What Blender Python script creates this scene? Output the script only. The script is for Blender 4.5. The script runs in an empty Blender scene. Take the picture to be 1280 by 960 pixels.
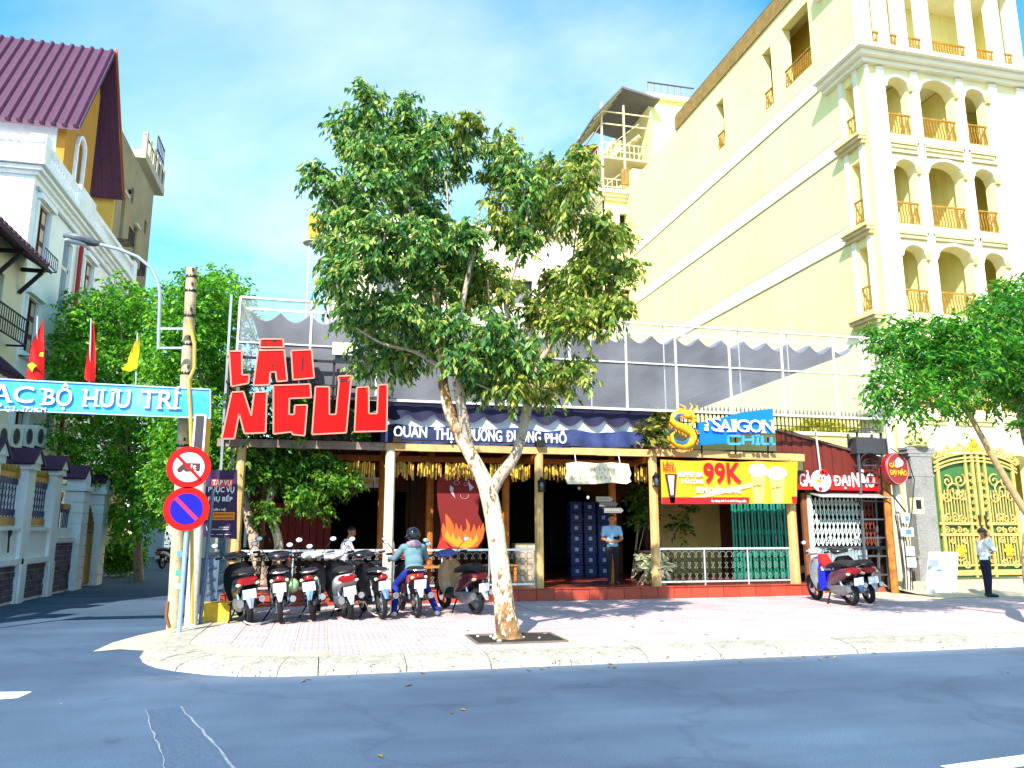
import bpy, bmesh, math, random
import numpy as np
from mathutils import Vector, Matrix, noise
R = math.radians
scene = bpy.context.scene
col = scene.collection
random.seed(7)
# ------------------------------------------------------------------ camera
FPX, YAW, PIT, EYE = 967.0, R(13.4), R(10.8), Vector((0, 0, 1.6))
cd = bpy.data.cameras.new('camera')
cd.sensor_width = 36.0
cd.lens = 36.0 * FPX / 1280.0
cd.clip_start, cd.clip_end = 0.05, 3000
cam = bpy.data.objects.new('camera', cd)
cam.location = EYE
cam.rotation_euler = (R(90) + PIT, 0, -YAW)
col.objects.link(cam)
scene.camera = cam
# ------------------------------------------------------------------ sky, sun, exposure
SUN_EL = R(43)
SD = Vector((-0.51 * math.cos(SUN_EL), -0.86 * math.cos(SUN_EL), math.sin(SUN_EL)))
world = bpy.data.worlds.new('World')
scene.world = world
world.use_nodes = True
wn, wl = world.node_tree.nodes, world.node_tree.links
wn.clear()
wo = wn.new('ShaderNodeOutputWorld')
wb = wn.new('ShaderNodeBackground')
sk = wn.new('ShaderNodeTexSky')
sk.sky_type = 'NISHITA'
sk.sun_disc = False
sk.sun_elevation = SUN_EL
sk.sun_rotation = math.atan2(SD.x, SD.y)
sk.air_density, sk.dust_density, sk.ozone_density = 1.0, 0.3, 1.6
tc = wn.new('ShaderNodeTexCoord')
sep = wn.new('ShaderNodeSeparateXYZ')
zz = wn.new('ShaderNodeMath'); zz.operation = 'ADD'; zz.inputs[1].default_value = 0.22
dv = wn.new('ShaderNodeVectorMath'); dv.operation = 'DIVIDE'
cz = wn.new('ShaderNodeCombineXYZ')
n1 = wn.new('ShaderNodeTexNoise')
n1.inputs['Scale'].default_value = 1.05
n1.inputs['Detail'].default_value = 7.0
n1.inputs['Roughness'].default_value = 0.55
n1.inputs['Distortion'].default_value = 0.3
cr = wn.new('ShaderNodeValToRGB')
cr.color_ramp.elements[0].position = 0.50
cr.color_ramp.elements[0].color = (0, 0, 0, 1)
cr.color_ramp.elements[1].position = 0.82
cr.color_ramp.elements[1].color = (0.7, 0.7, 0.7, 1)
mx = wn.new('ShaderNodeMix'); mx.data_type = 'RGBA'
mx.inputs[7].default_value = (6.0, 6.4, 6.8, 1)
wl.new(tc.outputs['Generated'], sep.inputs[0])
wl.new(sep.outputs['Z'], zz.inputs[0])
for i in range(3): wl.new(zz.outputs[0], cz.inputs[i])
wl.new(tc.outputs['Generated'], dv.inputs[0]); wl.new(cz.outputs[0], dv.inputs[1])
wl.new(dv.outputs[0], n1.inputs['Vector'])
wl.new(n1.outputs[0], cr.inputs[0]); wl.new(cr.outputs[0], mx.inputs[0])
hsv = wn.new('ShaderNodeHueSaturation')       # the photograph's vivid cyan sky
hsv.inputs['Hue'].default_value = 0.475; hsv.inputs['Saturation'].default_value = 1.32; hsv.inputs['Value'].default_value = 1.4
wl.new(sk.outputs[0], hsv.inputs['Color']); wl.new(hsv.outputs[0], mx.inputs[6]); wl.new(mx.outputs[2], wb.inputs[0])
wb.inputs[1].default_value = 0.115
wl.new(wb.outputs[0], wo.inputs[0])
sl = bpy.data.lights.new('sun', 'SUN')
sl.energy = 4.5
sl.angle = R(0.5)
sl.color = (1.0, 0.95, 0.86)
so = bpy.data.objects.new('sun', sl)
so.rotation_euler = SD.to_track_quat('Z', 'Y').to_euler()
so.location = (0, 0, 40)
col.objects.link(so)
vs = scene.view_settings
vs.view_transform, vs.look, vs.gamma, vs.use_curve_mapping = 'Standard', 'None', 1.0, False
vs.exposure = 1.15
scene.cycles.max_bounces = 6
scene.cycles.transparent_max_bounces = 12
scene.cycles.caustics_reflective = False
scene.cycles.caustics_refractive = False

# ------------------------------------------------------------------ pixel -> place on a known plane of the street
_fw = Vector((math.sin(YAW) * math.cos(PIT), math.cos(YAW) * math.cos(PIT), math.sin(PIT)))
_rt = Vector((math.cos(YAW), -math.sin(YAW), 0))
_up = _rt.cross(_fw)
def _ray(u, v): return _fw + _rt * ((u - 640) / FPX) - _up * ((v - 480) / FPX)
def aY(u, v, y):
    d = _ray(u, v); return EYE + d * (y / d.y)
def aX(u, v, x):
    d = _ray(u, v); return EYE + d * (x / d.x)
def aZ(u, v, z):
    d = _ray(u, v); return EYE + d * ((z - EYE.z) / d.z)
def toPx(p):
    q = Vector(p) - EYE; w = q.dot(_fw)
    return (640 + FPX * q.dot(_rt) / w, 480 - FPX * q.dot(_up) / w, w)

# ------------------------------------------------------------------ materials
def lin(h):
    if not isinstance(h, str): return tuple(h)[:3]
    h = h.lstrip('#'); o = []
    for i in (0, 2, 4):
        c = int(h[i:i + 2], 16) / 255
        o.append(c / 12.92 if c <= 0.04045 else ((c + 0.055) / 1.055) ** 2.4)
    return tuple(o)
_M = {}
def M(name, rgb='#808080', rough=0.6, metal=0.0, var=0.12, scale=3.0, bump=0.0, bscale=40.0, rand=0.0, spec=0.4,
      dirt=None, dscale=1.2, damt=0.5, dr=(0.48, 0.68), coat=0.0, alpha=1.0, emit=0.0, streak=None, samt=0.3):
    """procedural material: base colour broken by noise, optional stains of a second colour, fine relief"""
    if name in _M: return _M[name]
    m = bpy.data.materials.new(name); m.use_nodes = True
    nt = m.node_tree; N, L = nt.nodes, nt.links
    b = N['Principled BSDF']
    c = lin(rgb)
    b.inputs['Roughness'].default_value = rough
    b.inputs['Metallic'].default_value = metal
    b.inputs['Specular IOR Level'].default_value = spec
    b.inputs['Coat Weight'].default_value = coat
    b.inputs['Coat Roughness'].default_value = 0.08
    b.inputs['Alpha'].default_value = alpha
    t = N.new('ShaderNodeTexCoord')
    nz = N.new('ShaderNodeTexNoise'); nz.inputs['Scale'].default_value = scale; nz.inputs['Detail'].default_value = 6
    nz.inputs['Roughness'].default_value = 0.65
    L.new(t.outputs['Object'], nz.inputs['Vector'])
    mix = N.new('ShaderNodeMix'); mix.data_type = 'RGBA'
    mix.inputs[6].default_value = tuple(x * (1 - var) for x in c) + (1,)
    mix.inputs[7].default_value = tuple(min(1, x * (1 + var)) for x in c) + (1,)
    rmp = N.new('ShaderNodeMapRange')
    rmp.inputs[1].default_value, rmp.inputs[2].default_value = 0.3, 0.7
    L.new(nz.outputs[0], rmp.inputs[0]); L.new(rmp.outputs[0], mix.inputs[0])
    out = mix.outputs[2]
    if dirt:
        n2 = N.new('ShaderNodeTexNoise'); n2.inputs['Scale'].default_value = dscale; n2.inputs['Detail'].default_value = 9
        n2.inputs['Roughness'].default_value = 0.72
        L.new(t.outputs['Object'], n2.inputs['Vector'])
        r2 = N.new('ShaderNodeMapRange'); r2.inputs[1].default_value, r2.inputs[2].default_value = dr
        r2.inputs[4].default_value = damt
        L.new(n2.outputs[0], r2.inputs[0])
        m2 = N.new('ShaderNodeMix'); m2.data_type = 'RGBA'
        L.new(r2.outputs[0], m2.inputs[0]); L.new(out, m2.inputs[6]); m2.inputs[7].default_value = lin(dirt) + (1,)
        out = m2.outputs[2]
    if streak:          # rain streaks running down the wall
        mp = N.new('ShaderNodeMapping'); mp.inputs['Scale'].default_value = (1.6, 1.6, 0.07); L.new(t.outputs['Object'], mp.inputs[0])
        n4 = N.new('ShaderNodeTexNoise'); n4.inputs['Scale'].default_value = 1.3; n4.inputs['Detail'].default_value = 8; n4.inputs['Roughness'].default_value = 0.75
        L.new(mp.outputs[0], n4.inputs['Vector'])
        r4 = N.new('ShaderNodeMapRange'); r4.inputs[1].default_value, r4.inputs[2].default_value, r4.inputs[4].default_value = 0.5, 0.72, samt
        L.new(n4.outputs[0], r4.inputs[0])
        m4 = N.new('ShaderNodeMix'); m4.data_type = 'RGBA'; L.new(r4.outputs[0], m4.inputs[0]); L.new(out, m4.inputs[6]); m4.inputs[7].default_value = lin(streak) + (1,)
        out = m4.outputs[2]
    if rand:
        oi = N.new('ShaderNodeObjectInfo')
        hv = N.new('ShaderNodeHueSaturation')
        mr = N.new('ShaderNodeMapRange'); mr.inputs[3].default_value, mr.inputs[4].default_value = 1 - rand, 1 + rand
        L.new(oi.outputs['Random'], mr.inputs[0]); L.new(mr.outputs[0], hv.inputs['Value']); L.new(out, hv.inputs['Color'])
        out = hv.outputs[0]
    L.new(out, b.inputs['Base Color'])
    if bump:
        n3 = N.new('ShaderNodeTexNoise'); n3.inputs['Scale'].default_value = bscale; n3.inputs['Detail'].default_value = 5
        L.new(t.outputs['Object'], n3.inputs['Vector'])
        bp = N.new('ShaderNodeBump'); bp.inputs['Strength'].default_value = bump; bp.inputs['Distance'].default_value = 0.02
        L.new(n3.outputs[0], bp.inputs['Height']); L.new(bp.outputs[0], b.inputs['Normal'])
    if emit:
        b.inputs['Emission Color'].default_value = c + (1,); b.inputs['Emission Strength'].default_value = emit
    _M[name] = m
    return m
def leafM(name, cols, transl=0.35):
    """leaf material: colour drawn leaf by leaf from a ramp, light passes through"""
    if name in _M: return _M[name]
    m = bpy.data.materials.new(name); m.use_nodes = True
    N, L = m.node_tree.nodes, m.node_tree.links
    b = N['Principled BSDF']; o = N['Material Output']
    b.inputs['Roughness'].default_value = 0.42
    b.inputs['Specular IOR Level'].default_value = 0.35
    g = N.new('ShaderNodeNewGeometry'); rp = N.new('ShaderNodeValToRGB')
    e = rp.color_ramp.elements
    for i, c in enumerate(cols):
        p = i / (len(cols) - 1)
        el = e[i] if i < 2 and len(cols) == 2 else (e[0] if i == 0 else (e[len(e) - 1] if i == len(cols) - 1 else e.new(p)))
        el.position = p; el.color = lin(c) + (1,)
    L.new(g.outputs['Random Per Island'], rp.inputs[0])
    L.new(rp.outputs[0], b.inputs['Base Color'])
    tr = N.new('ShaderNodeBsdfTranslucent')
    hs = N.new('ShaderNodeHueSaturation'); hs.inputs['Hue'].default_value = 0.48; hs.inputs['Value'].default_value = 1.5
    L.new(rp.outputs[0], hs.inputs['Color']); L.new(hs.outputs[0], tr.inputs[0])
    ms = N.new('ShaderNodeMixShader'); ms.inputs[0].default_value = transl
    L.new(b.outputs[0], ms.inputs[1]); L.new(tr.outputs[0], ms.inputs[2]); L.new(ms.outputs[0], o.inputs[0])
    _M[name] = m
    return m
def netM(name, rgb, cover):
    """woven net: a share of the light passes straight through, the rest meets pale threads"""
    if name in _M: return _M[name]
    m = bpy.data.materials.new(name); m.use_nodes = True
    N, L = m.node_tree.nodes, m.node_tree.links
    b = N['Principled BSDF']; o = N['Material Output']
    b.inputs['Base Color'].default_value = lin(rgb) + (1,); b.inputs['Roughness'].default_value = 0.5
    tp = N.new('ShaderNodeBsdfTransparent'); ms = N.new('ShaderNodeMixShader')
    t = N.new('ShaderNodeTexCoord'); nz = N.new('ShaderNodeTexNoise'); nz.inputs['Scale'].default_value = 0.9
    nz.inputs['Detail'].default_value = 5
    L.new(t.outputs['Object'], nz.inputs['Vector'])
    r = N.new('ShaderNodeMapRange'); r.inputs[1].default_value, r.inputs[2].default_value = 0.3, 0.7
    r.inputs[3].default_value, r.inputs[4].default_value = cover * 0.7, cover * 1.35
    L.new(nz.outputs[0], r.inputs[0]); L.new(r.outputs[0], ms.inputs[0])
    L.new(tp.outputs[0], ms.inputs[1]); L.new(b.outputs[0], ms.inputs[2]); L.new(ms.outputs[0], o.inputs[0])
    _M[name] = m
    return m

# ------------------------------------------------------------------ mesh collector
# pieces too fine to pick apart stay joined in one part
FINE = {'twigs', 'stems', 'grille_panel', 'grille', 'lattice', 'bamboo_tube', 'string', 'balustrade', 'carving', 'painted_lettering', 'printed_number', 'printed_logo', 'faded_lettering', 'letter_serif', 'dragon_spines', 'fan_guard', 'landing_rail', 'flower_rail', 'window_cage', 'balcony_rail', 'grille_cresting', 'cable', 'cable_coil', 'rim_line', 'tower_legs', 'gallery', 'painted_mark', 'shirt_buttons', 'arch_moulding', 'stair_flight', 'grille_slat', 'rim', 'bottles'}
class MB:
    def __init__(s): s.v, s.f, s.m = [], [], []
    def add(s, vs_, fs, m=0):
        o = len(s.v); s.v += [tuple(p) for p in vs_]
        for f in fs: s.f.append(tuple(i + o for i in f)); s.m.append(m)
        return s
    def box(s, x0, x1, y0, y1, z0, z1, m=0):
        return s.add([(x0, y0, z0), (x1, y0, z0), (x1, y1, z0), (x0, y1, z0), (x0, y0, z1), (x1, y0, z1), (x1, y1, z1), (x0, y1, z1)],
                     [(0, 3, 2, 1), (4, 5, 6, 7), (0, 1, 5, 4), (1, 2, 6, 5), (2, 3, 7, 6), (3, 0, 4, 7)], m)
    def cb(s, c, d, m=0, rot=None):
        """box by centre and size, chamfered edges kept cheap, optional rotation"""
        h = [x / 2 for x in d]
        P = [Vector((sx * h[0], sy * h[1], sz * h[2])) for sz in (-1, 1) for sx, sy in ((-1, -1), (1, -1), (1, 1), (-1, 1))]
        if rot is not None: P = [rot @ p for p in P]
        return s.add([p + Vector(c) for p in P], [(0, 3, 2, 1), (4, 5, 6, 7), (0, 1, 5, 4), (1, 2, 6, 5), (2, 3, 7, 6), (3, 0, 4, 7)], m)
    def bar(s, p, q, w, h=None, m=0):
        p, q = Vector(p), Vector(q); h = h or w
        d = (q - p); l = d.length
        if l < 1e-6: return s
        return s.cb((p + q) / 2, (w, h, l), m, d.to_track_quat('Z', 'Y').to_matrix())
    def tube(s, pts, rad, n=8, m=0, cap=True):
        pts = [Vector(p) for p in pts]; k = len(pts)
        rad = [rad] * k if not hasattr(rad, '__len__') else list(rad)
        o = len(s.v); ref = None
        for i, p in enumerate(pts):
            d = (pts[min(i + 1, k - 1)] - pts[max(i - 1, 0)]).normalized()
            if ref is None:
                ref = d.orthogonal().normalized()
            else:
                ref = (ref - d * ref.dot(d))
                ref = ref.normalized() if ref.length > 1e-5 else d.orthogonal().normalized()
            b = d.cross(ref)
            for j in range(n):
                a = 2 * math.pi * j / n
                s.v.append(tuple(p + (ref * math.cos(a) + b * math.sin(a)) * rad[i]))
        for i in range(k - 1):
            for j in range(n):
                s.f.append((o + i * n + j, o + i * n + (j + 1) % n, o + (i + 1) * n + (j + 1) % n, o + (i + 1) * n + j)); s.m.append(m)
        if cap:
            s.f.append(tuple(o + j for j in reversed(range(n)))); s.m.append(m)
            s.f.append(tuple(o + (k - 1) * n + j for j in range(n))); s.m.append(m)
        return s
    def prism(s, poly, vec, m=0, side=None):
        """planar outline extruded by vec"""
        k = len(poly); vec = Vector(vec); a = [Vector(p) for p in poly]; o = len(s.v)
        s.v += [tuple(p) for p in a] + [tuple(p + vec) for p in a]
        s.f.append(tuple(range(o, o + k))); s.m.append(m)
        s.f.append(tuple(reversed(range(o + k, o + 2 * k)))); s.m.append(m if side is None else side)
        for i in range(k):
            j = (i + 1) % k
            s.f.append((o + j, o + i, o + k + i, o + k + j)); s.m.append(m if side is None else side)
        return s
    def lathe(s, prof, c=(0, 0, 0), n=16, m=0, ax='z', closed=False):
        o = len(s.v); k = len(prof)
        for r, h in prof:
            for j in range(n):
                a = 2 * math.pi * j / n; x, y = r * math.cos(a), r * math.sin(a)
                p = (x, y, h) if ax == 'z' else ((x, h, y) if ax == 'y' else (h, x, y))
                s.v.append((p[0] + c[0], p[1] + c[1], p[2] + c[2]))
        for i in range(k if closed else k - 1):
            i2 = (i + 1) % k
            for j in range(n):
                j2 = (j + 1) % n
                s.f.append((o + i * n + j, o + i * n + j2, o + i2 * n + j2, o + i2 * n + j)); s.m.append(m)
        if not closed:
            if prof[0][0] > 1e-4: s.f.append(tuple(o + j for j in reversed(range(n)))); s.m.append(m)
            if prof[-1][0] > 1e-4: s.f.append(tuple(o + (k - 1) * n + j for j in range(n))); s.m.append(m)
        return s
    def ell(s, c, r, nu=12, nv=8, m=0, rot=None):
        o = len(s.v); c = Vector(c)
        for i in range(nv + 1):
            t = math.pi * i / nv
            for j in range(nu):
                a = 2 * math.pi * j / nu
                p = Vector((r[0] * math.sin(t) * math.cos(a), r[1] * math.sin(t) * math.sin(a), r[2] * math.cos(t)))
                if rot is not None: p = rot @ p
                s.v.append(tuple(c + p))
        for i in range(nv):
            for j in range(nu):
                s.f.append((o + i * nu + j, o + (i + 1) * nu + j, o + (i + 1) * nu + (j + 1) % nu, o + i * nu + (j + 1) % nu)); s.m.append(m)
        return s
    def sheet(s, rows, m=0, thick=None):
        """grid of points; thick gives it a back"""
        o = len(s.v); a, b = len(rows), len(rows[0])
        for r in rows: s.v += [tuple(p) for p in r]
        for i in range(a - 1):
            for j in range(b - 1):
                s.f.append((o + i * b + j, o + i * b + j + 1, o + (i + 1) * b + j + 1, o + (i + 1) * b + j)); s.m.append(m)
        if thick is not None:
            t = Vector(thick)
            s.sheet([[Vector(p) + t for p in reversed(r)] for r in rows], m)
            o2 = o + a * b
            def q(i, j): return o + i * b + j
            def w(i, j): return o2 + i * b + (b - 1 - j)
            for j in range(b - 1):
                s.f.append((q(0, j + 1), q(0, j), w(0, j), w(0, j + 1))); s.m.append(m)
                s.f.append((q(a - 1, j), q(a - 1, j + 1), w(a - 1, j + 1), w(a - 1, j))); s.m.append(m)
            for i in range(a - 1):
                s.f.append((q(i, 0), q(i + 1, 0), w(i + 1, 0), w(i, 0))); s.m.append(m)
                s.f.append((q(i + 1, b - 1), q(i, b - 1), w(i, b - 1), w(i + 1, b - 1))); s.m.append(m)
        return s
    def loft(s, secs, n=12, m=0, p=2.6, cap=True):
        """superellipse rings along x: (x, z centre, half width y, half height z[, y centre])"""
        o = len(s.v); k = len(secs)
        for sc in secs:
            x, zc, w, h = sc[:4]; yc = sc[4] if len(sc) > 4 else 0
            for j in range(n):
                a = 2 * math.pi * j / n; ca, sa = math.cos(a), math.sin(a)
                s.v.append((x, yc + w * math.copysign(abs(ca) ** (2 / p), ca), zc + h * math.copysign(abs(sa) ** (2 / p), sa)))
        for i in range(k - 1):
            for j in range(n):
                s.f.append((o + i * n + j, o + i * n + (j + 1) % n, o + (i + 1) * n + (j + 1) % n, o + (i + 1) * n + j)); s.m.append(m)
        if cap:
            s.f.append(tuple(o + j for j in reversed(range(n)))); s.m.append(m)
            s.f.append(tuple(o + (k - 1) * n + j for j in range(n))); s.m.append(m)
        return s
    def mesh(s, name, mats, off=(0, 0, 0), smooth=False, bevel=0):
        me = bpy.data.meshes.new(name)
        me.from_pydata([(p[0] - off[0], p[1] - off[1], p[2] - off[2]) for p in s.v], [], s.f)
        for mt in (mats if isinstance(mats, (list, tuple)) else [mats]): me.materials.append(mt)
        me.polygons.foreach_set('material_index', s.m)
        bm = bmesh.new(); bm.from_mesh(me)
        bmesh.ops.recalc_face_normals(bm, faces=bm.faces)
        bm.to_mesh(me); bm.free()
        if smooth:
            me.polygons.foreach_set('use_smooth', [True] * len(me.polygons))
            try: me.set_sharp_from_angle(angle=R(smooth if smooth > 1 else 42))
            except Exception: pass
        me.update()
        return me
    def build(s, name, mats, parent=None, smooth=False):
        off = Vector((0, 0, 0)); q = parent
        while q is not None: off += q.location; q = q.parent
        if parent is None and s.v:
            xs = [p[0] for p in s.v]; ys = [p[1] for p in s.v]; zs = [p[2] for p in s.v]
            off = Vector(((min(xs) + max(xs)) / 2, (min(ys) + max(ys)) / 2, min(zs)))
        o = bpy.data.objects.new(name, s.mesh(name, mats, off, smooth))
        if parent is None: o.location = off
        col.objects.link(o); o.parent = parent
        if parent is not None and name in FINE: o['kind'] = 'stuff'
        return o
    def pieces(s, name, mats, parent=None, smooth=False):
        """every loose piece collected here becomes a part of its own"""
        par = list(range(len(s.v)))
        def find(i):
            while par[i] != i: par[i] = par[par[i]]; i = par[i]
            return i
        for f in s.f:
            for i in f[1:]: par[find(f[0])] = find(i)
        grp = {}
        for f, m in zip(s.f, s.m): grp.setdefault(find(f[0]), []).append((f, m))
        for fs in grp.values():
            q = MB(); ids = sorted({i for f, _ in fs for i in f}); mp = {i: k for k, i in enumerate(ids)}
            q.v = [s.v[i] for i in ids]; q.f = [tuple(mp[i] for i in f) for f, _ in fs]; q.m = [m for _, m in fs]
            q.build(name, mats, parent, smooth)
def tag(o, label=None, cat=None, group=None, kind=None):
    if label: o['label'] = label
    if cat: o['category'] = cat
    if group: o['group'] = group
    if kind: o['kind'] = kind
    return o
def thing(name, loc, label, cat, group=None):
    o = bpy.data.objects.new(name, None); o.location = loc; o.empty_display_size = 0.2
    col.objects.link(o)
    return tag(o, label, cat, group)
def copy_tree(o, parent=None):
    c = o.copy(); col.objects.link(c); c.parent = parent
    for ch in list(o.children): copy_tree(ch, c)
    return c
def share(src, name, parent, loc, rot=(0, 0, 0), scale=(1, 1, 1)):
    """one more object on the same mesh"""
    o = bpy.data.objects.new(name, src if isinstance(src, bpy.types.Mesh) else src.data)
    col.objects.link(o); o.parent = parent
    off = Vector((0, 0, 0)); q = parent
    while q is not None: off += q.location; q = q.parent
    o.location = Vector(loc) - off; o.rotation_euler = rot; o.scale = scale
    return o
def text(name, body, mats, parent, x, z, w, h, y, ext=0.01, bold=0.0, shear=0.0, rz=0.0, serif=False, tilt=0.0):
    """lettering facing the street: lower left corner x,z; fitted to w by h; standing off by ext in front of y"""
    def glyphs(b):
        c = bpy.data.curves.new('lettering', 'FONT')
        c.body = b; c.size = 1.0; c.extrude = 0.5; c.offset = bold; c.shear = shear; c.resolution_u = 3
        o = bpy.data.objects.new('lettering', c)
        col.objects.link(o)
        bpy.context.view_layer.update()
        me = bpy.data.meshes.new_from_object(o.evaluated_get(bpy.context.evaluated_depsgraph_get()))
        bpy.data.objects.remove(o); bpy.data.curves.remove(c)
        n = len(me.vertices); co = np.zeros(n * 3); me.vertices.foreach_get('co', co)
        return me, co.reshape(-1, 3)
    me, co = glyphs(body.replace('Đ', 'D'))
    if 'Đ' in body:          # the stroke through the D is a bar of its own
        i = body.index('Đ'); _, cp = glyphs(body[:i].replace('Đ', 'D') + 'D'); _, cD = glyphs('D')
        xl = cp[:, 0].max() - (cD[:, 0].max() - cD[:, 0].min())
        bm = bmesh.new(); bm.from_mesh(me)
        r = bmesh.ops.create_cube(bm, size=1.0)['verts']
        for v in r: v.co = (xl + .10 + v.co.x * .36, .365 + v.co.y * .09, v.co.z * 1.12)
        bm.to_mesh(me); bm.free()
        n = len(me.vertices); co = np.zeros(n * 3); me.vertices.foreach_get('co', co); co = co.reshape(-1, 3)
    mn, mxx = co.min(0), co.max(0)
    px_ = (co[:, 0] - mn[0]) / max(1e-6, mxx[0] - mn[0]) * w
    pz_ = (co[:, 1] - mn[1]) / max(1e-6, mxx[1] - mn[1]) * h
    ct, st = math.cos(tilt), math.sin(tilt)
    X, Zc = px_ * ct - pz_ * st, px_ * st + pz_ * ct
    Yc = -(co[:, 2] - mn[2]) / max(1e-6, mxx[2] - mn[2]) * ext
    cr_, sr_ = math.cos(rz), math.sin(rz)
    off = Vector((0, 0, 0)); q = parent
    while q is not None: off += q.location; q = q.parent
    out = np.stack([x + X * cr_ - Yc * sr_ - off.x, y + X * sr_ + Yc * cr_ - off.y, z + Zc - off.z], 1)
    me.vertices.foreach_set('co', out.reshape(-1)); me.materials.clear()
    me.materials.append(mats); me.update()
    ob = bpy.data.objects.new(name, me); col.objects.link(ob); ob.parent = parent
    return ob
def wall_open(mb, p0, ud, x0, x1, z0, z1, ops, th, m=0, rev=None, seg=10):
    """wall slab in the plane through p0 along ud (horizontal), with openings (xa, xb, za, zb, arch rise); depth th along the normal"""
    p0, ud = Vector(p0), Vector(ud).normalized(); nv = Vector((-ud.y, ud.x, 0)) * th
    rev = m if rev is None else rev
    def P(x, z): return p0 + ud * x + Vector((0, 0, z))
    def face(pts):
        q = [P(*a) for a in pts]
        mb.add(q, [tuple(range(len(q)))], m); mb.add([a + nv for a in q], [tuple(reversed(range(len(q))))], m)
    def reveal(a, b):
        q0, q1 = P(*a), P(*b)
        mb.add([q0, q1, q1 + nv, q0 + nv], [(0, 1, 2, 3)], rev)
    xs = sorted(set([x0, x1] + [o[0] for o in ops] + [o[1] for o in ops]))
    for a, b in zip(xs[:-1], xs[1:]):
        col_ops = sorted([o for o in ops if o[0] <= a + 1e-6 and o[1] >= b - 1e-6], key=lambda o: o[2])
        z = z0
        prev = None
        for o in col_ops:
            def arch(x, o=o):
                if len(o) < 5 or o[4] <= 0: return o[3]
                t = (x - (o[0] + o[1]) / 2) / ((o[1] - o[0]) / 2)
                return o[3] - o[4] + o[4] * math.sqrt(max(0, 1 - t * t))
            low = [(a, z), (b, z)] if prev is None else [(a, prev(a))] + [(a + (b - a) * i / seg, prev(a + (b - a) * i / seg)) for i in range(1, seg)] + [(b, prev(b))]
            if o[2] > z + 1e-5 or prev is not None: face(low + [(b, o[2]), (a, o[2])])
            prev = arch; z = o[3]
        low = [(a, z), (b, z)] if prev is None else [(a + (b - a) * i / seg, prev(a + (b - a) * i / seg)) for i in range(0, seg + 1)]
        face(low + [(b, z1), (a, z1)])
    for o in ops:
        r = o[4] if len(o) > 4 else 0
        reveal((o[0], o[2]), (o[1], o[2])); reveal((o[0], o[3] - r), (o[0], o[2])); reveal((o[1], o[2]), (o[1], o[3] - r))
        pr = None
        for i in range(seg + 1):
            x = o[0] + (o[1] - o[0]) * i / seg; t = 2 * i / seg - 1
            zz_ = o[3] - r + r * math.sqrt(max(0, 1 - t * t))
            if pr: reveal(pr, (x, zz_))
            pr = (x, zz_)
    for a, b in (((x0, z0), (x1, z0)), ((x1, z0), (x1, z1)), ((x1, z1), (x0, z1)), ((x0, z1), (x0, z0))): reveal(a, b)
    return mb
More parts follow.
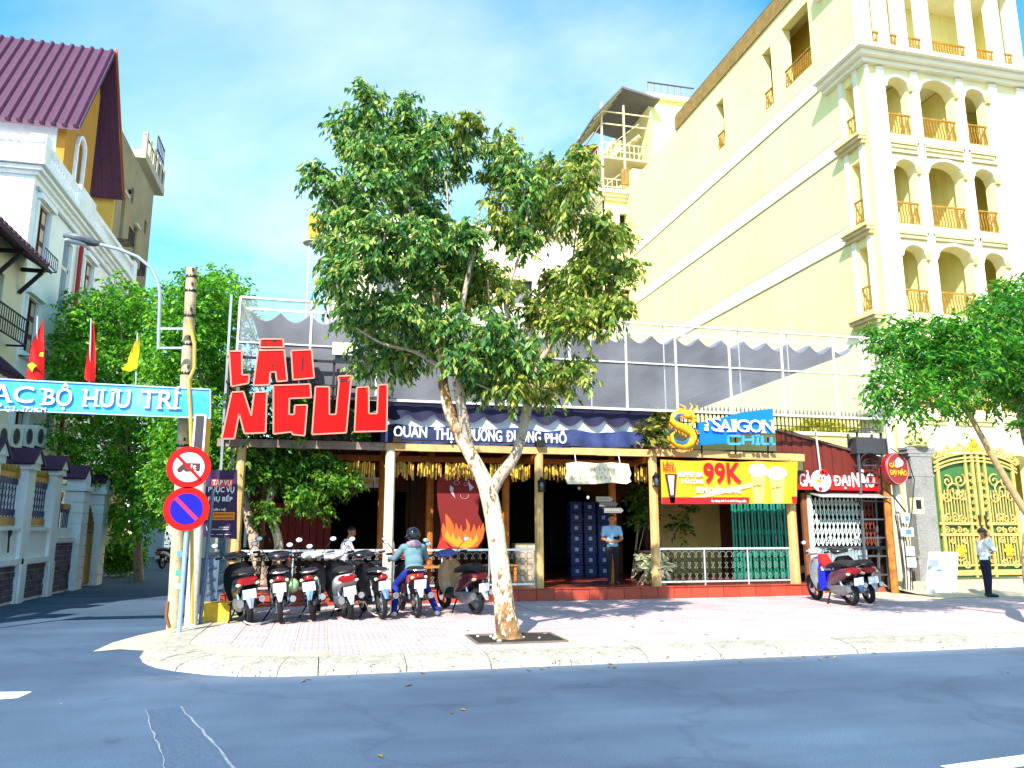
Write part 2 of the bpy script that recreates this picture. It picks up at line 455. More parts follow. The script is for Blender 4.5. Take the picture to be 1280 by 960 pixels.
# ================================================================== ground, road, pavement
tag(MB().add([(-700, -700, -.03), (700, -700, -.03), (700, 900, -.03), (-700, 900, -.03)], [(0, 1, 2, 3)])
    .build('ground', M('dusty_ground', '#8d8a80', .9, var=.2, scale=.1)), kind='structure')
def asphaltM():
    m = bpy.data.materials.new('asphalt'); m.use_nodes = True
    N, L = m.node_tree.nodes, m.node_tree.links; b = N['Principled BSDF']
    t = N.new('ShaderNodeTexCoord')
    def nz(sc, det, rough=.6, vec=None):
        n = N.new('ShaderNodeTexNoise'); n.inputs['Scale'].default_value = sc; n.inputs['Detail'].default_value = det
        n.inputs['Roughness'].default_value = rough; L.new(vec or t.outputs['Object'], n.inputs['Vector']); return n.outputs[0]
    def ramp(src, a, b_, ca, cb_):
        r = N.new('ShaderNodeValToRGB'); r.color_ramp.elements[0].position = a; r.color_ramp.elements[1].position = b_
        r.color_ramp.elements[0].color = ca + (1,); r.color_ramp.elements[1].color = cb_ + (1,); L.new(src, r.inputs[0]); return r.outputs[0]
    def mixc(f, a, b_, mode='MIX', fac=None):
        x = N.new('ShaderNodeMix'); x.data_type = 'RGBA'; x.blend_type = mode
        if f is not None: L.new(f, x.inputs[0])
        else: x.inputs[0].default_value = fac
        L.new(a, x.inputs[6]); L.new(b_, x.inputs[7]); return x.outputs[2]
    mp = N.new('ShaderNodeMapping'); mp.inputs['Scale'].default_value = (.12, .9, 1); L.new(t.outputs['Object'], mp.inputs[0])
    big = ramp(nz(.9, 5, .6, mp.outputs[0]), .35, .68, (.050, .086, .150), (.080, .128, .205))
    blot = ramp(nz(.35, 6), .4, .65, (.75, .75, .75), (1.12, 1.1, 1.06))
    fine = ramp(nz(70, 4, .85), .34, .68, (.50, .50, .50), (1.55, 1.55, 1.55))
    speck = ramp(nz(34, 2, .8), .70, .76, (0, 0, 0), (1, 1, 1))
    c = mixc(None, big, blot, 'MULTIPLY', 1.0); c = mixc(None, c, fine, 'MULTIPLY', .8)
    lt = N.new('ShaderNodeRGB'); lt.outputs[0].default_value = (.16, .19, .23, 1)
    c = mixc(speck, c, lt.outputs[0])
    # pale dust gathered along the kerb
    sx = N.new('ShaderNodeSeparateXYZ'); L.new(t.outputs['Object'], sx.inputs[0])
    mr = N.new('ShaderNodeMapRange'); mr.inputs[1].default_value, mr.inputs[2].default_value, mr.inputs[4].default_value = 9.0 - 39, 9.5 - 39, .6
    L.new(sx.outputs['Y'], mr.inputs[0])
    lim = N.new('ShaderNodeMath'); lim.operation = 'LESS_THAN'; lim.inputs[1].default_value = 9.9 - 39; L.new(sx.outputs['Y'], lim.inputs[0])
    md = N.new('ShaderNodeMath'); md.operation = 'MULTIPLY'; L.new(mr.outputs[0], md.inputs[0]); L.new(lim.outputs[0], md.inputs[1])
    xr = N.new('ShaderNodeMapRange'); xr.inputs[1].default_value, xr.inputs[2].default_value = -2.6, -.2; L.new(sx.outputs['X'], xr.inputs[0])
    mx2 = N.new('ShaderNodeMath'); mx2.operation = 'MULTIPLY'; L.new(md.outputs[0], mx2.inputs[0]); L.new(xr.outputs[0], mx2.inputs[1])
    dn = N.new('ShaderNodeMath'); dn.operation = 'MULTIPLY'; L.new(mx2.outputs[0], dn.inputs[0]); L.new(nz(5, 7, .75), dn.inputs[1])
    du = N.new('ShaderNodeRGB'); du.outputs[0].default_value = (.30, .33, .38, 1); c = mixc(dn.outputs[0], c, du.outputs[0])
    crk = N.new('ShaderNodeTexVoronoi'); crk.feature = 'DISTANCE_TO_EDGE'; crk.inputs['Scale'].default_value = .17; crk.inputs['Randomness'].default_value = 1
    wv = N.new('ShaderNodeVectorMath'); wv.operation = 'ADD'; wn_ = N.new('ShaderNodeTexNoise'); wn_.inputs['Scale'].default_value = 1.6; wn_.inputs['Detail'].default_value = 6
    L.new(t.outputs['Object'], wn_.inputs['Vector']); L.new(t.outputs['Object'], wv.inputs[0]); L.new(wn_.outputs['Color'], wv.inputs[1]); L.new(wv.outputs[0], crk.inputs['Vector'])
    ck = ramp(crk.outputs['Distance'], .0, .012, (.45, .45, .45), (1, 1, 1)); c = mixc(None, c, ck, 'MULTIPLY', .3)
    oil = ramp(nz(2.2, 4, .5), .66, .74, (1, 1, 1), (.62, .62, .64)); c = mixc(None, c, oil, 'MULTIPLY', .7)
    L.new(c, b.inputs['Base Color'])
    b.inputs['Roughness'].default_value = .82; b.inputs['Specular IOR Level'].default_value = .3
    bp = N.new('ShaderNodeBump'); bp.inputs['Strength'].default_value = .5; bp.inputs['Distance'].default_value = .012
    L.new(nz(90, 4, .7), bp.inputs['Height']); L.new(bp.outputs[0], b.inputs['Normal'])
    return m
ASPH = asphaltM()
road = tag(MB().add([(-160, -12, 0), (160, -12, 0), (160, 90, 0), (-160, 90, 0)], [(0, 1, 2, 3)]).build('road', ASPH), kind='structure')
def flat(name, pts, z, mat, parent=None):
    return MB().add([(p.x, p.y, z) for p in pts], [tuple(range(len(pts)))]).build(name, mat, parent)
rp = [aZ(u, v, 0) for u, v in ((183, 888), (226, 884), (300, 968), (212, 975))]
flat('repair_patch', rp, .004, M('asphalt_patch', (.054, .092, .155), .85, var=.25, scale=30, bump=.4, bscale=120), road)
SEAM = M('asphalt_seam', (.20, .23, .27), .9, var=.4, scale=20)
for a, b_, w in ((rp[0], rp[3], .016), (rp[1], rp[2], .022)):
    mb = MB(); k = 14; L_, R_ = [], []
    d = (b_ - a).normalized(); n_ = Vector((-d.y, d.x, 0))
    for i in range(k + 1):
        p = a.lerp(b_, i / k); j = random.uniform(-.012, .012)
        L_.append(p + n_ * (w / 2 + j + random.uniform(-.012, .006)) + Vector((0, 0, .008))); R_.append(p - n_ * (w / 2 - j) + Vector((0, 0, .008)))
    mb.sheet([L_, R_]).build('patch_seam', SEAM, road)
WHT = M('road_paint', '#e8e8e0', .7, var=.15, scale=8, dirt='#8f949a', dscale=5, damt=.7)
flat('road_marking', [aZ(u, v, 0) for u, v in ((-60, 866), (40, 865), (22, 873), (-60, 879))], .004, WHT, road)
pa, pb = aZ(1175, 958, 0), aZ(1280, 944, 0); dd = (pb - pa).normalized(); nn = Vector((-dd.y, dd.x, 0))
if nn.y > 0: nn = -nn
flat('road_marking', [pa, pb + dd * 6, pb + dd * 6 + nn * .2, pa + nn * .2], .004, WHT, road)
flat('sunlit_patch', [aZ(u, v, 0) for u, v in ((116, 815), (140, 804), (172, 795), (200, 789), (216, 786), (232, 792), (222, 806), (208, 816), (182, 814), (150, 812))],
     .006, M('painted_sunlight', '#c2b49a', .9, var=.2, scale=6, dirt='#8a8478', dscale=4, bump=.3), road)  # patch of sunlight at the lane mouth, painted as a pale sheet
for i in range(26):     # bits of leaf and grit on the carriageway
    x, y = random.uniform(-2, 13), random.uniform(4.6, 9.4)
    if i < 12: y = 9.38 - abs(random.gauss(0, .12))
# kerb: broad sloping kerb stones following the corner
KERB = M('kerb_concrete', '#a8a193', .88, var=.3, scale=7, dirt='#3e3a34', dscale=20, damt=.9, dr=(.57, .63), bump=1.0, bscale=28, rand=.1)
path = []
for i in range(0, 41): path.append((Vector((40 - i * 1.0, 9.45, 0)), Vector((0, 1, 0))))
cc, rr = Vector((0.0, 11.75, 0)), 2.3
for i in range(1, 8):
    a = R(-90 - 90 * i / 8); path.append((cc + Vector((math.cos(a), math.sin(a), 0)) * rr, -Vector((math.cos(a), math.sin(a), 0))))
for i in range(0, 5): path.append((Vector((-2.3, 11.75 + i * 1.1, 0)), Vector((1, 0, 0))))
kerb = thing('kerb', (0, 9.45, 0), None, None); tag(kerb, kind='structure')
PR = [(0, 0), (.03, .055), (.16, .10), (.36, .128), (.58, .134), (.58, 0)]
for i in range(len(path) - 1):
    (a, na), (b_, nb) = path[i], path[i + 1]
    g = .006 / max(.1, (b_ - a).length); j = random.uniform(-.008, .008)
    rows = []
    for t in (g, .5, 1 - g):
        p = a.lerp(b_, t); n_ = na.lerp(nb, t).normalized(); wob = random.uniform(-.012, .012)
        rows.append([p + n_ * (o + (wob if o < .1 else 0)) + Vector((0, 0, z + (j if z > 0 else 0))) for o, z in PR])
    mb = MB(); mb.sheet(rows); mb.add(rows[0], [tuple(range(6))]); mb.add(rows[-1], [tuple(reversed(range(6)))])
    mb.build('kerb_stone', KERB, kerb)
inner = [p + n_ * .5 for p, n_ in path]
slab = [(-2.0 if p.x < 0 else p.x, p.y) for p in inner]
slab = [(p.x, p.y) for p in inner]
mb = MB(); poly = [Vector((x, y, .122)) for x, y in slab] + [Vector((-1.8, 19.0, .122)), Vector((40, 19.0, .122))]
mb.prism(poly, (0, 0, -.118))
CONC = M('pavement_concrete', '#b5ab97', .9, var=.2, scale=3, dirt='#7f776a', dscale=1.4, damt=.6, bump=.4, bscale=30)
pav = tag(mb.build('pavement', CONC), kind='structure')
def tileM():
    m = M('pavement_tile', '#c2a8a8', .85, var=.16, scale=1.7, dirt='#a28889', dscale=.8, damt=.5, rand=.09)
    N, L = m.node_tree.nodes, m.node_tree.links; b = N['Principled BSDF']
    t = N.new('ShaderNodeTexCoord'); mp = N.new('ShaderNodeMapping'); mp.inputs['Scale'].default_value = (1, 1, 1)
    L.new(t.outputs['Object'], mp.inputs[0])
    w = N.new('ShaderNodeTexWave'); w.wave_type = 'BANDS'; w.bands_direction = 'X'; w.inputs['Scale'].default_value = 3.95
    w.inputs['Distortion'].default_value = 0
    L.new(mp.outputs[0], w.inputs['Vector'])
    bp = N.new('ShaderNodeBump'); bp.inputs['Strength'].default_value = .55; bp.inputs['Distance'].default_value = .006
    L.new(w.outputs['Fac'], bp.inputs['Height']); L.new(bp.outputs[0], b.inputs['Normal'])
    src = b.inputs['Base Color'].links[0].from_socket
    r = N.new('ShaderNodeValToRGB'); r.color_ramp.elements[0].position = .01; r.color_ramp.elements[1].position = .13
    r.color_ramp.elements[0].color = (.50, .44, .47, 1); r.color_ramp.elements[1].color = (1, 1, 1, 1)
    w2 = N.new('ShaderNodeTexWave'); w2.wave_type = 'BANDS'; w2.bands_direction = 'Y'; w2.inputs['Scale'].default_value = 2.4; L.new(mp.outputs[0], w2.inputs['Vector'])
    g2 = N.new('ShaderNodeMath'); g2.operation = 'GREATER_THAN'; g2.inputs[1].default_value = .62; L.new(w2.outputs['Fac'], g2.inputs[0])
    mxm = N.new('ShaderNodeMath'); mxm.operation = 'MAXIMUM'; L.new(w.outputs['Fac'], mxm.inputs[0]); L.new(g2.outputs[0], mxm.inputs[1])
    L.new(mxm.outputs[0], r.inputs[0]); L.new(mxm.outputs[0], bp.inputs['Height'])
    x = N.new('ShaderNodeMix'); x.data_type = 'RGBA'; x.blend_type = 'MULTIPLY'; x.inputs[0].default_value = 1
    L.new(src, x.inputs[6]); L.new(r.outputs[0], x.inputs[7]); L.new(x.outputs[2], b.inputs['Base Color'])
    return m
TILE = tileM()
TS = .42
def tile_mesh(k):
    g = .195 + .002 * k; mb = MB()
    mb.add([(-g, -g, 0), (g, -g, 0), (g, g, 0), (-g, g, 0), (-g - .004, -g - .004, -.006), (g + .004, -g - .004, -.006), (g + .004, g + .004, -.006), (-g - .004, g + .004, -.006),
            (-g - .004, -g - .004, -.03), (g + .004, -g - .004, -.03), (g + .004, g + .004, -.03), (-g - .004, g + .004, -.03)],
           [(0, 1, 2, 3)] + [(a, a + 4, (a + 1) % 4 + 4, (a + 1) % 4) for a in range(4)] + [(a + 4, a + 8, (a + 1) % 4 + 8, (a + 1) % 4 + 4) for a in range(4)])
    return mb
TM = [tile_mesh(k).mesh('tile', TILE) for k in range(2)]
PIT_C = aZ(644, 798, .13)
tiles = []
for i in range(0, 42):
    for j in range(0, 16):
        x, y = -1.35 + TS * i, 10.25 + TS * j
        if y > 16.6: continue
        if x < .5 and y < 11.75 and (Vector((x, y, 0)) - Vector((.0, 11.75, 0))).length > 1.42 and x < 0.0: continue
        if x < -1.2 and y > 14.0: continue
        if abs(x - PIT_C.x) < .62 and abs(y - PIT_C.y) < .46: continue
        if x > 12.4 and y > 15.2: continue
        q = toPx((x, y, .13))
        if q[0] < -30 or q[0] > 1310: continue
        tiles.append((x, y, q[2]))
tiles.sort(key=lambda t: t[1] * 1.6 + abs(t[0] - 3) * .12)
rest_t = MB()
for k, (x, y, w) in enumerate(tiles):
    z = .131 + random.uniform(-.0022, .0022)
    if k < 300:
        share(TM[k % 2], 'tile', pav, (x, y, z), (random.uniform(-.003, .003), random.uniform(-.003, .003), random.uniform(-.006, .006)))
    else:
        tm = tile_mesh(k % 2); rest_t.add([(a + x, b_ + y, c + z) for a, b_, c in tm.v], tm.f)
tag(rest_t.build('tile_field', TILE, pav), kind='stuff')
# tree pit
pit = thing('tree_pit', (PIT_C.x, PIT_C.y, .122), 'square open tree pit of dark soil around the white trunk', 'tree pit')
mb = MB(); rows = []
for i in range(9):
    rows.append([Vector((PIT_C.x - .6 + i * .15, PIT_C.y - .44 + j * .11, .128 + random.uniform(0, .02))) for j in range(9)])
mb.sheet(rows).build('soil', M('dark_soil', '#2b2520', .95, var=.4, scale=20, bump=.8, bscale=30), pit, smooth=True)
for a, b_ in (((-.62, -.46), (.62, -.46)), ((.62, -.46), (.62, .46)), ((.62, .46), (-.62, .46)), ((-.62, .46), (-.62, -.46))):
    MB().bar((PIT_C.x + a[0], PIT_C.y + a[1], .13), (PIT_C.x + b_[0], PIT_C.y + b_[1], .13), .035, .03).build('rim', M('pit_rim', '#6d6458', .9, var=.3), pit)
for k in range(9):
    r_ = random.uniform(.018, .05)
    MB().ell((PIT_C.x + random.uniform(-.5, .5), PIT_C.y + random.uniform(-.4, .3), .15), (r_, r_ * .8, r_ * .7), 6, 4).build('stone', M('pit_stone', '#b8b2a6', .9, rand=.4), pit)
# driveway ramp up to the gilded gate
mb = MB()
pts = [(13.6, 15.6, .128), (24, 15.6, .128), (24, 17.2, .25), (24, 19.4, .31), (13.9, 19.4, .31), (13.6, 17.2, .25)]
rows = [[Vector((13.7 + i * .8, y, z + random.uniform(-.004, .004))) for i in range(14)] for y, z in ((15.3, .126), (16.2, .16), (17.2, .25), (18.0, .30), (19.5, .31))]
mb.sheet(rows)
tag(mb.build('driveway', M('driveway_concrete', '#bdae92', .9, var=.2, scale=2, dirt='#877b66', dscale=1, bump=.3), smooth=True), kind='structure')
# ================================================================== the restaurant pavilion
FY = 16.6
WOODP = M('pale_timber', '#cba468', .75, var=.28, scale=6, dirt='#7d5730', dscale=3, damt=.5, bump=.3, bscale=30)
WOODO = M('orange_timber', '#b86a1e', .7, var=.3, scale=6, bump=.3, bscale=30)
WOODW = M('white_timber', '#d9cdb6', .75, var=.15, scale=4, dirt='#a28a66', dscale=3)
DARKW = M('dark_timber', '#3a2418', .75, var=.3, scale=5)
REDT = M('red_tile', '#a8422e', .45, var=.2, scale=5, dirt='#5e2418', dscale=3, rand=.18)
MORT = M('mortar', '#b79c88', .9, var=.2)
DSTEEL = M('dark_steel', '#2b2a2e', .5, metal=.6, var=.2, dirt='#5a3a26', dscale=6, damt=.4)
WSTEEL = M('white_steel', '#d8d6cf', .45, var=.08, dirt='#8f8878', dscale=7, damt=.3)
rest = thing('restaurant_building', (4.6, FY, .122), 'open street restaurant with timber posts, red tiled plinth and dark interior', 'restaurant')
MB().box(-1.95, 11.55, FY + .05, 30, .01, .375).build('plinth', MORT, rest)
tm = MB().box(-.195, .195, 0, .05, 0, .225).mesh('plinth_tile', REDT)
tc_ = MB().box(-.195, .195, 0, .30, 0, .02).mesh('coping_tile', REDT)
for i in range(33):
    x = -1.74 + i * .402
    share(tm, 'plinth_tile', rest, (x, FY + random.uniform(-.003, .003), .14))
    share(tc_, 'coping_tile', rest, (x, FY - .02, .372 + random.uniform(0, .003)))
MB().box(-1.9, 11.5, FY + .29, 29.9, .376, .388).build('floor', M('red_floor', '#7e3426', .35, var=.3, scale=1.5, dirt='#46190f', dscale=1.2), rest)
# posts and beams
def post(x, y, z0, z1, mat, w=.15, lean=0):
    mb = MB(); k = 5
    mb.tube([(x + lean * i / k + random.uniform(-.004, .004), y + random.uniform(-.004, .004), z0 + (z1 - z0) * i / k) for i in range(k + 1)], w * .62, 8)
    return mb.build('post', mat, rest, smooth=30)
for x, mt, w in ((-1.72, WOODP, .15), (1.31, WOODW, .17), (4.6, WOODP, .16), (7.33, WOODP, .17), (10.86, WOODP, .18)):
    post(x, FY + .12, .385, 3.32, mt, w)
for u, mt in ((477, WOODO), (537, WOODO), (632, WOODO), (766, WOODO)):
    p = aY(u, 650, 18.3); post(p.x, 18.3, .385, 3.45, mt, .15)
for x in (2.2, 8.7): post(x, 20.4, .385, 3.45, DARKW, .16)
def beam(a, b_, w, h, mat, name='beam'):
    a, b_ = Vector(a), Vector(b_); mb = MB(); n_ = 9
    for i in range(n_):
        p, q = a.lerp(b_, i / n_), a.lerp(b_, (i + 1) / n_)
        p = p + Vector((0, 0, random.uniform(-.006, .006)))
        mb.bar(p, q + (q - p) * .001, w, h * random.uniform(.96, 1.04))
    return mb.build(name, mat, rest)
beam((-2.2, FY + .1, 3.385), (1.2, FY + .1, 3.385), .14, .16, M('weathered_timber', '#7c6a5c', .85, var=.3, scale=5, dirt='#b7a68f', dscale=2), 'front_beam')
beam((1.2, FY + .1, 3.385), (7.3, FY + .1, 3.385), .14, .16, WOODP, 'front_beam')
beam((7.25, FY + .08, 3.40), (11.25, FY + .08, 3.36), .15, .17, WOODP, 'front_beam')
beam((-.4, 18.25, 3.28), (7.6, 18.25, 3.28), .1, .13, WOODO, 'inner_beam')
beam((7.3, FY + .2, 3.25), (7.3, 21, 3.25), .1, .12, WOODO, 'cross_beam')
beam((4.6, FY + .2, 3.25), (4.6, 21, 3.25), .1, .12, WOODO, 'cross_beam')
beam((1.3, FY + .2, 3.25), (1.3, 21, 3.25), .1, .12, WOODO, 'cross_beam')
MB().bar((1.2, FY + .2, 2.95), (1.5, FY + .2, 3.3), .07).bar((.95, 18.3, 2.9), (.6, 18.3, 3.25), .07).build('brace', WOODO, rest)
# ceiling, walls, arch
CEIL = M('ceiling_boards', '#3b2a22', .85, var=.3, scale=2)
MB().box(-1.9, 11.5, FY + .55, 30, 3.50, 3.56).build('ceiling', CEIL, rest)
for i in range(14): MB().box(-1.9 + i, -1.82 + i, FY + .6, 26, 3.40, 3.498).build('rafter', DARKW, rest)
mb = MB(); a0, a1 = aY(603, 650, 22).x, aY(752, 650, 22).x; zt = aY(675, 598, 22).z
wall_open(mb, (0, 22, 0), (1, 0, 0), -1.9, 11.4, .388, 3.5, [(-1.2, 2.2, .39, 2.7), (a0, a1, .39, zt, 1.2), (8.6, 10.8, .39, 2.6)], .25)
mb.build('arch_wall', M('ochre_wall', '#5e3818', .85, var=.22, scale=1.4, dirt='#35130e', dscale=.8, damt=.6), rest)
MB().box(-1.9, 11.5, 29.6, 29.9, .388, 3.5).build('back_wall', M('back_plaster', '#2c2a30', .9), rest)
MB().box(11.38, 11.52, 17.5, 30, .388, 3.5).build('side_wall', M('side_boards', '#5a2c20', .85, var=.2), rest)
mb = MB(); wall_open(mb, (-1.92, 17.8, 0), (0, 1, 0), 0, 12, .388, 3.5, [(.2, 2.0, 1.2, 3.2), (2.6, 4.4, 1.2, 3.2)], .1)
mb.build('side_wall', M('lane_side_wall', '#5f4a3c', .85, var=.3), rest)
RP = M('red_panel', '#7a2018', .7, var=.3, scale=3)
for i in range(8):
    p = aY(343 + i * 9, 650, 20.5)
    MB().box(p.x, p.x + .16, 20.5, 20.54, .9, 2.3).build('panel_board', RP, rest)
MB().box(-.9, .9, 20.3, 20.6, .388, .9).build('counter', DARKW, rest)
for u in (300, 330): 
    p = aY(u, 600, 18.8); MB().tube([(p.x, 18.8, .388), (p.x + .04, 18.8, 2.0), (p.x, 18.85, 3.4)], .05, 6).build('pole', M('old_bamboo', '#6b4d33', .8, var=.4, scale=9), rest)
# lower awning: dark fabric valance in folds, white tarp beneath it
IND = M('indigo_fabric', '#1c1b3c', .8, var=.2, scale=2)
mb = MB(); rows = []
nx = 132
for k in range(6):
    t = k / 5; row = []
    for i in range(nx + 1):
        x = 1.1 + 6.3 * i / nx; ph = (i % 12) / 12.0
        sag = math.sin(math.pi * ph)
        zlow = 4.16 - .17 * sag
        z = 4.37 + (zlow - 4.37) * t
        row.append(Vector((x - .28 * t * 0, 16.86 + .04 * math.sin(2 * math.pi * ph) * t, z)))
    rows.append(row)
mb.sheet(rows, thick=(0, .012, 0)); awn = mb.build('awning_valance', IND, rest, smooth=True)
mb = MB(); rows = []
for j in range(16):
    y = 17.02 + j * .45; rows.append([Vector((1.1 + 6.3 * i / 20, y, 4.36 - .012 * j + .10 * abs(math.sin(j * math.pi / 2)) * 0 + (-.16 if j % 2 else 0))) for i in range(21)])
mb.sheet(rows, thick=(0, 0, .012)).build('awning_roof', IND, rest, smooth=True)
TARP = M('white_tarp', '#dfe2e6', .7, var=.06, scale=2, dirt='#9aa3b4', dscale=1.5, damt=.35)
mb = MB(); rows = []
for k in range(7):
    t = k / 6; rows.append([Vector((.9 + 6.6 * i / 66, 16.97 + .02 * math.sin(i * .9) + .02 * math.sin(i * .23), 3.86 + .32 * t + .02 * math.sin(i * .6))) for i in range(67)])
mb.sheet(rows, thick=(0, .012, 0)).build('tarp', TARP, rest, smooth=True)
mb = MB(); rows = []
for k in range(4):
    t = k / 3; rows.append([Vector((1.1 + 6.4 * i / 60, 16.92 + .03 * math.sin(i * 1.3), 3.50 + .38 * t + .03 * math.sin(i * .5))) for i in range(61)])
mb.sheet(rows, thick=(0, .012, 0)).build('blue_tarp', M('blue_tarp', '#2c3a6a', .7, var=.4, scale=3, dirt='#10142a', dscale=1.6, damt=.95), rest, smooth=True)
mb = MB()     # tarp gathered towards the dark eave on the right
mb.prism([Vector((5.55, 17.02, 3.52)), Vector((7.5, 17.02, 3.52)), Vector((7.5, 17.02, 3.98)), Vector((6.7, 17.02, 3.95)), Vector((6.1, 17.02, 3.75))], (0, .06, 0))
mb.build('dark_tarp', M('dark_tarp', '#15161e', .8), rest)
# ------------------------------------------------------------------ tall net screen over the eave
scr = thing('net_screen', (6, 16.72, 4.36), 'tall pale net screen on white steel frame above the restaurant eave', 'screen')
SX0, SX1, SZ0, SZ1 = -1.95, 14.05, 4.40, 6.50
xs = [-1.95, -.47, .95, 2.4, 3.85, 5.35, 6.75, 8.02, 9.44, 10.88, 12.36, 13.47, 14.05]
for x in xs: MB().box(x - .022, x + .022, 16.70, 16.745, SZ0, SZ1).build('upright', WSTEEL, scr)
for x in (5.9, 7.75, 10.95 - 1.2, 11.1): MB().box(x - .012, x + .012, 16.78, 16.80, SZ0, SZ1).build('thin_upright', WSTEEL, scr)
for z, w in ((SZ0, .05), (5.52, .03), (SZ1, .045)):
    MB().box(SX0, SX1 + .05, 16.695, 16.75, z - w / 2 - .001, z + w / 2).build('rail', WSTEEL, scr)
NET = netM('pale_net', '#9a9aa2', .38)
for a, b_ in zip(xs[:-1], xs[1:]):
    for z0, z1 in ((SZ0 + .03, 5.50), (5.54, SZ1 - .03)):
        mb = MB(); k = 4
        rows = [[Vector((a + .025 + (b_ - a - .05) * i / k, 16.722 + .012 * math.sin(math.pi * i / k) * random.uniform(.3, 1), z0 + (z1 - z0) * j / k)) for i in range(k + 1)] for j in range(k + 1)]
        mb.sheet(rows).build('net_panel', NET, scr)
MB().box(-1.97, -1.93, 16.74, 22, 6.44, 6.48).box(-1.97, -1.93, 16.74, 22, 4.4, 4.44).build('side_rail', WSTEEL, scr)
MB().box(.0, .42, 16.60, 16.63, 5.33, 5.60).build('notice_plate', M('faded_notice', '#e9e4c8', .6, dirt='#b9b58a', dscale=9), scr)
# retractable canopy of grey fabric in folds behind the net
can = thing('folding_canopy', (6, 18, 6.1), 'grey retractable fabric canopy hanging in folds behind the net screen', 'canopy')
GF = M('grey_fabric', '#74748a', .85, var=.12, scale=1.2, dirt='#57566e', dscale=.7, damt=.5)
x = -1.75; pitch = .62
rows = []; NYC = 10
cols = int((13.6 - x) / pitch) * 8
for j in range(NYC + 1):
    y = 17.0 + 11.0 * j / NYC
    rows.append([Vector((x + pitch * i / 8, y, 6.27 - .20 * abs(math.sin(math.pi * i / 8)) - .02 * j)) for i in range(cols + 1)])
MB().sheet(rows, thick=(0, 0, .012)).build('canopy_cloth', GF, can, smooth=35)
for i in range(0, int(15.3 / pitch) + 1):
    MB().tube([(x + pitch * i, 16.97, 6.29), (x + pitch * i, 28, 6.09)], .018, 6).build('canopy_rod', WSTEEL, can)
for y in (17.05, 22, 27.8): MB().box(-1.9, 13.8, y, y + .05, 6.33, 6.38).build('canopy_rail', WSTEEL, can)
mb = MB(); k = 40   # back wall drop of the same cloth
rows = [[Vector((-1.7 + 15.1 * i / k, 27.6 + .06 * math.sin(i * 1.4), 3.7 + (6.05 - 3.7) * j / 3)) for i in range(k + 1)] for j in range(4)]
mb.sheet(rows, thick=(0, .02, 0)).build('rear_drop', GF, can, smooth=True)
# ------------------------------------------------------------------ big red letter sign
RED = M('sign_red', '#cc0404', .55, var=.05, scale=2, spec=.15)
RIM = M('sign_rim', '#cf8470', .5, var=.1)
RSIDE = M('sign_return', '#8f1210', .5)
lets = thing('letter_sign', (-.4, 16.35, 3.45), 'huge red block letters reading LÃO NGƯU on a steel frame', 'sign')
def zz3(x, y): return aY(260 + x / 3.692, 360 + y / 3.692, 16.30)
LP = {
 'letter_l': [(98, 292), (156, 292), (158, 402), (192, 400), (187, 440), (108, 455)],
 'letter_a': [(232, 289), (352, 286), (366, 428), (318, 432), (312, 387), (288, 389), (284, 447), (210, 450)],
 'tilde': [(243, 236), (346, 236), (350, 274), (238, 274)],
 'letter_o': [(384, 290), (478, 285), (490, 415), (392, 424)],
 'letter_n': [(110, 482), (164, 478), (200, 590), (214, 482), (272, 480), (266, 668), (168, 672), (144, 580), (122, 696), (64, 696)],
 'letter_g': [(302, 450), (472, 444), (476, 506), (376, 510), (374, 584), (398, 584), (400, 542), (458, 540), (446, 682), (390, 676), (386, 664), (302, 674)],
 'letter_u': [(496, 456), (560, 456), (560, 584), (590, 584), (604, 440), (600, 408), (662, 404), (638, 668), (480, 676)],
 'second_letter_u': [(686, 460), (742, 456), (742, 580), (780, 580), (786, 448), (828, 446), (824, 660), (676, 664)],
}
for nm, pg in LP.items():
    P = [zz3(*q) for q in pg]
    c = sum(P, Vector()) / len(P)
    ob = MB().prism(P, (0, .17, 0), 0, 1).build(nm.replace('second_', ''), [RED, RSIDE], lets)
    mb = MB()
    for i in range(len(P)): 
        a, b_ = P[i], P[(i + 1) % len(P)]
        mb.bar(a + Vector((0, -.003, 0)), b_ + Vector((0, -.003, 0)), .03, .03)
    mb.build('rim', RIM, ob)
DK = M('sign_cutout', '#3a0a08', .7)
def cut(pg, par): MB().prism([zz3(*q) + Vector((0, -.006, 0)) for q in pg], (0, .004, 0)).build('counter_cutout', DK, par)
ch = {o.name.split('.')[0]: o for o in lets.children}
cut([(432, 318), (442, 318), (440, 380), (430, 380)], ch['letter_o']); cut([(296, 350), (302, 350), (304, 364), (293, 364)], ch['letter_a'])
cut([(294, 236), (318, 236), (318, 248), (306, 252), (298, 248)], ch['tilde']); cut([(258, 240), (262, 240), (275, 272), (262, 272)], ch['tilde'])
cut([(612, 420), (642, 416), (640, 434), (612, 436)], ch['letter_u'])
mb = MB()
for x0, x1, z in ((-2.1, 1.3, 4.62), (-2.1, 1.3, 3.75), (-2.1, .6, 5.15)): mb.bar((x0, 16.52, z), (x1, 16.52, z), .05)
for x in (-2.05, -1.0, .05, 1.15): mb.bar((x, 16.56, 3.46), (x, 16.56, 5.2 if x < .5 else 4.65), .05)
mb.build('frame', DSTEEL, lets)
mb = MB(); mb.bar((-2.06, 16.6, .13), (-2.12, 16.6, 6.5), .05).bar((-1.9, 16.9, .13), (-1.98, 16.9, 6.4), .04)
for k in range(9): mb.bar((-2.07, 16.6, .8 + k * .6), (-1.93, 16.9, .8 + k * .6), .025)
mb.build('mast', M('galvanised', '#8a8f92', .5, metal=.5, var=.2), lets)
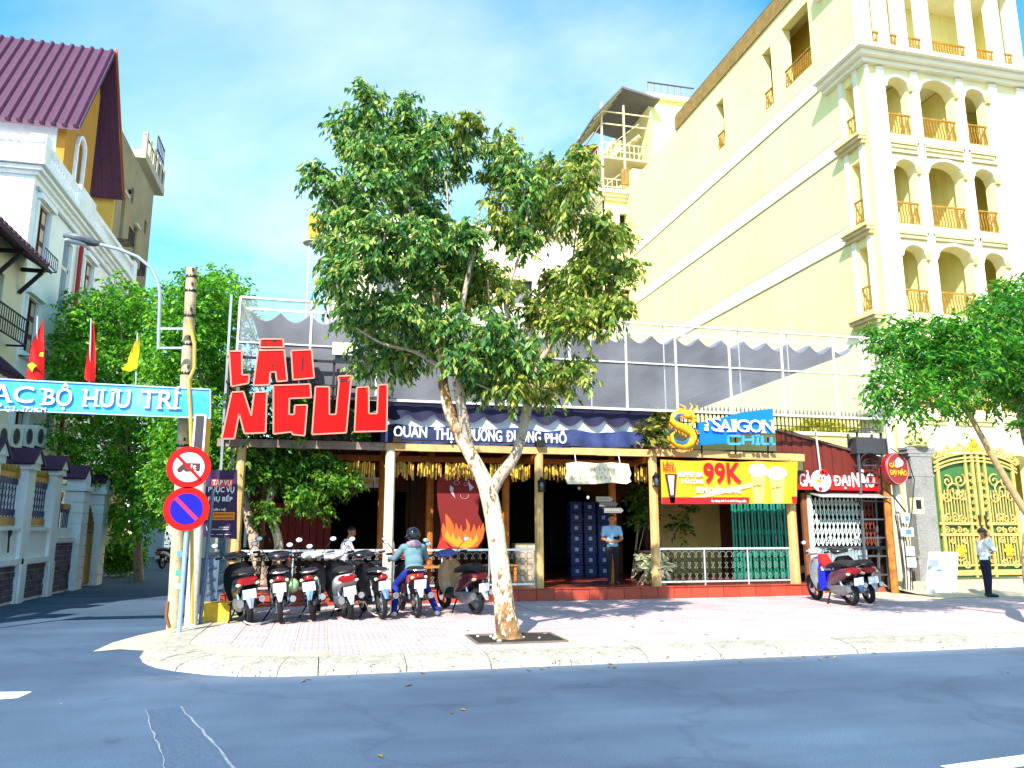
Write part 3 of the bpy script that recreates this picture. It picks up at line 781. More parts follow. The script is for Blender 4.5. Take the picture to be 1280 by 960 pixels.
# ------------------------------------------------------------------ slogan in standing white letters
LW = M('white_letter', '#e8eaf0', .5, var=.04)
slog = thing('slogan_lettering', (3.3, FY, 3.5), 'standing white letters QUÁN THỊT NƯỚNG ĐƯỜNG PHỐ along the timber eave beam', 'sign')
x0, x1 = aY(492, 545, 16.55).x, aY(708, 545, 16.55).x
W = (x1 - x0)
for wd, a, b_ in (('QUÁN', 0, .185), ('THỊT', .225, .375), ('NƯỚNG', .405, .615), ('ĐƯỜNG', .64, .845), ('PHỐ', .87, 1.0)):
    text('lettering', wd, LW, slog, x0 + W * a, 3.54 if wd != 'THỊT' else 3.48, W * (b_ - a), .34 if wd != 'THỊT' else .34, 16.57, .03, .016)
MB().bar((x0 - .1, 16.58, 3.53), (x1 + .1, 16.58, 3.53), .025).build('base_rail', DSTEEL, slog)
for u in (497, 675):
    p = aY(u, 548, 16.6); MB().box(p.x - .1, p.x + .1, 16.5, 16.7, 3.465, 3.60).build('floodlight', DSTEEL, slog)
# ------------------------------------------------------------------ railings
def hexgrid(mb, x0, x1, z0, z1, y, w=.16, t=.009):
    """wrought panel: rows of elongated hexagons and lozenges"""
    nx = max(2, int(round((x1 - x0) / w))); w = (x1 - x0) / nx; nz = 5; h = (z1 - z0) / nz
    for j in range(nz):
        zc = z0 + h * (j + .5)
        for i in range(nx):
            xc = x0 + w * (i + .5) + (w / 2 if j % 2 else 0)
            if xc + w / 2 > x1 + .01: continue
            if j % 2 == 0:
                P = [(xc - w * .5, zc), (xc - w * .25, zc + h / 2), (xc + w * .25, zc + h / 2), (xc + w * .5, zc), (xc + w * .25, zc - h / 2), (xc - w * .25, zc - h / 2)]
            else:
                P = [(xc - w * .4, zc + h / 2), (xc + w * .4, zc - h / 2), (xc, zc), (xc - w * .4, zc - h / 2), (xc + w * .4, zc + h / 2), (xc, zc)]
            for a, b_ in zip(P, P[1:] + P[:1]): mb.bar((a[0], y, a[1]), (b_[0], y, b_[1]), t)
        mb.bar((x0, y, z0 + h * j), (x1, y, z0 + h * j), t)
    return mb
IRON = M('grey_iron', '#8e8d86', .5, metal=.3, var=.2, dirt='#55483a', dscale=9)
def railing(x0, x1, label, n, y=FY + .16):
    r = thing('iron_railing', ((x0 + x1) / 2, y, .388), label, 'railing')
    MB().box(x0, x1, y - .03, y + .03, 1.19, 1.235).build('top_rail', M('rail_white', '#d4d8de', .3, metal=.5), r)
    MB().box(x0, x1, y - .02, y + .02, .46, .50).build('bottom_rail', M('rail_white'), r)
    w = (x1 - x0) / n
    for i in range(n + 1): MB().box(x0 + w * i - .015, x0 + w * i + .015, y - .015, y + .015, .385, 1.19).build('baluster', M('rail_white'), r)
    for i in range(n): hexgrid(MB(), x0 + w * i + .04, x0 + w * (i + 1) - .04, .53, 1.15, y).build('grille_panel', IRON, r)
railing(-1.62, 4.5, 'long iron railing with honeycomb grille behind the row of motorbikes', 6)
railing(7.45, 10.76, 'short iron railing with honeycomb grille under the yellow beer banner', 3)
sr = thing('side_railing', (-2.05, 16.3, .13), 'narrow grey iron side railing leading down the lane beside the yellow block', 'railing')
mb = MB()
for y in (15.0, 16.6): mb.bar((-2.02, y, .13), (-2.02, y, 1.25), .05)
mb.bar((-2.02, 15.0, 1.2), (-2.02, 16.6, 1.2), .04).bar((-2.02, 15.0, .3), (-2.02, 16.6, .3), .03)
for k in range(8): mb.bar((-2.02, 15.2 + k * .18, .3), (-2.02, 15.2 + k * .18, 1.2), .018)
mb.build('frame', M('blue_grey_iron', '#5c6f86', .5, metal=.3, var=.2), sr)
mb = MB()
for k in range(7):
    for j in range(4):
        y, z = 15.3 + k * .18, .42 + j * .22
        mb.bar((-2.02, y - .09, z), (-2.02, y, z + .11), .012).bar((-2.02, y, z + .11), (-2.02, y + .09, z), .012)
mb.build('grille_panel', M('blue_grey_iron'), sr)
p = aZ(268, 777, .13)
blk = MB(); blk.cb((p.x, p.y + .12, .27), (.46, .3, .32))
tag(blk.build('concrete_block', M('yellow_paint_block', '#d2a92c', .85, var=.25, scale=6, dirt='#8d7f5a', dscale=5, damt=.8, bump=.4)), 'yellow painted concrete block at the pavement corner by the poles', 'block')
# ------------------------------------------------------------------ bamboo chimes under the eave
BAM = M('bamboo', '#e6b648', .6, var=.35, scale=12, dirt='#8a5a16', dscale=9, damt=.6)
GRP = 'bamboo chimes hung in a line under the eave'
for k, (u0, u1) in enumerate(((432, 468), (490, 518), (522, 552), (556, 592), (612, 630), (636, 662), (676, 700), (702, 712), (792, 806), (806, 820))):
    a, b_ = aY(u0, 580, 17.35), aY(u1, 580, 17.35)
    nb = max(5, int((b_.x - a.x) / .034))
    t = thing('bamboo_chime', ((a.x + b_.x) / 2, 17.35, 3.17), 'curtain of short golden bamboo tubes under the eave, %s from the white timber post' % ('first left', 'first right', 'second right', 'third right', 'fourth right', 'fifth right', 'sixth right', 'seventh right', 'eighth right', 'ninth right')[k], 'chime', GRP)
    mb, st = MB(), MB()
    for i in range(nb):
        x = a.x + (b_.x - a.x) * (i + .5) / nb + random.uniform(-.01, .01); y = 17.35 + random.uniform(-.06, .06)
        top = 3.10 + random.uniform(-.03, .03); l = random.uniform(.24, .38)
        mb.tube([(x, y, top), (x + random.uniform(-.02, .02), y, top - l)], .017, 6); st.tube([(x, y, top), (x, y, 3.44)], .002, 3)
    mb.build('bamboo_tube', BAM, t); st.build('string', M('string', '#6e5a40'), t)
    if k % 2: MB().ell(((a.x + b_.x) / 2, 17.24, 3.02), (.05, .05, .055), 10, 6).build('paper_ball', M('green_ball', '#a6a84a', .7, var=.2), t)
# ------------------------------------------------------------------ flame curtain
def fc(x, y, d=0.0): return aY(540 + x / 6.857, 560 + y / 6.857, 17.42 - d)
fl = thing('flame_curtain', fc(250, 860), 'dark red hanging cloth printed with orange flames behind the railing', 'curtain')
ol = [(120, 210), (170, 175), (250, 165), (330, 180), (385, 230), (420, 330), (405, 450), (395, 560), (430, 640), (455, 700), (440, 780), (395, 850), (330, 872), (200, 868), (90, 850), (45, 860), (75, 740), (78, 650), (50, 500), (40, 330), (55, 250)]
MB().prism([fc(*q) for q in ol], (0, .02, 0)).build('cloth', M('flame_cloth', '#6e0d0a', .75, var=.15, scale=3), fl)
def tongue(pg, mat, d): MB().prism([fc(*q, d) for q in pg], (0, .004, 0)).build('flame', mat, fl)
tongue([(82, 700), (95, 640), (120, 690), (115, 560), (150, 600), (185, 660), (190, 720), (205, 640), (235, 710), (250, 655), (262, 720), (300, 690), (290, 600), (325, 660), (322, 730), (345, 700), (360, 650), (380, 720), (405, 660), (415, 700), (440, 640), (450, 700), (432, 780), (390, 845), (300, 862), (180, 850), (95, 780)],
       M('flame_orange', '#e2561a', .7, var=.1), .006)
tongue([(110, 760), (130, 700), (160, 770), (180, 720), (205, 790), (235, 750), (255, 800), (285, 740), (305, 800), (330, 760), (350, 800), (385, 730), (395, 790), (350, 838), (290, 868), (200, 840), (140, 800)],
       M('flame_yellow', '#f08a1e', .7, var=.1), .012)
tongue([(45, 860), (85, 760), (110, 800), (150, 860)], M('flame_red', '#c8281a', .7, var=.1), .014)
MK = M('curtain_mark', '#c2a9b4', .8)
mb = MB()
for cx, cy, rx, ry in ((212, 298, 24, 18), (290, 310, 18, 12)):
    P = [fc(cx + rx * math.cos(a * .5236), cy + ry * math.sin(a * .5236), .01) for a in range(12)]
    for a, b_ in zip(P, P[1:] + P[:1]): mb.bar(a, b_, .014, .006)
P = [fc(248 + 0 + 34 * math.cos(R(a)) + 30, 408 + 28 * math.sin(R(a)), .01) for a in range(-20, 215, 20)]
for a, b_ in zip(P, P[1:]): mb.bar(a, b_, .014, .006)
mb.prism([fc(*q, .01) for q in [(305, 265), (330, 310), (358, 338), (325, 370), (318, 330)]], (0, .004, 0))
mb.prism([fc(*q, .01) for q in [(158, 318), (152, 360), (175, 400), (200, 432), (180, 370), (186, 345)]], (0, .004, 0))
mb.build('painted_mark', MK, fl)
# ------------------------------------------------------------------ hanging wooden board, arrow boards, lanterns
bd = thing('hanging_board', aY(748, 592, 16.45), 'pale carved timber board hanging on ropes above the entrance', 'sign')
B = [aY(u, v, 16.43) for u, v in ((708, 579), (722, 577), (745, 579), (765, 578), (786, 580), (787, 586), (789, 592), (787, 598), (789, 602), (783, 605), (764, 603), (745, 605), (724, 605), (710, 605), (707, 598), (709, 590))]
MB().prism(B, (0, .05, 0)).build('board', M('carved_board', '#e8dcbc', .8, var=.1, scale=6, dirt='#b99f6e', dscale=14, damt=.7), bd)
GR = M('carved_groove', '#b59a68', .9)
mb = MB(); rnd = random.Random(3)
for row, (v, u0, u1) in enumerate(((587, 716, 776), (597, 714, 782))):
    u = u0
    while u < u1:
        w = rnd.uniform(2, 4)
        mb.bar(aY(u, v - rnd.uniform(1, 3.5), 16.427), aY(u + w * .5, v + rnd.uniform(1, 3), 16.427), .012, .008)
        mb.bar(aY(u, v, 16.427), aY(u + w, v - rnd.uniform(-2, 2), 16.427), .012, .008); u += w + rnd.uniform(1, 4)
mb.build('carving', GR, bd)
for u in (720, 775):
    p = aY(u, 579, 16.45); MB().tube([(p.x, p.y, p.z), (p.x, p.y + .1, 3.36)], .012, 6).build('rope', M('rope', '#cfc6b2'), bd)
ab = thing('arrow_signpost', aY(766, 640, 18.1), 'small red and white arrow boards on the timber post behind the standing man', 'sign')
for (u0, v0, u1, v1, mt) in ((745, 621, 766, 627, 'w'), (749, 627, 772, 633, 'r'), (755, 635, 779, 641, 'r')):
    a, b_ = aY(u0, v1, 18.12), aY(u1, v0, 18.12); h = b_.z - a.z
    pl = MB().prism([(a.x, 18.1, a.z), (b_.x - h / 2, 18.1, a.z), (b_.x, 18.1, a.z + h / 2), (b_.x - h / 2, 18.1, b_.z), (a.x, 18.1, b_.z)], (0, .02, 0)).build('arrow_board', M('arrow_red', '#8e2c1e', .7) if mt == 'r' else M('arrow_white', '#cfc5b4', .7), ab)
    mb = MB(); u = u0 + 3
    while u < u1 - 5: mb.bar(aY(u, v1 - 2, 18.09), aY(u + 1, v0 + 2, 18.09), .018, .006); u += 2.4
    mb.build('painted_lettering', M('arrow_white', '#cfc5b4') if mt == 'r' else M('arrow_red'), pl)
for u, v, y, lab in ((677, 602, 16.55, 'black metal lantern on the timber post left of the entrance'), (820, 596, 16.55, 'black metal lantern on the timber post right of the entrance')):
    p = aY(u, v, y); t = thing('wall_lantern', (p.x, p.y, p.z - .2), lab, 'lantern')
    LB = M('lantern_black', '#17151a', .5, metal=.4)
    MB().lathe([(.02, .30), (.03, .27), (.10, .20), (.09, .19), (.085, .18)], (p.x, p.y, p.z - .2), 8).build('cap', LB, t)
    mb = MB()
    for a in range(4): 
        c_, s_ = math.cos(a * 1.5708 + .78), math.sin(a * 1.5708 + .78); mb.bar((p.x + .08 * c_, p.y + .08 * s_, p.z - .2), (p.x + .085 * c_, p.y + .085 * s_, p.z), .014)
    mb.box(p.x - .07, p.x + .07, p.y - .07, p.y + .07, p.z - .22, p.z - .195).bar((p.x, p.y + .02, p.z + .1), (p.x, p.y + .14, p.z + .06), .02)
    mb.build('cage', LB, t); MB().lathe([(.05, 0), (.06, .08), (.055, .17)], (p.x, p.y, p.z - .19), 8).build('glass', M('lantern_glass', '#4a4a52', .1, spec=.8), t)
# ------------------------------------------------------------------ inside: crates, tables, cabinet, menu boards
BLU = M('crate_blue', '#1c3478', .45, var=.15, rand=.12)
CW = M('bottle_pale', '#a9c3e6', .3)
p0 = aY(717, 712, 20.6); cm = None
crate = thing('bottle_crate', (0, 0, 0), 'blue crate of water bottles stacked by the arch', 'crate', 'blue bottle crates stacked by the arch')
mb = MB(); w, h = .34, .29
mb.box(-w / 2, w / 2, 0, .02, 0, h - .02).box(-w / 2, w / 2, .3, .32, 0, h - .02).box(-w / 2, -w / 2 + .02, .02, .3, 0, h - .02).box(w / 2 - .02, w / 2, .02, .3, 0, h - .02).box(-w / 2 + .02, w / 2 - .02, .02, .3, 0, .02)
mb.build('crate_shell', BLU, crate)
mb = MB()
for i in range(3): mb.lathe([(.035, .1), (.035, .2), (.015, .24), (.012, .26)], (-.1 + .1 * i, .05 - .0, .02), 8)
mb.build('bottles', CW, crate)
MB().box(-.05, .05, -.004, 0, .09, .19).build('crate_label', CW, crate)
first = True
for i in range(3):
    for j in range(7):
        o = crate if first else copy_tree(crate); first = False
        o.location = (p0.x + .2 + i * .40, 20.9 + random.uniform(-.02, .02), .39 + j * .292)
        o['label'] = 'blue bottle crate by the arch, %s stack, %s from the floor' % (('left', 'middle', 'right')[i], ('lowest', 'second', 'third', 'fourth', 'fifth', 'sixth', 'topmost')[j])
def table(x, y, w, d, h, label, mat, cat='table'):
    t = thing('dining_table' if cat == 'table' else 'bench', (x, y, .388), label, cat)
    MB().box(x - w / 2, x + w / 2, y - d / 2, y + d / 2, .388 + h - .04, .388 + h).build('top' if cat == 'table' else 'seat', mat, t)
    for sx in (-1, 1):
        for sy in (-1, 1): MB().cb((x + sx * (w / 2 - .06), y + sy * (d / 2 - .06), .388 + (h - .04) / 2), (.06, .06, h - .04)).build('leg', mat, t)
    return t
OW = M('orange_bench', '#c4711f', .55, var=.25, scale=5)
table(2.9, 18.9, 1.4, .7, .72, 'dark timber dining table behind the railing by the flame curtain', DARKW)
table(2.8, 18.0, 1.4, .32, .44, 'orange timber bench behind the railing left of the tree trunk', OW, 'bench')
table(4.0, 18.3, .9, .5, .46, 'orange timber bench behind the railing right of the tree trunk', OW, 'bench')
table(.1, 18.6, 1.6, .7, .72, 'dark timber table where the diners sit at the left', DARKW)
table(8.1, 18.6, .8, .6, .74, 'dark timber table with plant right of the standing man', DARKW)
p = aY(657, 690, 18.7); cb = thing('cabinet', (p.x, 18.7, .388), 'small beige cabinet left of the dark arch', 'cabinet')
MB().box(p.x - .3, p.x + .3, 18.5, 18.9, .388, 1.32).build('carcass', M('beige_laminate', '#b5a68c', .6), cb)
for i in (-1, 1): MB().box(p.x + (i - 1) * .145 + .0, p.x + (i - 1) * .145 + .28, 18.485, 18.498, .42, 1.28).build('door', M('beige_laminate'), cb)
mp_ = thing('menu_board', aY(455, 610, 18.9), 'white menu banner with pictures above the dark opening at the left', 'menu')
a, b_ = aY(417, 609, 18.9), aY(491, 597, 18.9)
for k in range(3):
    w = (b_.x - a.x) / 3; MB().box(a.x + w * k + .01, a.x + w * (k + 1) - .01, 18.88, 18.9, a.z, b_.z).build('menu_panel', M('menu_white', '#d8dade', .6), mp_)
    for q in range(2): MB().ell((a.x + w * (k + .3 + .4 * q), 18.875, (a.z + b_.z) / 2 + .02), (.09, .008, .07), 8, 5).build('menu_picture', M('menu_photo', '#3a4460' if q else '#c8a83a', .6, rand=.5), mp_)
for k, (u, v) in enumerate(((343, 588), (416, 590), (362, 573), (381, 586), (619, 597), (724, 610), (735, 622))):
    p = aY(u, v, 17.9); t = thing('pendant_bulb', p, None, 'lamp', 'bare bulbs hanging under the restaurant ceiling'); t['label'] = 'small pale bulb hanging on a wire ' + ('above the vine stem', 'left of the menu banner', 'high in the vine leaves', 'beside the vine leaves', 'before the dark arch', 'under the carved hanging board', 'beside the arrow boards')[k]
    MB().ell(p, (.035, .035, .045), 8, 6).build('bulb', M('bulb_glass', '#d8d4c8', .25), t); MB().tube([(p.x, p.y, p.z + .04), (p.x, p.y, 3.48)], .004, 4).build('wire', DSTEEL, t)
# green folding gate behind the right railing
GG = M('gate_green', '#15806a', .5, var=.15, dirt='#0c4a3c', dscale=4)
a, b_ = aY(915, 640, 17.5), aY(984, 640, 17.5)
fg = thing('folding_gate', ((a.x + b_.x) / 2, 17.5, .388), 'tall green folding steel gate behind the railing under the banner', 'gate')
n_ = 17; w = (b_.x - a.x) / n_
for i in range(n_ + 1):
    MB().box(a.x + w * i - .022, a.x + w * i + .022, 17.48 + (.03 if i % 2 else 0), 17.51 + (.03 if i % 2 else 0), .40, 2.42).build('slat', GG, fg)
mb = MB()
for i in range(n_):
    for z in (.6, 1.1, 1.6, 2.1): mb.bar((a.x + w * i, 17.5, z - .12), (a.x + w * (i + 1), 17.5, z + .12), .018, .006).bar((a.x + w * i, 17.52, z + .12), (a.x + w * (i + 1), 17.52, z - .12), .018, .006)
mb.build('lattice', GG, fg)
MB().box(a.x - .1, b_.x + .1, 17.45, 17.55, 2.42, 2.47).build('head_track', GG, fg)
# ------------------------------------------------------------------ yellow beer banner
def bn(u, v, d=0.0): return aY(810 + u / 6.4, 500 + v / 6.4, 16.47 - d)
bn_t = thing('beer_banner', bn(640, 830), 'wide yellow beer banner with a red strip reading 99K tied between timber posts', 'banner')
tl, tr_, br, bl = bn(100, 478), bn(1195, 492), bn(1190, 828), bn(112, 832)
mb = MB(); rows = []
for j in range(9):
    row = []
    for i in range(41):
        s_, t_ = i / 40, j / 8
        p = tl.lerp(tr_, s_).lerp(bl.lerp(br, s_), t_)
        p.y += .009 * math.sin(s_ * 23 + t_ * 3) * (1 - t_ * .6) + .006 * math.sin(s_ * 9 - t_ * 5)
        p.z -= .03 * math.sin(math.pi * s_) * (1 - t_) * 1.0 * abs(math.sin(s_ * 9))
        row.append(p)
    rows.append(row)
mb.sheet(rows, thick=(0, .008, 0)).build('cloth', M('banner_yellow', '#e6a41a', .5, var=.1, scale=1.5), bn_t, smooth=True)
def bpoly(nm, pg, mat, d, th=.006): return MB().prism([bn(*q, d) for q in pg], (0, th, 0)).build(nm, mat, bn_t)
BR, BW = M('banner_red', '#d4131a', .5), M('banner_white', '#f4efe2', .5)
bpoly('red_strip', [(112, 778), (812, 778), (806, 830), (112, 832)], BR, .026)
bpoly('red_corner', [(1150, 772), (1194, 772), (1190, 820), (1160, 828)], BR, .026)
def btext(body, u0, v0, u1, v1, mat, d=.05, bold=.03, tilt=0, shear=0):
    a, b_ = bn(u0, v1, d), bn(u1, v0, d); text('lettering', body, mat, bn_t, a.x, a.z, b_.x - a.x, b_.z - a.z, a.y, .006, bold, shear, tilt=tilt)
btext('99K', 450, 508, 745, 668, BR, .034, .025, R(1.5))
btext('LÃO', 120, 490, 205, 530, BR, .034, .02); btext('NGƯU', 122, 528, 218, 572, BR, .034, .02)
btext('BUFFET BIA', 245, 578, 440, 612, BW, .034, .018); btext('THỦ CÔNG', 258, 624, 440, 668, BW, .034, .018)
btext('ĐÊ MÊ CHẲNG CƯỠNG', 385, 682, 740, 742, BW, .034, .018)
btext('Áp dụng thứ 3 và thứ 5 hàng tuần', 505, 794, 785, 820, BW, .034, .012)
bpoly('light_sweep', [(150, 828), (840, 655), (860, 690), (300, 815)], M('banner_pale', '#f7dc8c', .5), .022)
GL, FO = M('beer_gold', '#f4d96a', .3, var=.1), M('foam', '#fbf7ea', .8)
for (u, w_) in ((880, 100), (1030, 110)):
    v = 0 if u < 900 else 25
    bpoly('beer_glass', [(u - w_ * .55, 590 + v), (u + w_ * .6, 590 + v), (u + w_ * .45, 826), (u - w_ * .3, 826)], GL, .026)
    P = [(u + (w_ * .75) * math.cos(R(a)), 565 + v + 58 * math.sin(R(a)) * (1 if math.sin(R(a)) < 0 else .8)) for a in range(0, 360, 20)]
    bpoly('foam', P, FO, .032)
    a = bn(u - 40, 700 + v * .6, .038); text('lettering', 'LÃO NGƯU', M('logo_dark', '#5a2416'), bn_t, a.x, a.z, .24, .06, a.y, .004, .015, tilt=R(8))
bpoly('beer_tower', [(135, 592), (232, 592), (214, 826), (180, 826)], M('tower_dark', '#4a1d2a', .4), .026)
bpoly('beer_tower_glass', [(158, 605), (210, 605), (202, 760), (184, 760)], M('tower_glow', '#f3ead0', .4), .032)
# ------------------------------------------------------------------ blue beer sign with gold dragon-like S
sg = thing('beer_sign', aY(900, 560, 16.35), 'blue beer sign reading BIA SAIGON CHILL with a golden S dragon', 'sign')
def sp(u, v, d=0.0): return aY(810 + u / 6.4, 500 + v / 6.4, 16.40 - d)
MB().prism([sp(*q) for q in [(402, 180), (520, 160), (740, 100), (990, 68), (1005, 140), (1000, 270), (690, 270), (640, 345), (420, 360), (405, 250)]], (0, .09, 0)).build('blue_panel', M('sign_blue', '#0f6fd6', .35, var=.06, coat=.2), sg)
SW = M('sign_white', '#f2f4f8', .4)
def stext(body, u0, v0, u1, v1, mat, d=.03, bold=.012, tilt=0, ext=.03):
    a, b_ = sp(u0, v1, d), sp(u1, v0, d); return text('lettering', body, mat, sg, a.x, a.z, b_.x - a.x, b_.z - a.z, a.y, ext, bold, tilt=tilt)
stext('S', 510, 140, 578, 250, SW, bold=.01); stext('A', 572, 160, 662, 250, SW); stext('I', 672, 160, 700, 250, SW, bold=.0)
stext('G', 708, 158, 800, 256, SW, bold=.01); stext('O', 808, 160, 905, 258, SW, bold=.01); stext('N', 915, 165, 1000, 258, SW)
mb = MB()     # serifs of the white letters
for u0, u1, v in ((566, 606, 250), (632, 668, 250), (664, 708, 250), (664, 708, 160), (908, 944, 258), (905, 940, 166), (975, 1008, 166), (770, 808, 212), (510, 516, 225), (572, 578, 160)):
    mb.bar(sp(u0, v, .045), sp(u1, v, .045), .018, .03)
mb.build('letter_serif', SW, sg)
a = sp(480, 248, .03); text('lettering', 'BIA', SW, sg, a.x, a.z, .3, .1, a.y, .02, .012, tilt=R(84))
CB = M('chill_blue', '#3f9cf0', .35)
mb = MB()   # CHILL in outline strokes
for S in ([(735, 300), (735, 288), (640, 288), (640, 352), (735, 352), (735, 336)], [(760, 285), (760, 355)], [(760, 318), (838, 318)], [(838, 285), (838, 355)], [(858, 287), (892, 287)], [(875, 287), (875, 352)], [(858, 352), (892, 352)], [(912, 287), (912, 352), (962, 352)], [(985, 300), (985, 352), (1016, 352)]):
    for a, b_ in zip(S, S[1:]): mb.bar(sp(*a, .03), sp(*b_, .03), .045, .05)
mb.build('lettering', CB, sg)
GOLD = M('dragon_gold', '#e8b21c', .35, var=.15, scale=6, coat=.3)
S = [(345, 205), (372, 165), (350, 120), (300, 105), (245, 100), (205, 125), (195, 165), (230, 200), (290, 225), (345, 255), (365, 300), (345, 345), (295, 368), (235, 355), (195, 320), (190, 280), (215, 255)]
rad = [.035, .06, .085, .08, .075, .085, .09, .10, .11, .11, .105, .10, .095, .08, .065, .045, .015]
mb = MB(); mb.tube([sp(u, v, .02) for u, v in S], [r_ * .86 for r_ in rad], 10); dr = mb.build('dragon_body', GOLD, sg, smooth=True)
mb = MB()
for i in range(1, len(S) - 2):
    a, b_ = Vector(S[i] + (0,)), Vector(S[i + 1] + (0,)); d = (b_ - a).normalized(); n_ = Vector((-d.y, d.x, 0))
    for t in (0.1, .55):
        q = a.lerp(b_, t); r_ = rad[i] * 6.4 * 58 * 1.0
        sgn = 1 if i < 6 or i > 8 else -1
        for s_ in (sgn,):
            base = q - n_ * s_ * rad[i] * 350; tip = base - n_ * s_ * 22 + d * 14
            mb.prism([sp(*(base - d * 10).xy, .03), sp(*(base + d * 10).xy, .03), sp(*tip.xy, .03)], (0, .03, 0))
mb.build('dragon_spines', M('dragon_orange', '#d88a14', .4), dr)
mb = MB()
mb.ell(sp(318, 122, .05), (.11, .07, .07), 10, 6).ell(sp(370, 135, .05), (.07, .05, .045), 10, 6)
for (c0, c1) in (((300, 95), (265, 40)), ((330, 95), (345, 35)), ((350, 100), (395, 50)), ((290, 100), (240, 70))):
    p, q = sp(*c0, .04), sp(*c1, .04); mid = p.lerp(q, .6) + Vector((.05, 0, .02)); mb.tube([p, mid, q, q + Vector((-.05, 0, .03))], [.03, .022, .014, .006], 6)
mb.build('dragon_head', GOLD, dr, smooth=True)
mb = MB()
for S2 in ([(235, 175), (215, 145), (240, 118), (275, 110)], [(205, 300), (230, 330), (275, 345), (310, 330), (325, 300)]):
    mb.tube([sp(u, v, .10) for u, v in S2], [.01, .028, .028, .01] if len(S2) == 4 else [.008, .025, .028, .025, .008], 6)
mb.build('dragon_belly', M('sign_blue'), dr, smooth=True)
mb = MB()
for u in (430, 700, 960): mb.bar(sp(u, 300, -.13), sp(u, 430, -.13), .03)
mb.build('stay', DSTEEL, sg)
# ================================================================== chicken shop booth beside the restaurant
MAR = M('maroon_sheet', '#6b2418', .6, var=.2, scale=2, dirt='#3d150e', dscale=2, bump=0)
shop = thing('chicken_shop', (12.4, 17.3, .122), 'maroon sheet metal booth with white folding window grille beside the restaurant', 'shop')
pz = [aY(978, 540, 17.3), aY(1000, 545, 17.3), aY(1108, 578, 17.3)]
xL, xR = 11.56, aY(1108, 600, 17.3).x
zl, zr = aY(990, 541, 17.3).z, aY(1108, 576, 17.3).z
n_ = 22
for i in range(n_):        # wide ribs of the sheet gable
    a, b_ = xL - .6 + (xR - xL + .6) * i / n_, xL - .6 + (xR - xL + .6) * (i + 1) / n_
    t0 = (a - xL) / (xR - xL); z1 = zl + (zr - zl) * max(-.1, t0)
    z1b = zl + (zr - zl) * max(-.1, (b_ - xL) / (xR - xL))
    y = 17.3 - (.02 if i % 2 else 0)
    MB().prism([(a, y, 2.55 if a > xL else 3.5), (b_, y, 2.55 if a > xL else 3.5), (b_, y, z1b), (a, y, z1)], (0, .03, 0)).build('sheet_rib', MAR, shop)
MB().bar((xL - .6, 17.26, zl + .06), (xR + .05, 17.26, zr + .02), .05, .06).build('verge', M('verge_grey', '#5d4a42', .7), shop)
MB().box(xL - .02, xR, 17.36, 20, .02, .25).build('base', MORT, shop)
for i in range(5): MB().box(xL - .0 + i * .44, xL + .43 + i * .44, 17.29, 17.355, .13, .27).build('base_tile', M('old_red_tile', '#a05236', .7, var=.3, dirt='#b9a88a', dscale=5, rand=.2), shop)
MB().box(xL + .02, xR, 19.5, 19.6, .25, 3.3).box(xR - .06, xR, 17.4, 19.5, .25, 3.2).build('inner_wall', M('booth_inner', '#33201a', .9), shop)
MB().box(xL + .02, xR, 17.4, 19.6, 2.95, 3.0).build('booth_ceiling', M('booth_inner'), shop)
gx0, gx1 = aY(1016, 650, 17.3).x, aY(1092, 650, 17.3).x
gz0, gz1 = aY(1050, 682, 17.3).z, aY(1050, 622, 17.3).z
MB().box(xL, gx0 - .02, 17.3, 17.38, .25, 2.55).build('jamb', M('jamb_wood', '#7a4626', .8, var=.3), shop)
MB().box(gx0 - .14, gx0 - .03, 17.26, 17.296, .3, 2.5).build('jamb', M('white_timber'), shop)
MB().box(gx0 - .02, xR - .1, 17.28, 17.38, gz0 - .09, gz0 - .02).build('sill', M('sill_steel', '#4e5157', .6, metal=.4), shop)
SG = M('scissor_grille', '#cfe0da', .5, var=.1)
SR = M('scissor_grille_red', '#7a3a28', .6, var=.2)
n_ = 15; w = (gx1 - gx0) / n_
for i in range(n_ + 1):
    x = gx0 + w * i; mt = SG if i < 12 else SR
    mb = MB().box(x - .012, x + .012, 17.30, 17.318, gz0, gz1)
    if i < n_:
        k = 5; h = (gz1 - gz0) / k
        for j in range(k):
            z = gz0 + h * j
            mb.bar((x, 17.30, z), (x + w, 17.30, z + h), .022, .008).bar((x, 17.315, z + h), (x + w, 17.315, z), .022, .008)
    mb.build('grille_slat', mt, shop)
ZN = M('zinc_sheet', '#93a3a8', .45, metal=.45, var=.25, scale=3, dirt='#6a5a48', dscale=2.5, damt=.6)
n_ = 16; zx0, zx1 = gx0 - .02, aY(1085, 700, 17.3).x
rows = [[Vector((zx0 + (zx1 - zx0) * i / 64, 17.30 + .018 * math.sin(i * math.pi / 2), z)) for i in range(65)] for z in (.27, gz0 - .1)]
MB().sheet(rows, thick=(0, .006, 0)).build('corrugated_panel', ZN, shop, smooth=True)
a0, a1 = aY(1012, 616, 17.28), aY(1110, 624, 17.28)
MB().prism([(gx0 - .12, 17.28, gz1 + .12), (gx0 - .12, 16.75, gz1 + .0), (gx0 - .12, 16.75, gz1 - .02), (gx0 - .12, 17.28, gz1 + .1)], (gx1 + .25 - gx0, 0, 0)).build('window_hood', M('hood_metal', '#b3b3ad', .45, metal=.3, var=.15), shop)
ds = thing('shop_sign', aY(1045, 612, 17.1), 'red sign band with white letters GÀ ĐẠI NÃO under the maroon gable', 'sign')
a, b_ = aY(997, 612, 17.1), aY(1096, 594, 17.1); c_ = aY(997, 592, 17.1)
MB().box(a.x, b_.x, 17.08, 17.2, a.z, a.z + .36).build('red_band', M('shop_red', '#c01412', .45, var=.1), ds)
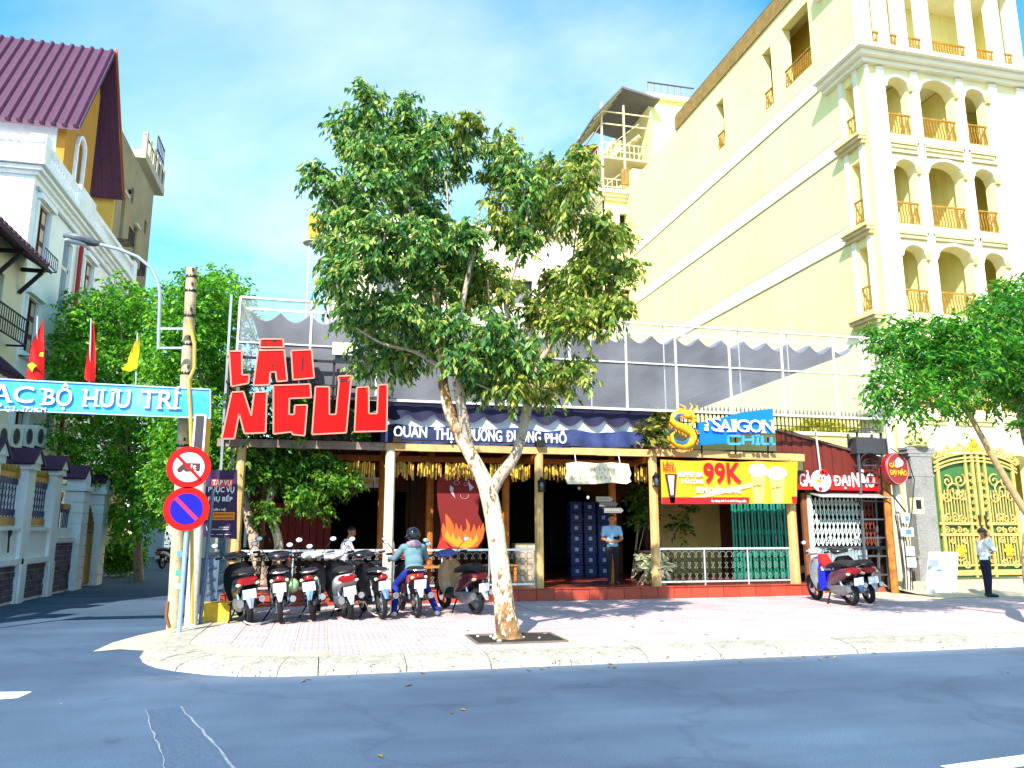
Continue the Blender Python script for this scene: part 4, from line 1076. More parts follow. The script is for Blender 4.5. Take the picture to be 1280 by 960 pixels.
def dt(body, u0, v0, u1, v1, mat): 
    p, q = aY(u0, v1, 17.06), aY(u1, v0, 17.06); text('lettering', body, mat, ds, p.x, p.z, q.x - p.x, q.z - p.z, 17.078, .03, .012)
dt('GÀ', 1000, 588, 1013, 608, M('sign_white')); dt('ĐẠI', 1043, 594, 1062, 611, M('sign_white')); dt('NÃO', 1066, 587, 1092, 609, M('sign_white'))
def roundel(parent, c, r, y, white=True):
    """badge with a cock's head: pale body, comb, beak"""
    mb = MB(); mb.lathe([(0, .0), (r, 0), (r, .05), (0, .05)], (c[0], y, c[1]), 24, ax='y'); o = mb.build('badge', M('sign_white') if white else M('badge_red', '#8e1216', .4, coat=.3), parent)
    mb = MB(); mb.lathe([(0, -.008), (r * .62, -.008), (r * .62, 0), (0, 0)], (c[0] - r * .05, y - .004, c[1] - r * .1), 14, ax='y')
    mb.build('bird_body', M('badge_cream', '#f2e3c0', .6), o)
    mb = MB()
    for i, (dx, dz, q) in enumerate(((.05, .75, .22), (.3, .85, .25), (.52, .62, .2), (-.2, -.75, .2))): mb.lathe([(0, -.012), (r * q, -.012), (r * q, 0), (0, 0)], (c[0] + dx * r, y - .002, c[1] + dz * r), 10, ax='y')
    mb.pieces('comb', M('shop_red'), o)
    mb = MB(); mb.prism([(c[0] - r * .1, y - .02, c[1] + r * .2), (c[0] - r * .75, y - .02, c[1]), (c[0] - r * .1, y - .02, c[1] - r * .25)], (0, .012, 0)); mb.build('beak', M('beak_orange', '#e8901c', .5), o)
    mb = MB()
    for dx in (-.12, .2): mb.ell((c[0] + dx * r, y - .018, c[1] + r * .25), (r * .09, .006, r * .12), 6, 4)
    mb.build('eye', DSTEEL, o)
    return o
p = aY(1027, 601, 17.0); roundel(ds, (p.x, p.z), .27, 17.0)
MB().bar((p.x, 17.02, p.z + .25), (p.x, 17.1, p.z + 1.3), .03).build('hanger', WSTEEL, ds)
# steel lattice mast
ST = M('mast_grey', '#5b6067', .55, metal=.4, var=.2, dirt='#6a4a34', dscale=5)
tw = thing('lattice_mast', (13.5, 17.1, .13), 'grey steel lattice ladder mast with cable coils beside the booth', 'mast')
m0, m1 = aY(1083, 735, 17.05), aY(1112, 735, 17.05); t0, t1 = aY(1072, 540, 17.05), aY(1100, 540, 17.05)
zt = t0.z
mb = MB()
for dy in (0, .35):
    mb.bar((m0.x, 17.05 + dy, .2), (t0.x - .02, 17.05 + dy, zt), .05).bar((m1.x, 17.05 + dy, .2), (t1.x + .02, 17.05 + dy, zt), .05)
mb.pieces('leg', ST, tw)
for k in range(9):
    z = .55 + k * .45; f = (z - .2) / (zt - .2)
    xa, xb = m0.x + (t0.x - m0.x) * f, m1.x + (t1.x - m1.x) * f
    MB().bar((xa, 17.05, z), (xb, 17.05, z), .035).bar((xa, 17.4, z), (xb, 17.4, z), .03).bar((xa, 17.05, z), (xa, 17.4, z), .03).build('rung', ST, tw)
mb = MB()
for k, rr_ in enumerate((.28, .22, .25)):
    c = Vector((t0.x + .25, 16.98 + .03 * k, zt - .75 - .1 * k))
    mb.tube([c + Vector((rr_ * math.cos(a * .4189), .02 * math.sin(a), rr_ * .75 * math.sin(a * .4189))) for a in range(16)], .012, 5, cap=False)
mb.build('cable_coil', M('cable_black', '#1a1a1c', .6), tw)
MB().box(t0.x - .1, t1.x + .2, 17.0, 17.3, zt - .55, zt - .15).build('junction_box', M('mast_box', '#3b3c40', .6), tw)
# post with old orange paint, meters and cables
pp = aY(1128, 742, 16.75)
up = thing('utility_post', (pp.x, 16.8, .13), 'old orange and white painted post carrying meters and cables', 'post')
x = pp.x
MB().tube([(x - .12, 16.85, .1), (x - .13, 16.85, 1.6), (x - .08, 16.85, 3.0)], .095, 8).build('orange_column', M('orange_rust', '#b8702a', .85, var=.35, scale=5, dirt='#4a3020', dscale=4, damt=.95, bump=.4), up, smooth=True)
MB().tube([(x + .22, 16.8, .1), (x + .16, 16.8, 2.2), (x + .08, 16.8, 4.4)], .09, 8).build('white_column', M('white_rough', '#cfc9bc', .85, var=.12, dirt='#8d8474', dscale=3), up, smooth=True)
MW, MBK = M('meter_white', '#d5dade', .5), M('meter_blue', '#4f86c8', .4)
for k, (u, v, w, h) in enumerate(((1134, 648, 7, 13), (1136, 665, 11, 12), (1139, 689, 8, 12), (1141, 703, 8, 13))):
    c = aY(u, v, 16.6); s_ = 16.6 / FPX * 1.05
    o = MB().cb((c.x, 16.66, c.z), (w * s_ * 1.5, .1, h * s_)).build('meter_box', MW, up)
    MB().cb((c.x, 16.605, c.z), (w * s_ * .8, .008, h * s_ * .5)).build('meter_face', MBK if k < 2 else M('meter_grey', '#9aa0a6', .4), o)
c = aY(1148, 632, 16.55); o = MB().cb((c.x, 16.6, c.z), (.30, .12, .40)).build('meter_box', M('meter_cream', '#d8cf9c', .6, var=.1), up)
MB().cb((c.x, 16.535, c.z + .03), (.15, .012, .22)).build('meter_window', DSTEEL, o)
mb = MB()
for k in range(5):
    xx = x - .02 + k * .07; mb.tube([(xx, 16.7, .13), (xx + random.uniform(-.05, .05), 16.68, .7), (xx + random.uniform(-.04, .04), 16.66, 1.3), (xx - .05, 16.68, 2.0)], .012, 5)
mb.tube([aY(1113, 560, 16.5), aY(1135, 575, 16.5), aY(1143, 600, 16.5), aY(1140, 640, 16.5), aY(1136, 660, 16.55)], .014, 5)
mb.tube([aY(1104, 610, 16.6), aY(1118, 622, 16.55), aY(1132, 640, 16.55)], .02, 5)
mb.build('cable', M('cable_black'), up)
rs = thing('round_sign', aY(1126, 600, 16.5), 'round dark red projecting sign reading GÀ ĐẠI NÃO on the utility post', 'sign')
c = aY(1122, 586, 16.5); r_ = .40
mb = MB().lathe([(0, -.0), (r_ - .03, 0), (r_, .03), (r_, .15), (r_ - .03, .18), (0, .18)], (0, 0, 0), 32, ax='y')
RZ = Matrix.Rotation(R(12), 4, 'Z')
mb.v = [tuple(RZ @ Vector(v) + c) for v in mb.v]
mb.build('drum', M('badge_red', '#8e1216', .4, coat=.3), rs, smooth=True)
mb = MB()
for k in range(32):
    a, b2 = k * math.pi / 16, (k + 1) * math.pi / 16
    mb.bar(RZ @ Vector((.375 * math.cos(a), -.004, .375 * math.sin(a))) + c, RZ @ Vector((.375 * math.cos(b2), -.004, .375 * math.sin(b2))) + c, .02, .01)
mb.build('rim_line', M('rim_pink', '#d88a86', .5), rs)
YL = M('sign_yellow', '#f0b41c', .5)
q = RZ @ Vector((-.30, -.012, .02)) + c; text('lettering', 'GÀ', YL, rs, q.x, q.z, .2, .15, q.y, .012, .015, rz=R(12))
q = RZ @ Vector((-.31, -.012, -.2)) + c; text('lettering', 'ĐẠI NÃO', YL, rs, q.x, q.z, .6, .2, q.y, .012, .015, rz=R(12))
mb = MB()
for dx, dz, w_ in ((0, .13, .1), (.1, .15, .09), (.05, .22, .06)): mb.lathe([(0, -.01), (w_, -.01), (w_, 0), (0, 0)], tuple(RZ @ Vector((dx, -.004, dz)) + c), 10, ax='y')
mb.build('bird_mark', M('badge_cream'), rs)
MB().bar(c + Vector((.02, .12, -.3)), c + Vector((.06, .3, -.34)), .04).bar(c + Vector((.02, .12, .2)), c + Vector((.1, .3, .2)), .04).build('bracket', DSTEEL, rs)
# white notice board leaning on the pavement
nb_ = thing('notice_board', aZ(1180, 746, .13), 'white free standing notice board with faded print leaning by the grey pillar', 'notice board')
q = [aY(1163, 746, 16.2), aY(1196, 749, 16.2), aY(1196, 690, 16.25), aY(1165, 690, 16.25)]
q = [Vector((p_.x, 16.2, p_.z)) for p_ in q]; q[0].z = q[1].z = .14
MB().prism(q, (0, .16, 0)).build('board', M('notice_white', '#dfe3e2', .5, var=.06, dirt='#b7bcb8', dscale=5), nb_)
mb = MB(); rr3 = random.Random(5)
def nbp(s_, t_): return Vector((q[0].x + (q[1].x - q[0].x) * s_, 16.19, .14 + (q[2].z - .14) * t_))
mb.prism([nbp(.06, .66), nbp(.44, .66), nbp(.44, .82), nbp(.06, .82)], (0, .006, 0)).build('picture', M('print_grey', '#8f979c', .6), nb_)
MB().prism([nbp(.34, .54), nbp(.52, .54), nbp(.52, .59), nbp(.34, .59)], (0, .006, 0)).build('blue_mark', M('meter_blue'), nb_)
mb = MB()
for row in range(4):
    s_ = .1
    while s_ < .55 - row * .06: mb.bar(nbp(s_, .44 - row * .09), nbp(s_ + .03, .46 - row * .09 + rr3.uniform(-.02, .02)), .012, .006); s_ += rr3.uniform(.04, .07)
mb.build('faded_lettering', M('print_dark', '#5a6066', .6), nb_)
# ================================================================== stone pillar, gilded gate, garden wall
GRN = M('grey_granite', '#8d8a86', .75, var=.35, scale=30, dirt='#5f5c58', dscale=3, damt=.5, bump=.4, bscale=60)
GYY = 18.2
pl = thing('gate_pillar', aY(1160, 740, GYY), 'tall grey granite gate pillar with green and white flower finial', 'pillar')
xa, xb = aY(1140, 650, GYY).x, aY(1171, 650, GYY).x; xc = (xa + xb) / 2; hw = (xb - xa) / 2
mb = MB(); zt = aY(1150, 562, GYY).z
for z0, z1, k in ((.15, .9, 1.12), (.9, .96, 1.2), (.96, zt - .75, .95), (zt - .75, zt - .68, 1.05), (zt - .68, zt - .2, .95), (zt - .2, zt - .12, 1.1), (zt - .12, zt - .02, 1.22), (zt - .02, zt + .05, 1.3)):
    mb.box(xc - hw * .9 * k, xc + hw * .9 * k, GYY - .1 * k, GYY + .1 + .1 * k, z0 + .0005, z1)
mb.build('shaft', GRN, pl)
mb = MB()
for ring, (n_, r_, h_, le) in enumerate(((9, .20, .0, .32), (8, .15, .1, .36), (6, .09, .2, .36))):
    for i in range(n_):
        a = 2 * math.pi * i / n_ + ring * .4; d = Vector((math.cos(a), math.sin(a), 0)); b0 = Vector((xc, GYY, zt + .08 + h_)) + d * r_ * .6
        mb.tube([b0, b0 + d * r_ * .7 + Vector((0, 0, le * .4)), b0 + d * r_ * .5 + Vector((0, 0, le * .8)), b0 + d * r_ * .2 + Vector((0, 0, le))], [.03, .075, .055, .008], 6)
mb.lathe([(.26, 0), (.30, .04), (.18, .1), (.12, .3), (.04, .55)], (xc, GYY, zt + .05), 12)
mb.build('flower_finial', M('finial_green', '#b3b26a', .6, var=.5, scale=14, dirt='#eceadc', dscale=8, damt=.8), pl, smooth=True)
GLD = M('gilding', '#cdb064', .4, metal=.15, var=.25, scale=8, dirt='#8a6a1c', dscale=6, damt=.4)
GRE = M('gate_sheet_green', '#3a6a34', .5, var=.2, scale=4)
gate = thing('gilded_gate', (18.0, 18.4, .31), 'tall arched gilded wrought gate with green backing sheets', 'gate')
gx0 = aY(1172, 650, 18.4).x; gxm = aY(1224, 640, 18.4).x; LWD = gxm - gx0
gz0 = .36; zr = aY(1224, 567, 18.4).z; zs = aY(1174, 600, 18.4).z
def arcz(x): 
    t = (x - gxm) / (LWD * 1.12); return zs + (zr - zs) * math.sqrt(max(0, 1 - t * t * .82))
def spiral(c, r, turns, flip=1, start=0.0, n_=18):
    P = []
    for i in range(n_ + 1):
        t = i / n_; a = start + flip * t * turns * 2 * math.pi; rr_ = r * (1 - t * .85); P.append(Vector((c[0] + rr_ * math.cos(a), 18.36, c[1] + rr_ * math.sin(a))))
    return P
for sgn in (-1, 1):
    lf = MB(); n_ = 12
    edge = [gxm + sgn * (.02 + (LWD - .02) * i / n_) for i in range(n_ + 1)]
    o_ = [Vector((edge[0], 18.38, gz0))] + [Vector((x_, 18.38, arcz(x_))) for x_ in edge] + [Vector((edge[-1], 18.38, gz0))]
    sheet = MB().prism([p_ + Vector((0, .05, 0)) for p_ in o_], (0, .012, 0)).build('leaf_sheet', GRE, gate)
    xi, xo = gxm + sgn * .03, gxm + sgn * (LWD - .05)
    for f, w_ in ((0.05, .09), (.22, .07), (.93, .09)):
        x_ = xi + (xo - xi) * f; MB().box(x_ - w_ / 2, x_ + w_ / 2, 18.35, 18.41, gz0, arcz(x_) - .02).build('stile', GLD, gate)
    for z, h_ in ((gz0 + .06, .14), (1.48, .08), (1.78, .08), (gz0 + .30, .05)): MB().box(min(xi, xo) - .02, max(xi, xo) + .04, 18.345, 18.405, z, z + h_).build('rail', GLD, gate)
    for band in (0, .12, .22):
        mb = MB()
        P = [Vector((x_, 18.36, arcz(x_) - band)) for x_ in edge]
        for a, b2 in zip(P, P[1:]): mb.bar(a, b2, .06 if band == 0 else .035, .05)
        mb.build('arch_rail', GLD, gate)
    for i in range(9):
        x_ = xi + (xo - xi) * (.30 + .60 * i / 8)
        MB().box(x_ - .014, x_ + .014, 18.36, 18.385, 1.86, min(2.75, arcz(x_) - .4)).box(x_ - .014, x_ + .014, 18.36, 18.385, .7, 1.48).build('gate_bar', GLD, gate)
    mb = MB(); fx = lambda f: xi + (xo - xi) * f
    for c, r_, tn, st in (((fx(.58), 2.75), .30, 1.6, 0), ((fx(.72), 2.98), .18, 1.4, 2), ((fx(.42), 3.02), .20, 1.4, 1), ((fx(.45), 1.98), .13, 1.3, 0), ((fx(.62), 1.98), .13, 1.3, 2), ((fx(.79), 1.98), .13, 1.3, 4), ((fx(.40), 1.64), .09, 1.2, 0), ((fx(.55), 1.64), .09, 1.2, 2), ((fx(.70), 1.64), .09, 1.2, 0), ((fx(.85), 1.64), .09, 1.2, 2), ((fx(.45), 1.35), .1, 1.2, 1), ((fx(.75), 1.35), .1, 1.2, 1), ((fx(.45), .72), .12, 1.4, 0), ((fx(.75), .72), .12, 1.4, 3), ((fx(.6), .95), .16, 1.4, 0), ((fx(.4), 2.55), .16, 1.3, 3), ((fx(.8), 2.55), .16, 1.3, 0)):
        mb.tube(spiral(c, r_, tn, sgn, st), .022, 5)
    for k in range(13): mb.tube(spiral((fx(.135), .8 + k * .2), .06, 1.2, 1 if k % 2 else -1, k), .014, 4)
    mb.pieces('scroll', GLD, gate, smooth=True)
    c = Vector((fx(.58), 18.33, 1.08)); mb = MB(); mb.ell(c, (.12, .04, .12), 10, 6)
    for k in range(6): mb.ell(c + Vector((.13 * math.cos(k * 1.047), 0, .13 * math.sin(k * 1.047))), (.06, .03, .06), 8, 5)
    mb.build('rosette', M('rosette_gold', '#e0b02a', .3, metal=.3), gate, smooth=True)
    mb = MB()
    for i in range(11):     # crest along the arch
        x_ = gxm + sgn * (.08 + (LWD + .1) * i / 11); z_ = arcz(x_) + .06
        hh = .22 if i % 3 == 0 else .12
        mb.tube(spiral((x_, z_ + hh * .5), hh * .6, 1.3, sgn, i), .03, 5); mb.ell((x_, 18.36, z_ + hh), (.07, .03, .06), 8, 5)
    mb.pieces('crest_scroll', GLD, gate, smooth=True)
mb = MB().ell((gxm, 18.34, zr + .28), (.16, .05, .14), 10, 6); mb.prism([(gxm - .2, 18.33, zr + .05), (gxm + .2, 18.33, zr + .05), (gxm, 18.33, zr + .45)], (0, .04, 0)); mb.build('crest_shell', M('rosette_gold'), gate, smooth=True)
for sgn in (-1, 1): MB().bar((gxm + sgn * .1, 18.3, 1.75), (gxm + sgn * .1, 18.3, 2.0), .035).ell((gxm + sgn * .1, 18.3, 2.02), (.05, .04, .05), 8, 5).build('handle', M('handle_dark', '#3a4a2a', .5, metal=.5), gate)
# cream garden wall with spiked railing behind the booth
CRM = M('cream_wall', '#e6cf7e', .8, var=.08, scale=1.2, dirt='#cdb25c', dscale=.9, damt=.5)
gw = thing('garden_wall', (12, 21.2, 0), 'cream garden wall topped with dark gold spear railing behind the booth', 'wall')
MB().box(9.2, 17.0, 21.2, 21.45, .1, 4.55).build('masonry', CRM, gw)
MB().box(9.15, 17.05, 21.15, 21.5, 4.55, 4.66).build('coping', M('cream_trim', '#f0e2b0', .7, var=.05), gw)
SPK = M('spear_iron', '#5a4a20', .5, metal=.4, var=.3)
sm = MB(); sm.box(-.014, .014, -.014, .014, 0, .55); sm.lathe([(.0, .74), (.03, .62), (.035, .58), (.012, .55)], (0, 0, 0), 6); sm.lathe([(.03, .4), (.035, .42), (.03, .44)], n=6)
sm = sm.mesh('spear', SPK)
for i in range(56): share(sm, 'spear', gw, (9.3 + i * .137, 21.3, 4.66))
for z in (4.82, 5.1): MB().box(9.2, 17.0, 21.29, 21.31, z, z + .03).build('rail', SPK, gw)
# ================================================================== the cream apartment building
YW = M('cream_stucco', '#f0e6a0', .85, var=.06, scale=.5, dirt='#e2cf80', dscale=.25, damt=.5, bump=.1, bscale=20, streak='#cdb878', samt=.45)
YF = M('front_stucco', '#f2e8b4', .85, var=.05, scale=.6, dirt='#e6d48c', dscale=.4, damt=.4, streak='#d8c68c', samt=.3)
YT = M('white_trim', '#efe8cf', .75, var=.05, scale=2)
YG = M('groove_grey', '#8d8566', .8)
GB = M('bronze_rail', '#c08a30', .4, metal=.45, var=.3, scale=10, dirt='#6a3c10', dscale=8)
BX, BY = 18.5, 22.0
bld = thing('apartment_building', (BX + 5, BY + 10, 0), 'tall cream apartment building with arched balconies and gilded railings', 'building')
BX1 = 25.6
lev = [2.2, 5.72, 9.09, 12.36, 15.82, 19.0]      # floor lines of the arched storeys
def ux(u, v, y=BY): return aY(u, v, y).x
ops = []
cols3 = [(ux(1113, 130), ux(1139, 130)), (ux(1150, 130), ux(1194, 130)), (ux(1208, 130), ux(1232, 130))]
cols3 = [(19.35, 20.35), (20.8, 22.35), (22.75, 23.75)]
def ah(z, k): return (2.55 if z < 15 else 2.36) - (0 if k == 1 else .1)      # arch height on each storey
for z in lev[1:5]:
    for k, (a, b_) in enumerate(cols3):
        ops.append((a, b_, z, z + ah(z, k), .5 if k == 1 else .4))
for k, (a, b_) in enumerate(cols3): ops.append((a, b_, 2.3, 4.2, .3))
mb = MB(); wall_open(mb, (0, BY, 0), (1, 0, 0), BX + .402, BX1, 0, 18.5, ops, .45)
mb.build('front_wall', YF, bld)
# loggia inside: back wall, floors, soffits, doors
MB().box(BX + .3, BX1 - .3, BY + 1.9, BY + 2.0, 0, 18.4).build('loggia_wall', YW, bld)
for z in lev: MB().box(BX + .31, BX1 - .3, BY + .46, BY + 1.89, z - .25, z - .02).build('loggia_floor', YW, bld)
for a in (20.5, 22.5): 
    MB().box(a, a + .14, BY + .46, BY + 1.89, 0, 18.4).build('loggia_pier', YW, bld)
DW, DG = M('door_white', '#d9d7cc', .5), M('door_glass', '#2d3338', .08, spec=.8, var=.2)
for z in lev[1:5]:
    for k, (a, b_) in enumerate(((21.15, 22.2), (19.55, 20.3), (23.05, 23.6))):
        if k: continue
        d = MB().box(a, b_, BY + 1.84, BY + 1.895, z, z + 2.1).build('door', DW, bld)
        for i in range(2): MB().box(a + .1 + i * .46, a + .48 + i * .46, BY + 1.82, BY + 1.838, z + .15, z + 1.5).build('pane', DG, d)
        MB().box(a + .08, b_ - .08, BY + 1.82, BY + 1.838, z + 1.62, z + 2.0).build('transom', DG, d)
# trims on the front
for z in lev[1:5]:
    for k, (a, b_) in enumerate(cols3):
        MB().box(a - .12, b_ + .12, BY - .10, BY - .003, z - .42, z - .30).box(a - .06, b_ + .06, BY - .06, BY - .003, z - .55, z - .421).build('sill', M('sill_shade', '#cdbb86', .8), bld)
        MB().box(a - .18, b_ + .18, BY - .07, BY - .003, z + 2.69, z + 2.73).build('string_line', YG, bld) if z < 15 else None
        ri = .5 if k == 1 else .4; top = z + ah(z, k); mb = MB(); pr = None
        for i in range(13):
            t = -1 + i / 6; pt = Vector(((a + b_) / 2 + (b_ - a) / 2 * t * 1.06, BY - .03, top - ri + (ri + .07) * math.sqrt(max(0, 1 - t * t))))
            if pr: mb.bar(pr, pt, .06, .10)
            pr = pt
        mb.build('arch_moulding', YT, bld)
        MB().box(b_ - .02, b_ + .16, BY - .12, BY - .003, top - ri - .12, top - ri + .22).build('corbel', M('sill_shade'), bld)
for x0, x1 in ((BX - .02, BX + .12), (BX + .45, BX + .75), (20.42, 20.72), (22.42, 22.70), (23.9, 24.25), (25.2, 25.62)):
    MB().box(x0, x1, BY - .10, BY - .004, 0, 18.4).build('pilaster', YT, bld)
def rail_run(a, b_, z, y0, ax, par):
    """gilded balustrade of S-balusters between a and b"""
    L_ = b_ - a; n_ = max(3, int(L_ / .12)); mb = MB()
    def P(t, zz_, off=0): return (t, y0 + off, zz_) if ax == 'x' else (y0 + off, t, zz_)
    for i in range(n_):
        t = a + L_ * (i + .5) / n_
        mb.tube([P(t, z + .06), P(t, z + .2, -.05), P(t, z + .4, -.02), P(t, z + .6, .01), P(t, z + .78)], .022, 4, cap=False)
        mb.bar(P(t - .05, z + .55), P(t + .05, z + .68), .016)
    o = mb.build('balustrade', GB, par)
    MB().bar(P(a, z + .84), P(b_, z + .84), .07, .06).bar(P(a, z + .06), P(b_, z + .06), .05, .05).build('hand_rail', GB, o)
for z in lev[1:5]:
    for a, b_ in cols3: rail_run(a, b_, z, BY + .1, 'x', bld)
# great cornice and the open top storey
def cornice(x0, x1, y0, y1, z, par, mat=YT, steps=((.0, .16, .22), (.16, .18, .42), (.34, .16, .62))):
    for dz, h_, pr in steps: MB().box(x0 - pr, x1 + pr * .6, y0 - pr, y1, z + dz + .001, z + dz + h_).build('cornice', mat, par)
cornice(BX, BX1, BY, BY + 2.2, 18.45, bld)
MB().box(BX + .1, BX1 - .1, BY + .4, BY + 2.1, 18.9, 19.0).build('terrace_floor', YW, bld)
MB().box(BX + .2, BX1 - .2, BY + 1.7, BY + 1.9, 19.0, 23.2).build('upper_wall', YW, bld)
px_ = [BX - .1, BX + .75, BX + 1.55, 21.1, 23.1, 24.4, 25.3]
for i, x_ in enumerate(px_):
    MB().box(x_, x_ + (.36 if i else .45), BY - .15, BY + .25, 19.0, 22.6).build('column', YT, bld)
    if i < len(px_) - 1: rail_run(x_ + .4, px_[i + 1], 19.02, BY, 'x', bld)
MB().box(BX - .3, BX1 + .2, BY - .4, BY + 2.2, 22.6, 23.3).build('upper_entablature', YT, bld)
# long side wall towards the lane of sun, corner slot windows, bands, top windows
Y1 = 44.0
sops = []
for z in lev[1:4]: sops.append((.62, 1.12, z + .25, z + 2.6, 0))
sops.append((.62, 1.12, 15.85, 18.1, 0))
sops += [(10.0, 10.75, 20.45, 23.0, 0), (5.7, 6.4, 20.2, 23.0, 0), (2.9, 4.8, 20.3, 23.2, 0)]
mb = MB(); wall_open(mb, (BX, BY, 0), (0, 1, 0), .0, Y1 - BY, 0, 24.0, sops, -.4)
mb.build('side_wall', YW, bld)
MB().box(BX + 1.4, BX + 1.5, BY + 1.95, Y1, 0, 23.9).build('inner_partition', M('golden_inner', '#c9a53a', .85), bld)
for z in (12.72, 16.33, 19.55):
    MB().box(BX - .035, BX - .003, BY + 1.55, Y1, z - .62, z).build('band', YT, bld)
    for dz in (.0, -.65): MB().box(BX - .04, BX - .004, BY + 1.55, Y1, z + dz, z + dz + .03).build('band_line', YG, bld)
for z in (5.72, 9.09, 12.36, 15.82):
    rail_run(BY + .65, BY + 1.1, z + .25 if z < 15 else 15.9, BX - .02, 'y', bld)
    for dz, pr in ((-.25, .18), (-.12, .30), (0.0, .38)):
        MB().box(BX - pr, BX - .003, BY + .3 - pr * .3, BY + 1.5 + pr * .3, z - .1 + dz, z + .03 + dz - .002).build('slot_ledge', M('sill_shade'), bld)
for y0 in (.36, 1.2): MB().box(BX - .07, BX - .004, BY + y0, BY + y0 + .22, 0, 18.45).build('pilaster', YT, bld)
for a, b_, z in ((10.0, 10.75, 20.45), (5.7, 6.4, 20.2), (2.9, 4.8, 20.3)):
    rail_run(BY + a, BY + b_, z, BX + .05, 'y', bld)
# parapet of brown roof tile along the top edge
TP = M('roof_edge_brown', '#8d7038', .7, var=.3, scale=4)
for i in range(30):
    y = BY + 1.2 + i * .47
    if y > 37.3: break
    MB().box(BX - .08, BX + .12, y, y + .455, 24.0, 24.85).build('parapet_panel', TP, bld)
MB().bar((BX, BY + 1, 24.9), (BX, 37.2, 24.9), .09).build('parapet_rail', M('rail_dark', '#4a4038', .6), bld)
MB().box(BX + .4, BX1, BY + 2, Y1, 23.9, 24.0).build('roof_slab', YW, bld)
MB().box(BX1 - .2, BX1, BY + .5, Y1, 0, 24).build('far_wall', YW, bld)
# rear wing: lower cornice block, terrace stairs, stair tower
rw = thing('stair_wing', (18, 46, 0), 'cream rear wing with external steel stairs and tilted roof behind the tree', 'building')
mb = MB(); wall_open(mb, (0, 45.0, 0), (1, 0, 0), 16.95, 20.5, 0, 23.0, [(18.0, 18.6, 19.5, 22.2, 0), (18.0, 18.6, 14.5, 17.0, 0)], .3); mb.build('front_wall', YW, rw)
mb = MB(); wall_open(mb, (16.95, 45.005, 0), (0, 1, 0), 0, 12, 0, 23.0, [(.8, 1.6, 19.3, 22.2, 0), (3, 3.8, 19.3, 22.2, 0), (5.4, 6.2, 19.3, 22.2, 0), (.8, 1.6, 15, 17.6, 0), (3, 3.8, 15, 17.6, 0)], -.3); mb.build('side_wall', YW, rw)
MB().box(17.3, 20.5, 46.2, 46.3, 0, 23).build('inner_wall', M('grey_shade', '#8a8468', .8), rw)
for dz, pr in ((0, .15), (.2, .35), (.4, .55)): MB().box(16.95 - pr, 19.2, 45 - pr, 57, 23.0 + dz, 23.2 + dz - .002).build('cornice', YT, rw)
SFR = M('stair_frame', '#d9cda0', .5, var=.1, dirt='#a8843c', dscale=6)
x0, x1, y0, y1 = 17.0, 20.6, 45.3, 50.0
for z0, z1 in ((23.6, 26.2), (26.2, 28.6)):
    MB().box(x0, x1, y0, y1, z0 - .01, z0 + .14).build('landing', M('landing_grey', '#b9ad88', .8), rw)
    mb = MB()
    for t in np.linspace(0, 1, 12):
        mb.bar((x0, y0 + (y1 - y0) * t, z0 + .1), (x0, y0 + (y1 - y0) * t, z0 + 1.1), .04); mb.bar((x0 + (x1 - x0) * t, y0, z0 + .1), (x0 + (x1 - x0) * t, y0, z0 + 1.1), .04)
    for dz in (.55, 1.1): mb.bar((x0, y0, z0 + dz), (x0, y1, z0 + dz), .06).bar((x0, y0, z0 + dz), (x1, y0, z0 + dz), .06)
    mb.build('landing_rail', SFR, rw)
    mb = MB()
    for k in range(9): mb.cb((x0 + .6 + k * .3, y0 + 1.2, z0 + .15 + k * .26), (.3, 1.0, .05))
    mb.bar((x0 + .5, y0 + .7, z0 + .1), (x0 + 3.0, y0 + .7, z0 + 2.35), .1, .12).bar((x0 + .5, y0 + .7, z0 + 1.0), (x0 + 3.0, y0 + .7, z0 + 3.2), .05)
    mb.build('stair_flight', SFR, rw)
for x_, y_ in ((x0, y0), (x1, y0), (x0, y1), (18.6, y0)): MB().bar((x_, y_, 23.5), (x_, y_, 30.2), .12).build('stair_post', SFR, rw)
for z in (28.7, 29.6): MB().bar((x0, y0, z), (x1, y0, z), .07).bar((x0, y0, z), (x0, y1, z), .07).build('tie_rail', SFR, rw)
MB().prism([(16.2, 44.6, 28.6), (16.2, 44.6, 28.75), (18.3, 44.6, 31.2), (18.3, 44.6, 31.05)], (0, 6, 0)).build('shed_roof', M('shed_roof', '#5e5a62', .6, var=.2), rw)
MB().prism([(18.3, 44.6, 31.05), (18.3, 44.6, 31.2), (21.0, 44.6, 30.7), (21.0, 44.6, 30.55)], (0, 6, 0)).build('shed_roof', M('shed_roof'), rw)
for k in range(7): MB().bar((16.3, 44.8 + k * .9, 28.6), (18.3, 44.8 + k * .9, 31.0), .07).build('rafter', SFR, rw)
MB().box(20.6, 27, 45.6, 56, 20, 31.2).build('stair_tower', YW, rw)
MB().box(20.4, 27, 45.3, 56, 31.2, 31.5).build('tower_cornice', YT, rw)
for i in range(6): MB().box(20.5 + i * .5, 20.54 + i * .5, 45.4, 45.44, 31.5, 32.3).build('roof_rail_post', GB, rw)
MB().bar((20.5, 45.4, 32.3), (24, 45.4, 32.3), .08).build('roof_rail', M('rail_dark'), rw)
MB().box(18.52, 26, 43.9, 45.5, 20, 24.9).build('link_block', YW, rw)
for i in range(12): MB().box(18.0 + i * .22, 18.21 + i * .22, 44.45 - .02 * i, 44.6 - .02 * i, 24.0 + i * .0, 25.1).build('tile_parapet', TP, rw)
tk = thing('water_tank', aY(737, 205, 50), 'red rooftop water tank on a stand beside the stairs', 'water tank')
q = aY(731, 205, 50); q2 = aY(746, 189, 50)
MB().box(q.x, q2.x + .1, 50, 51, q.z, q2.z + .4).build('tank', M('tank_red', '#d01a16', .5), tk)
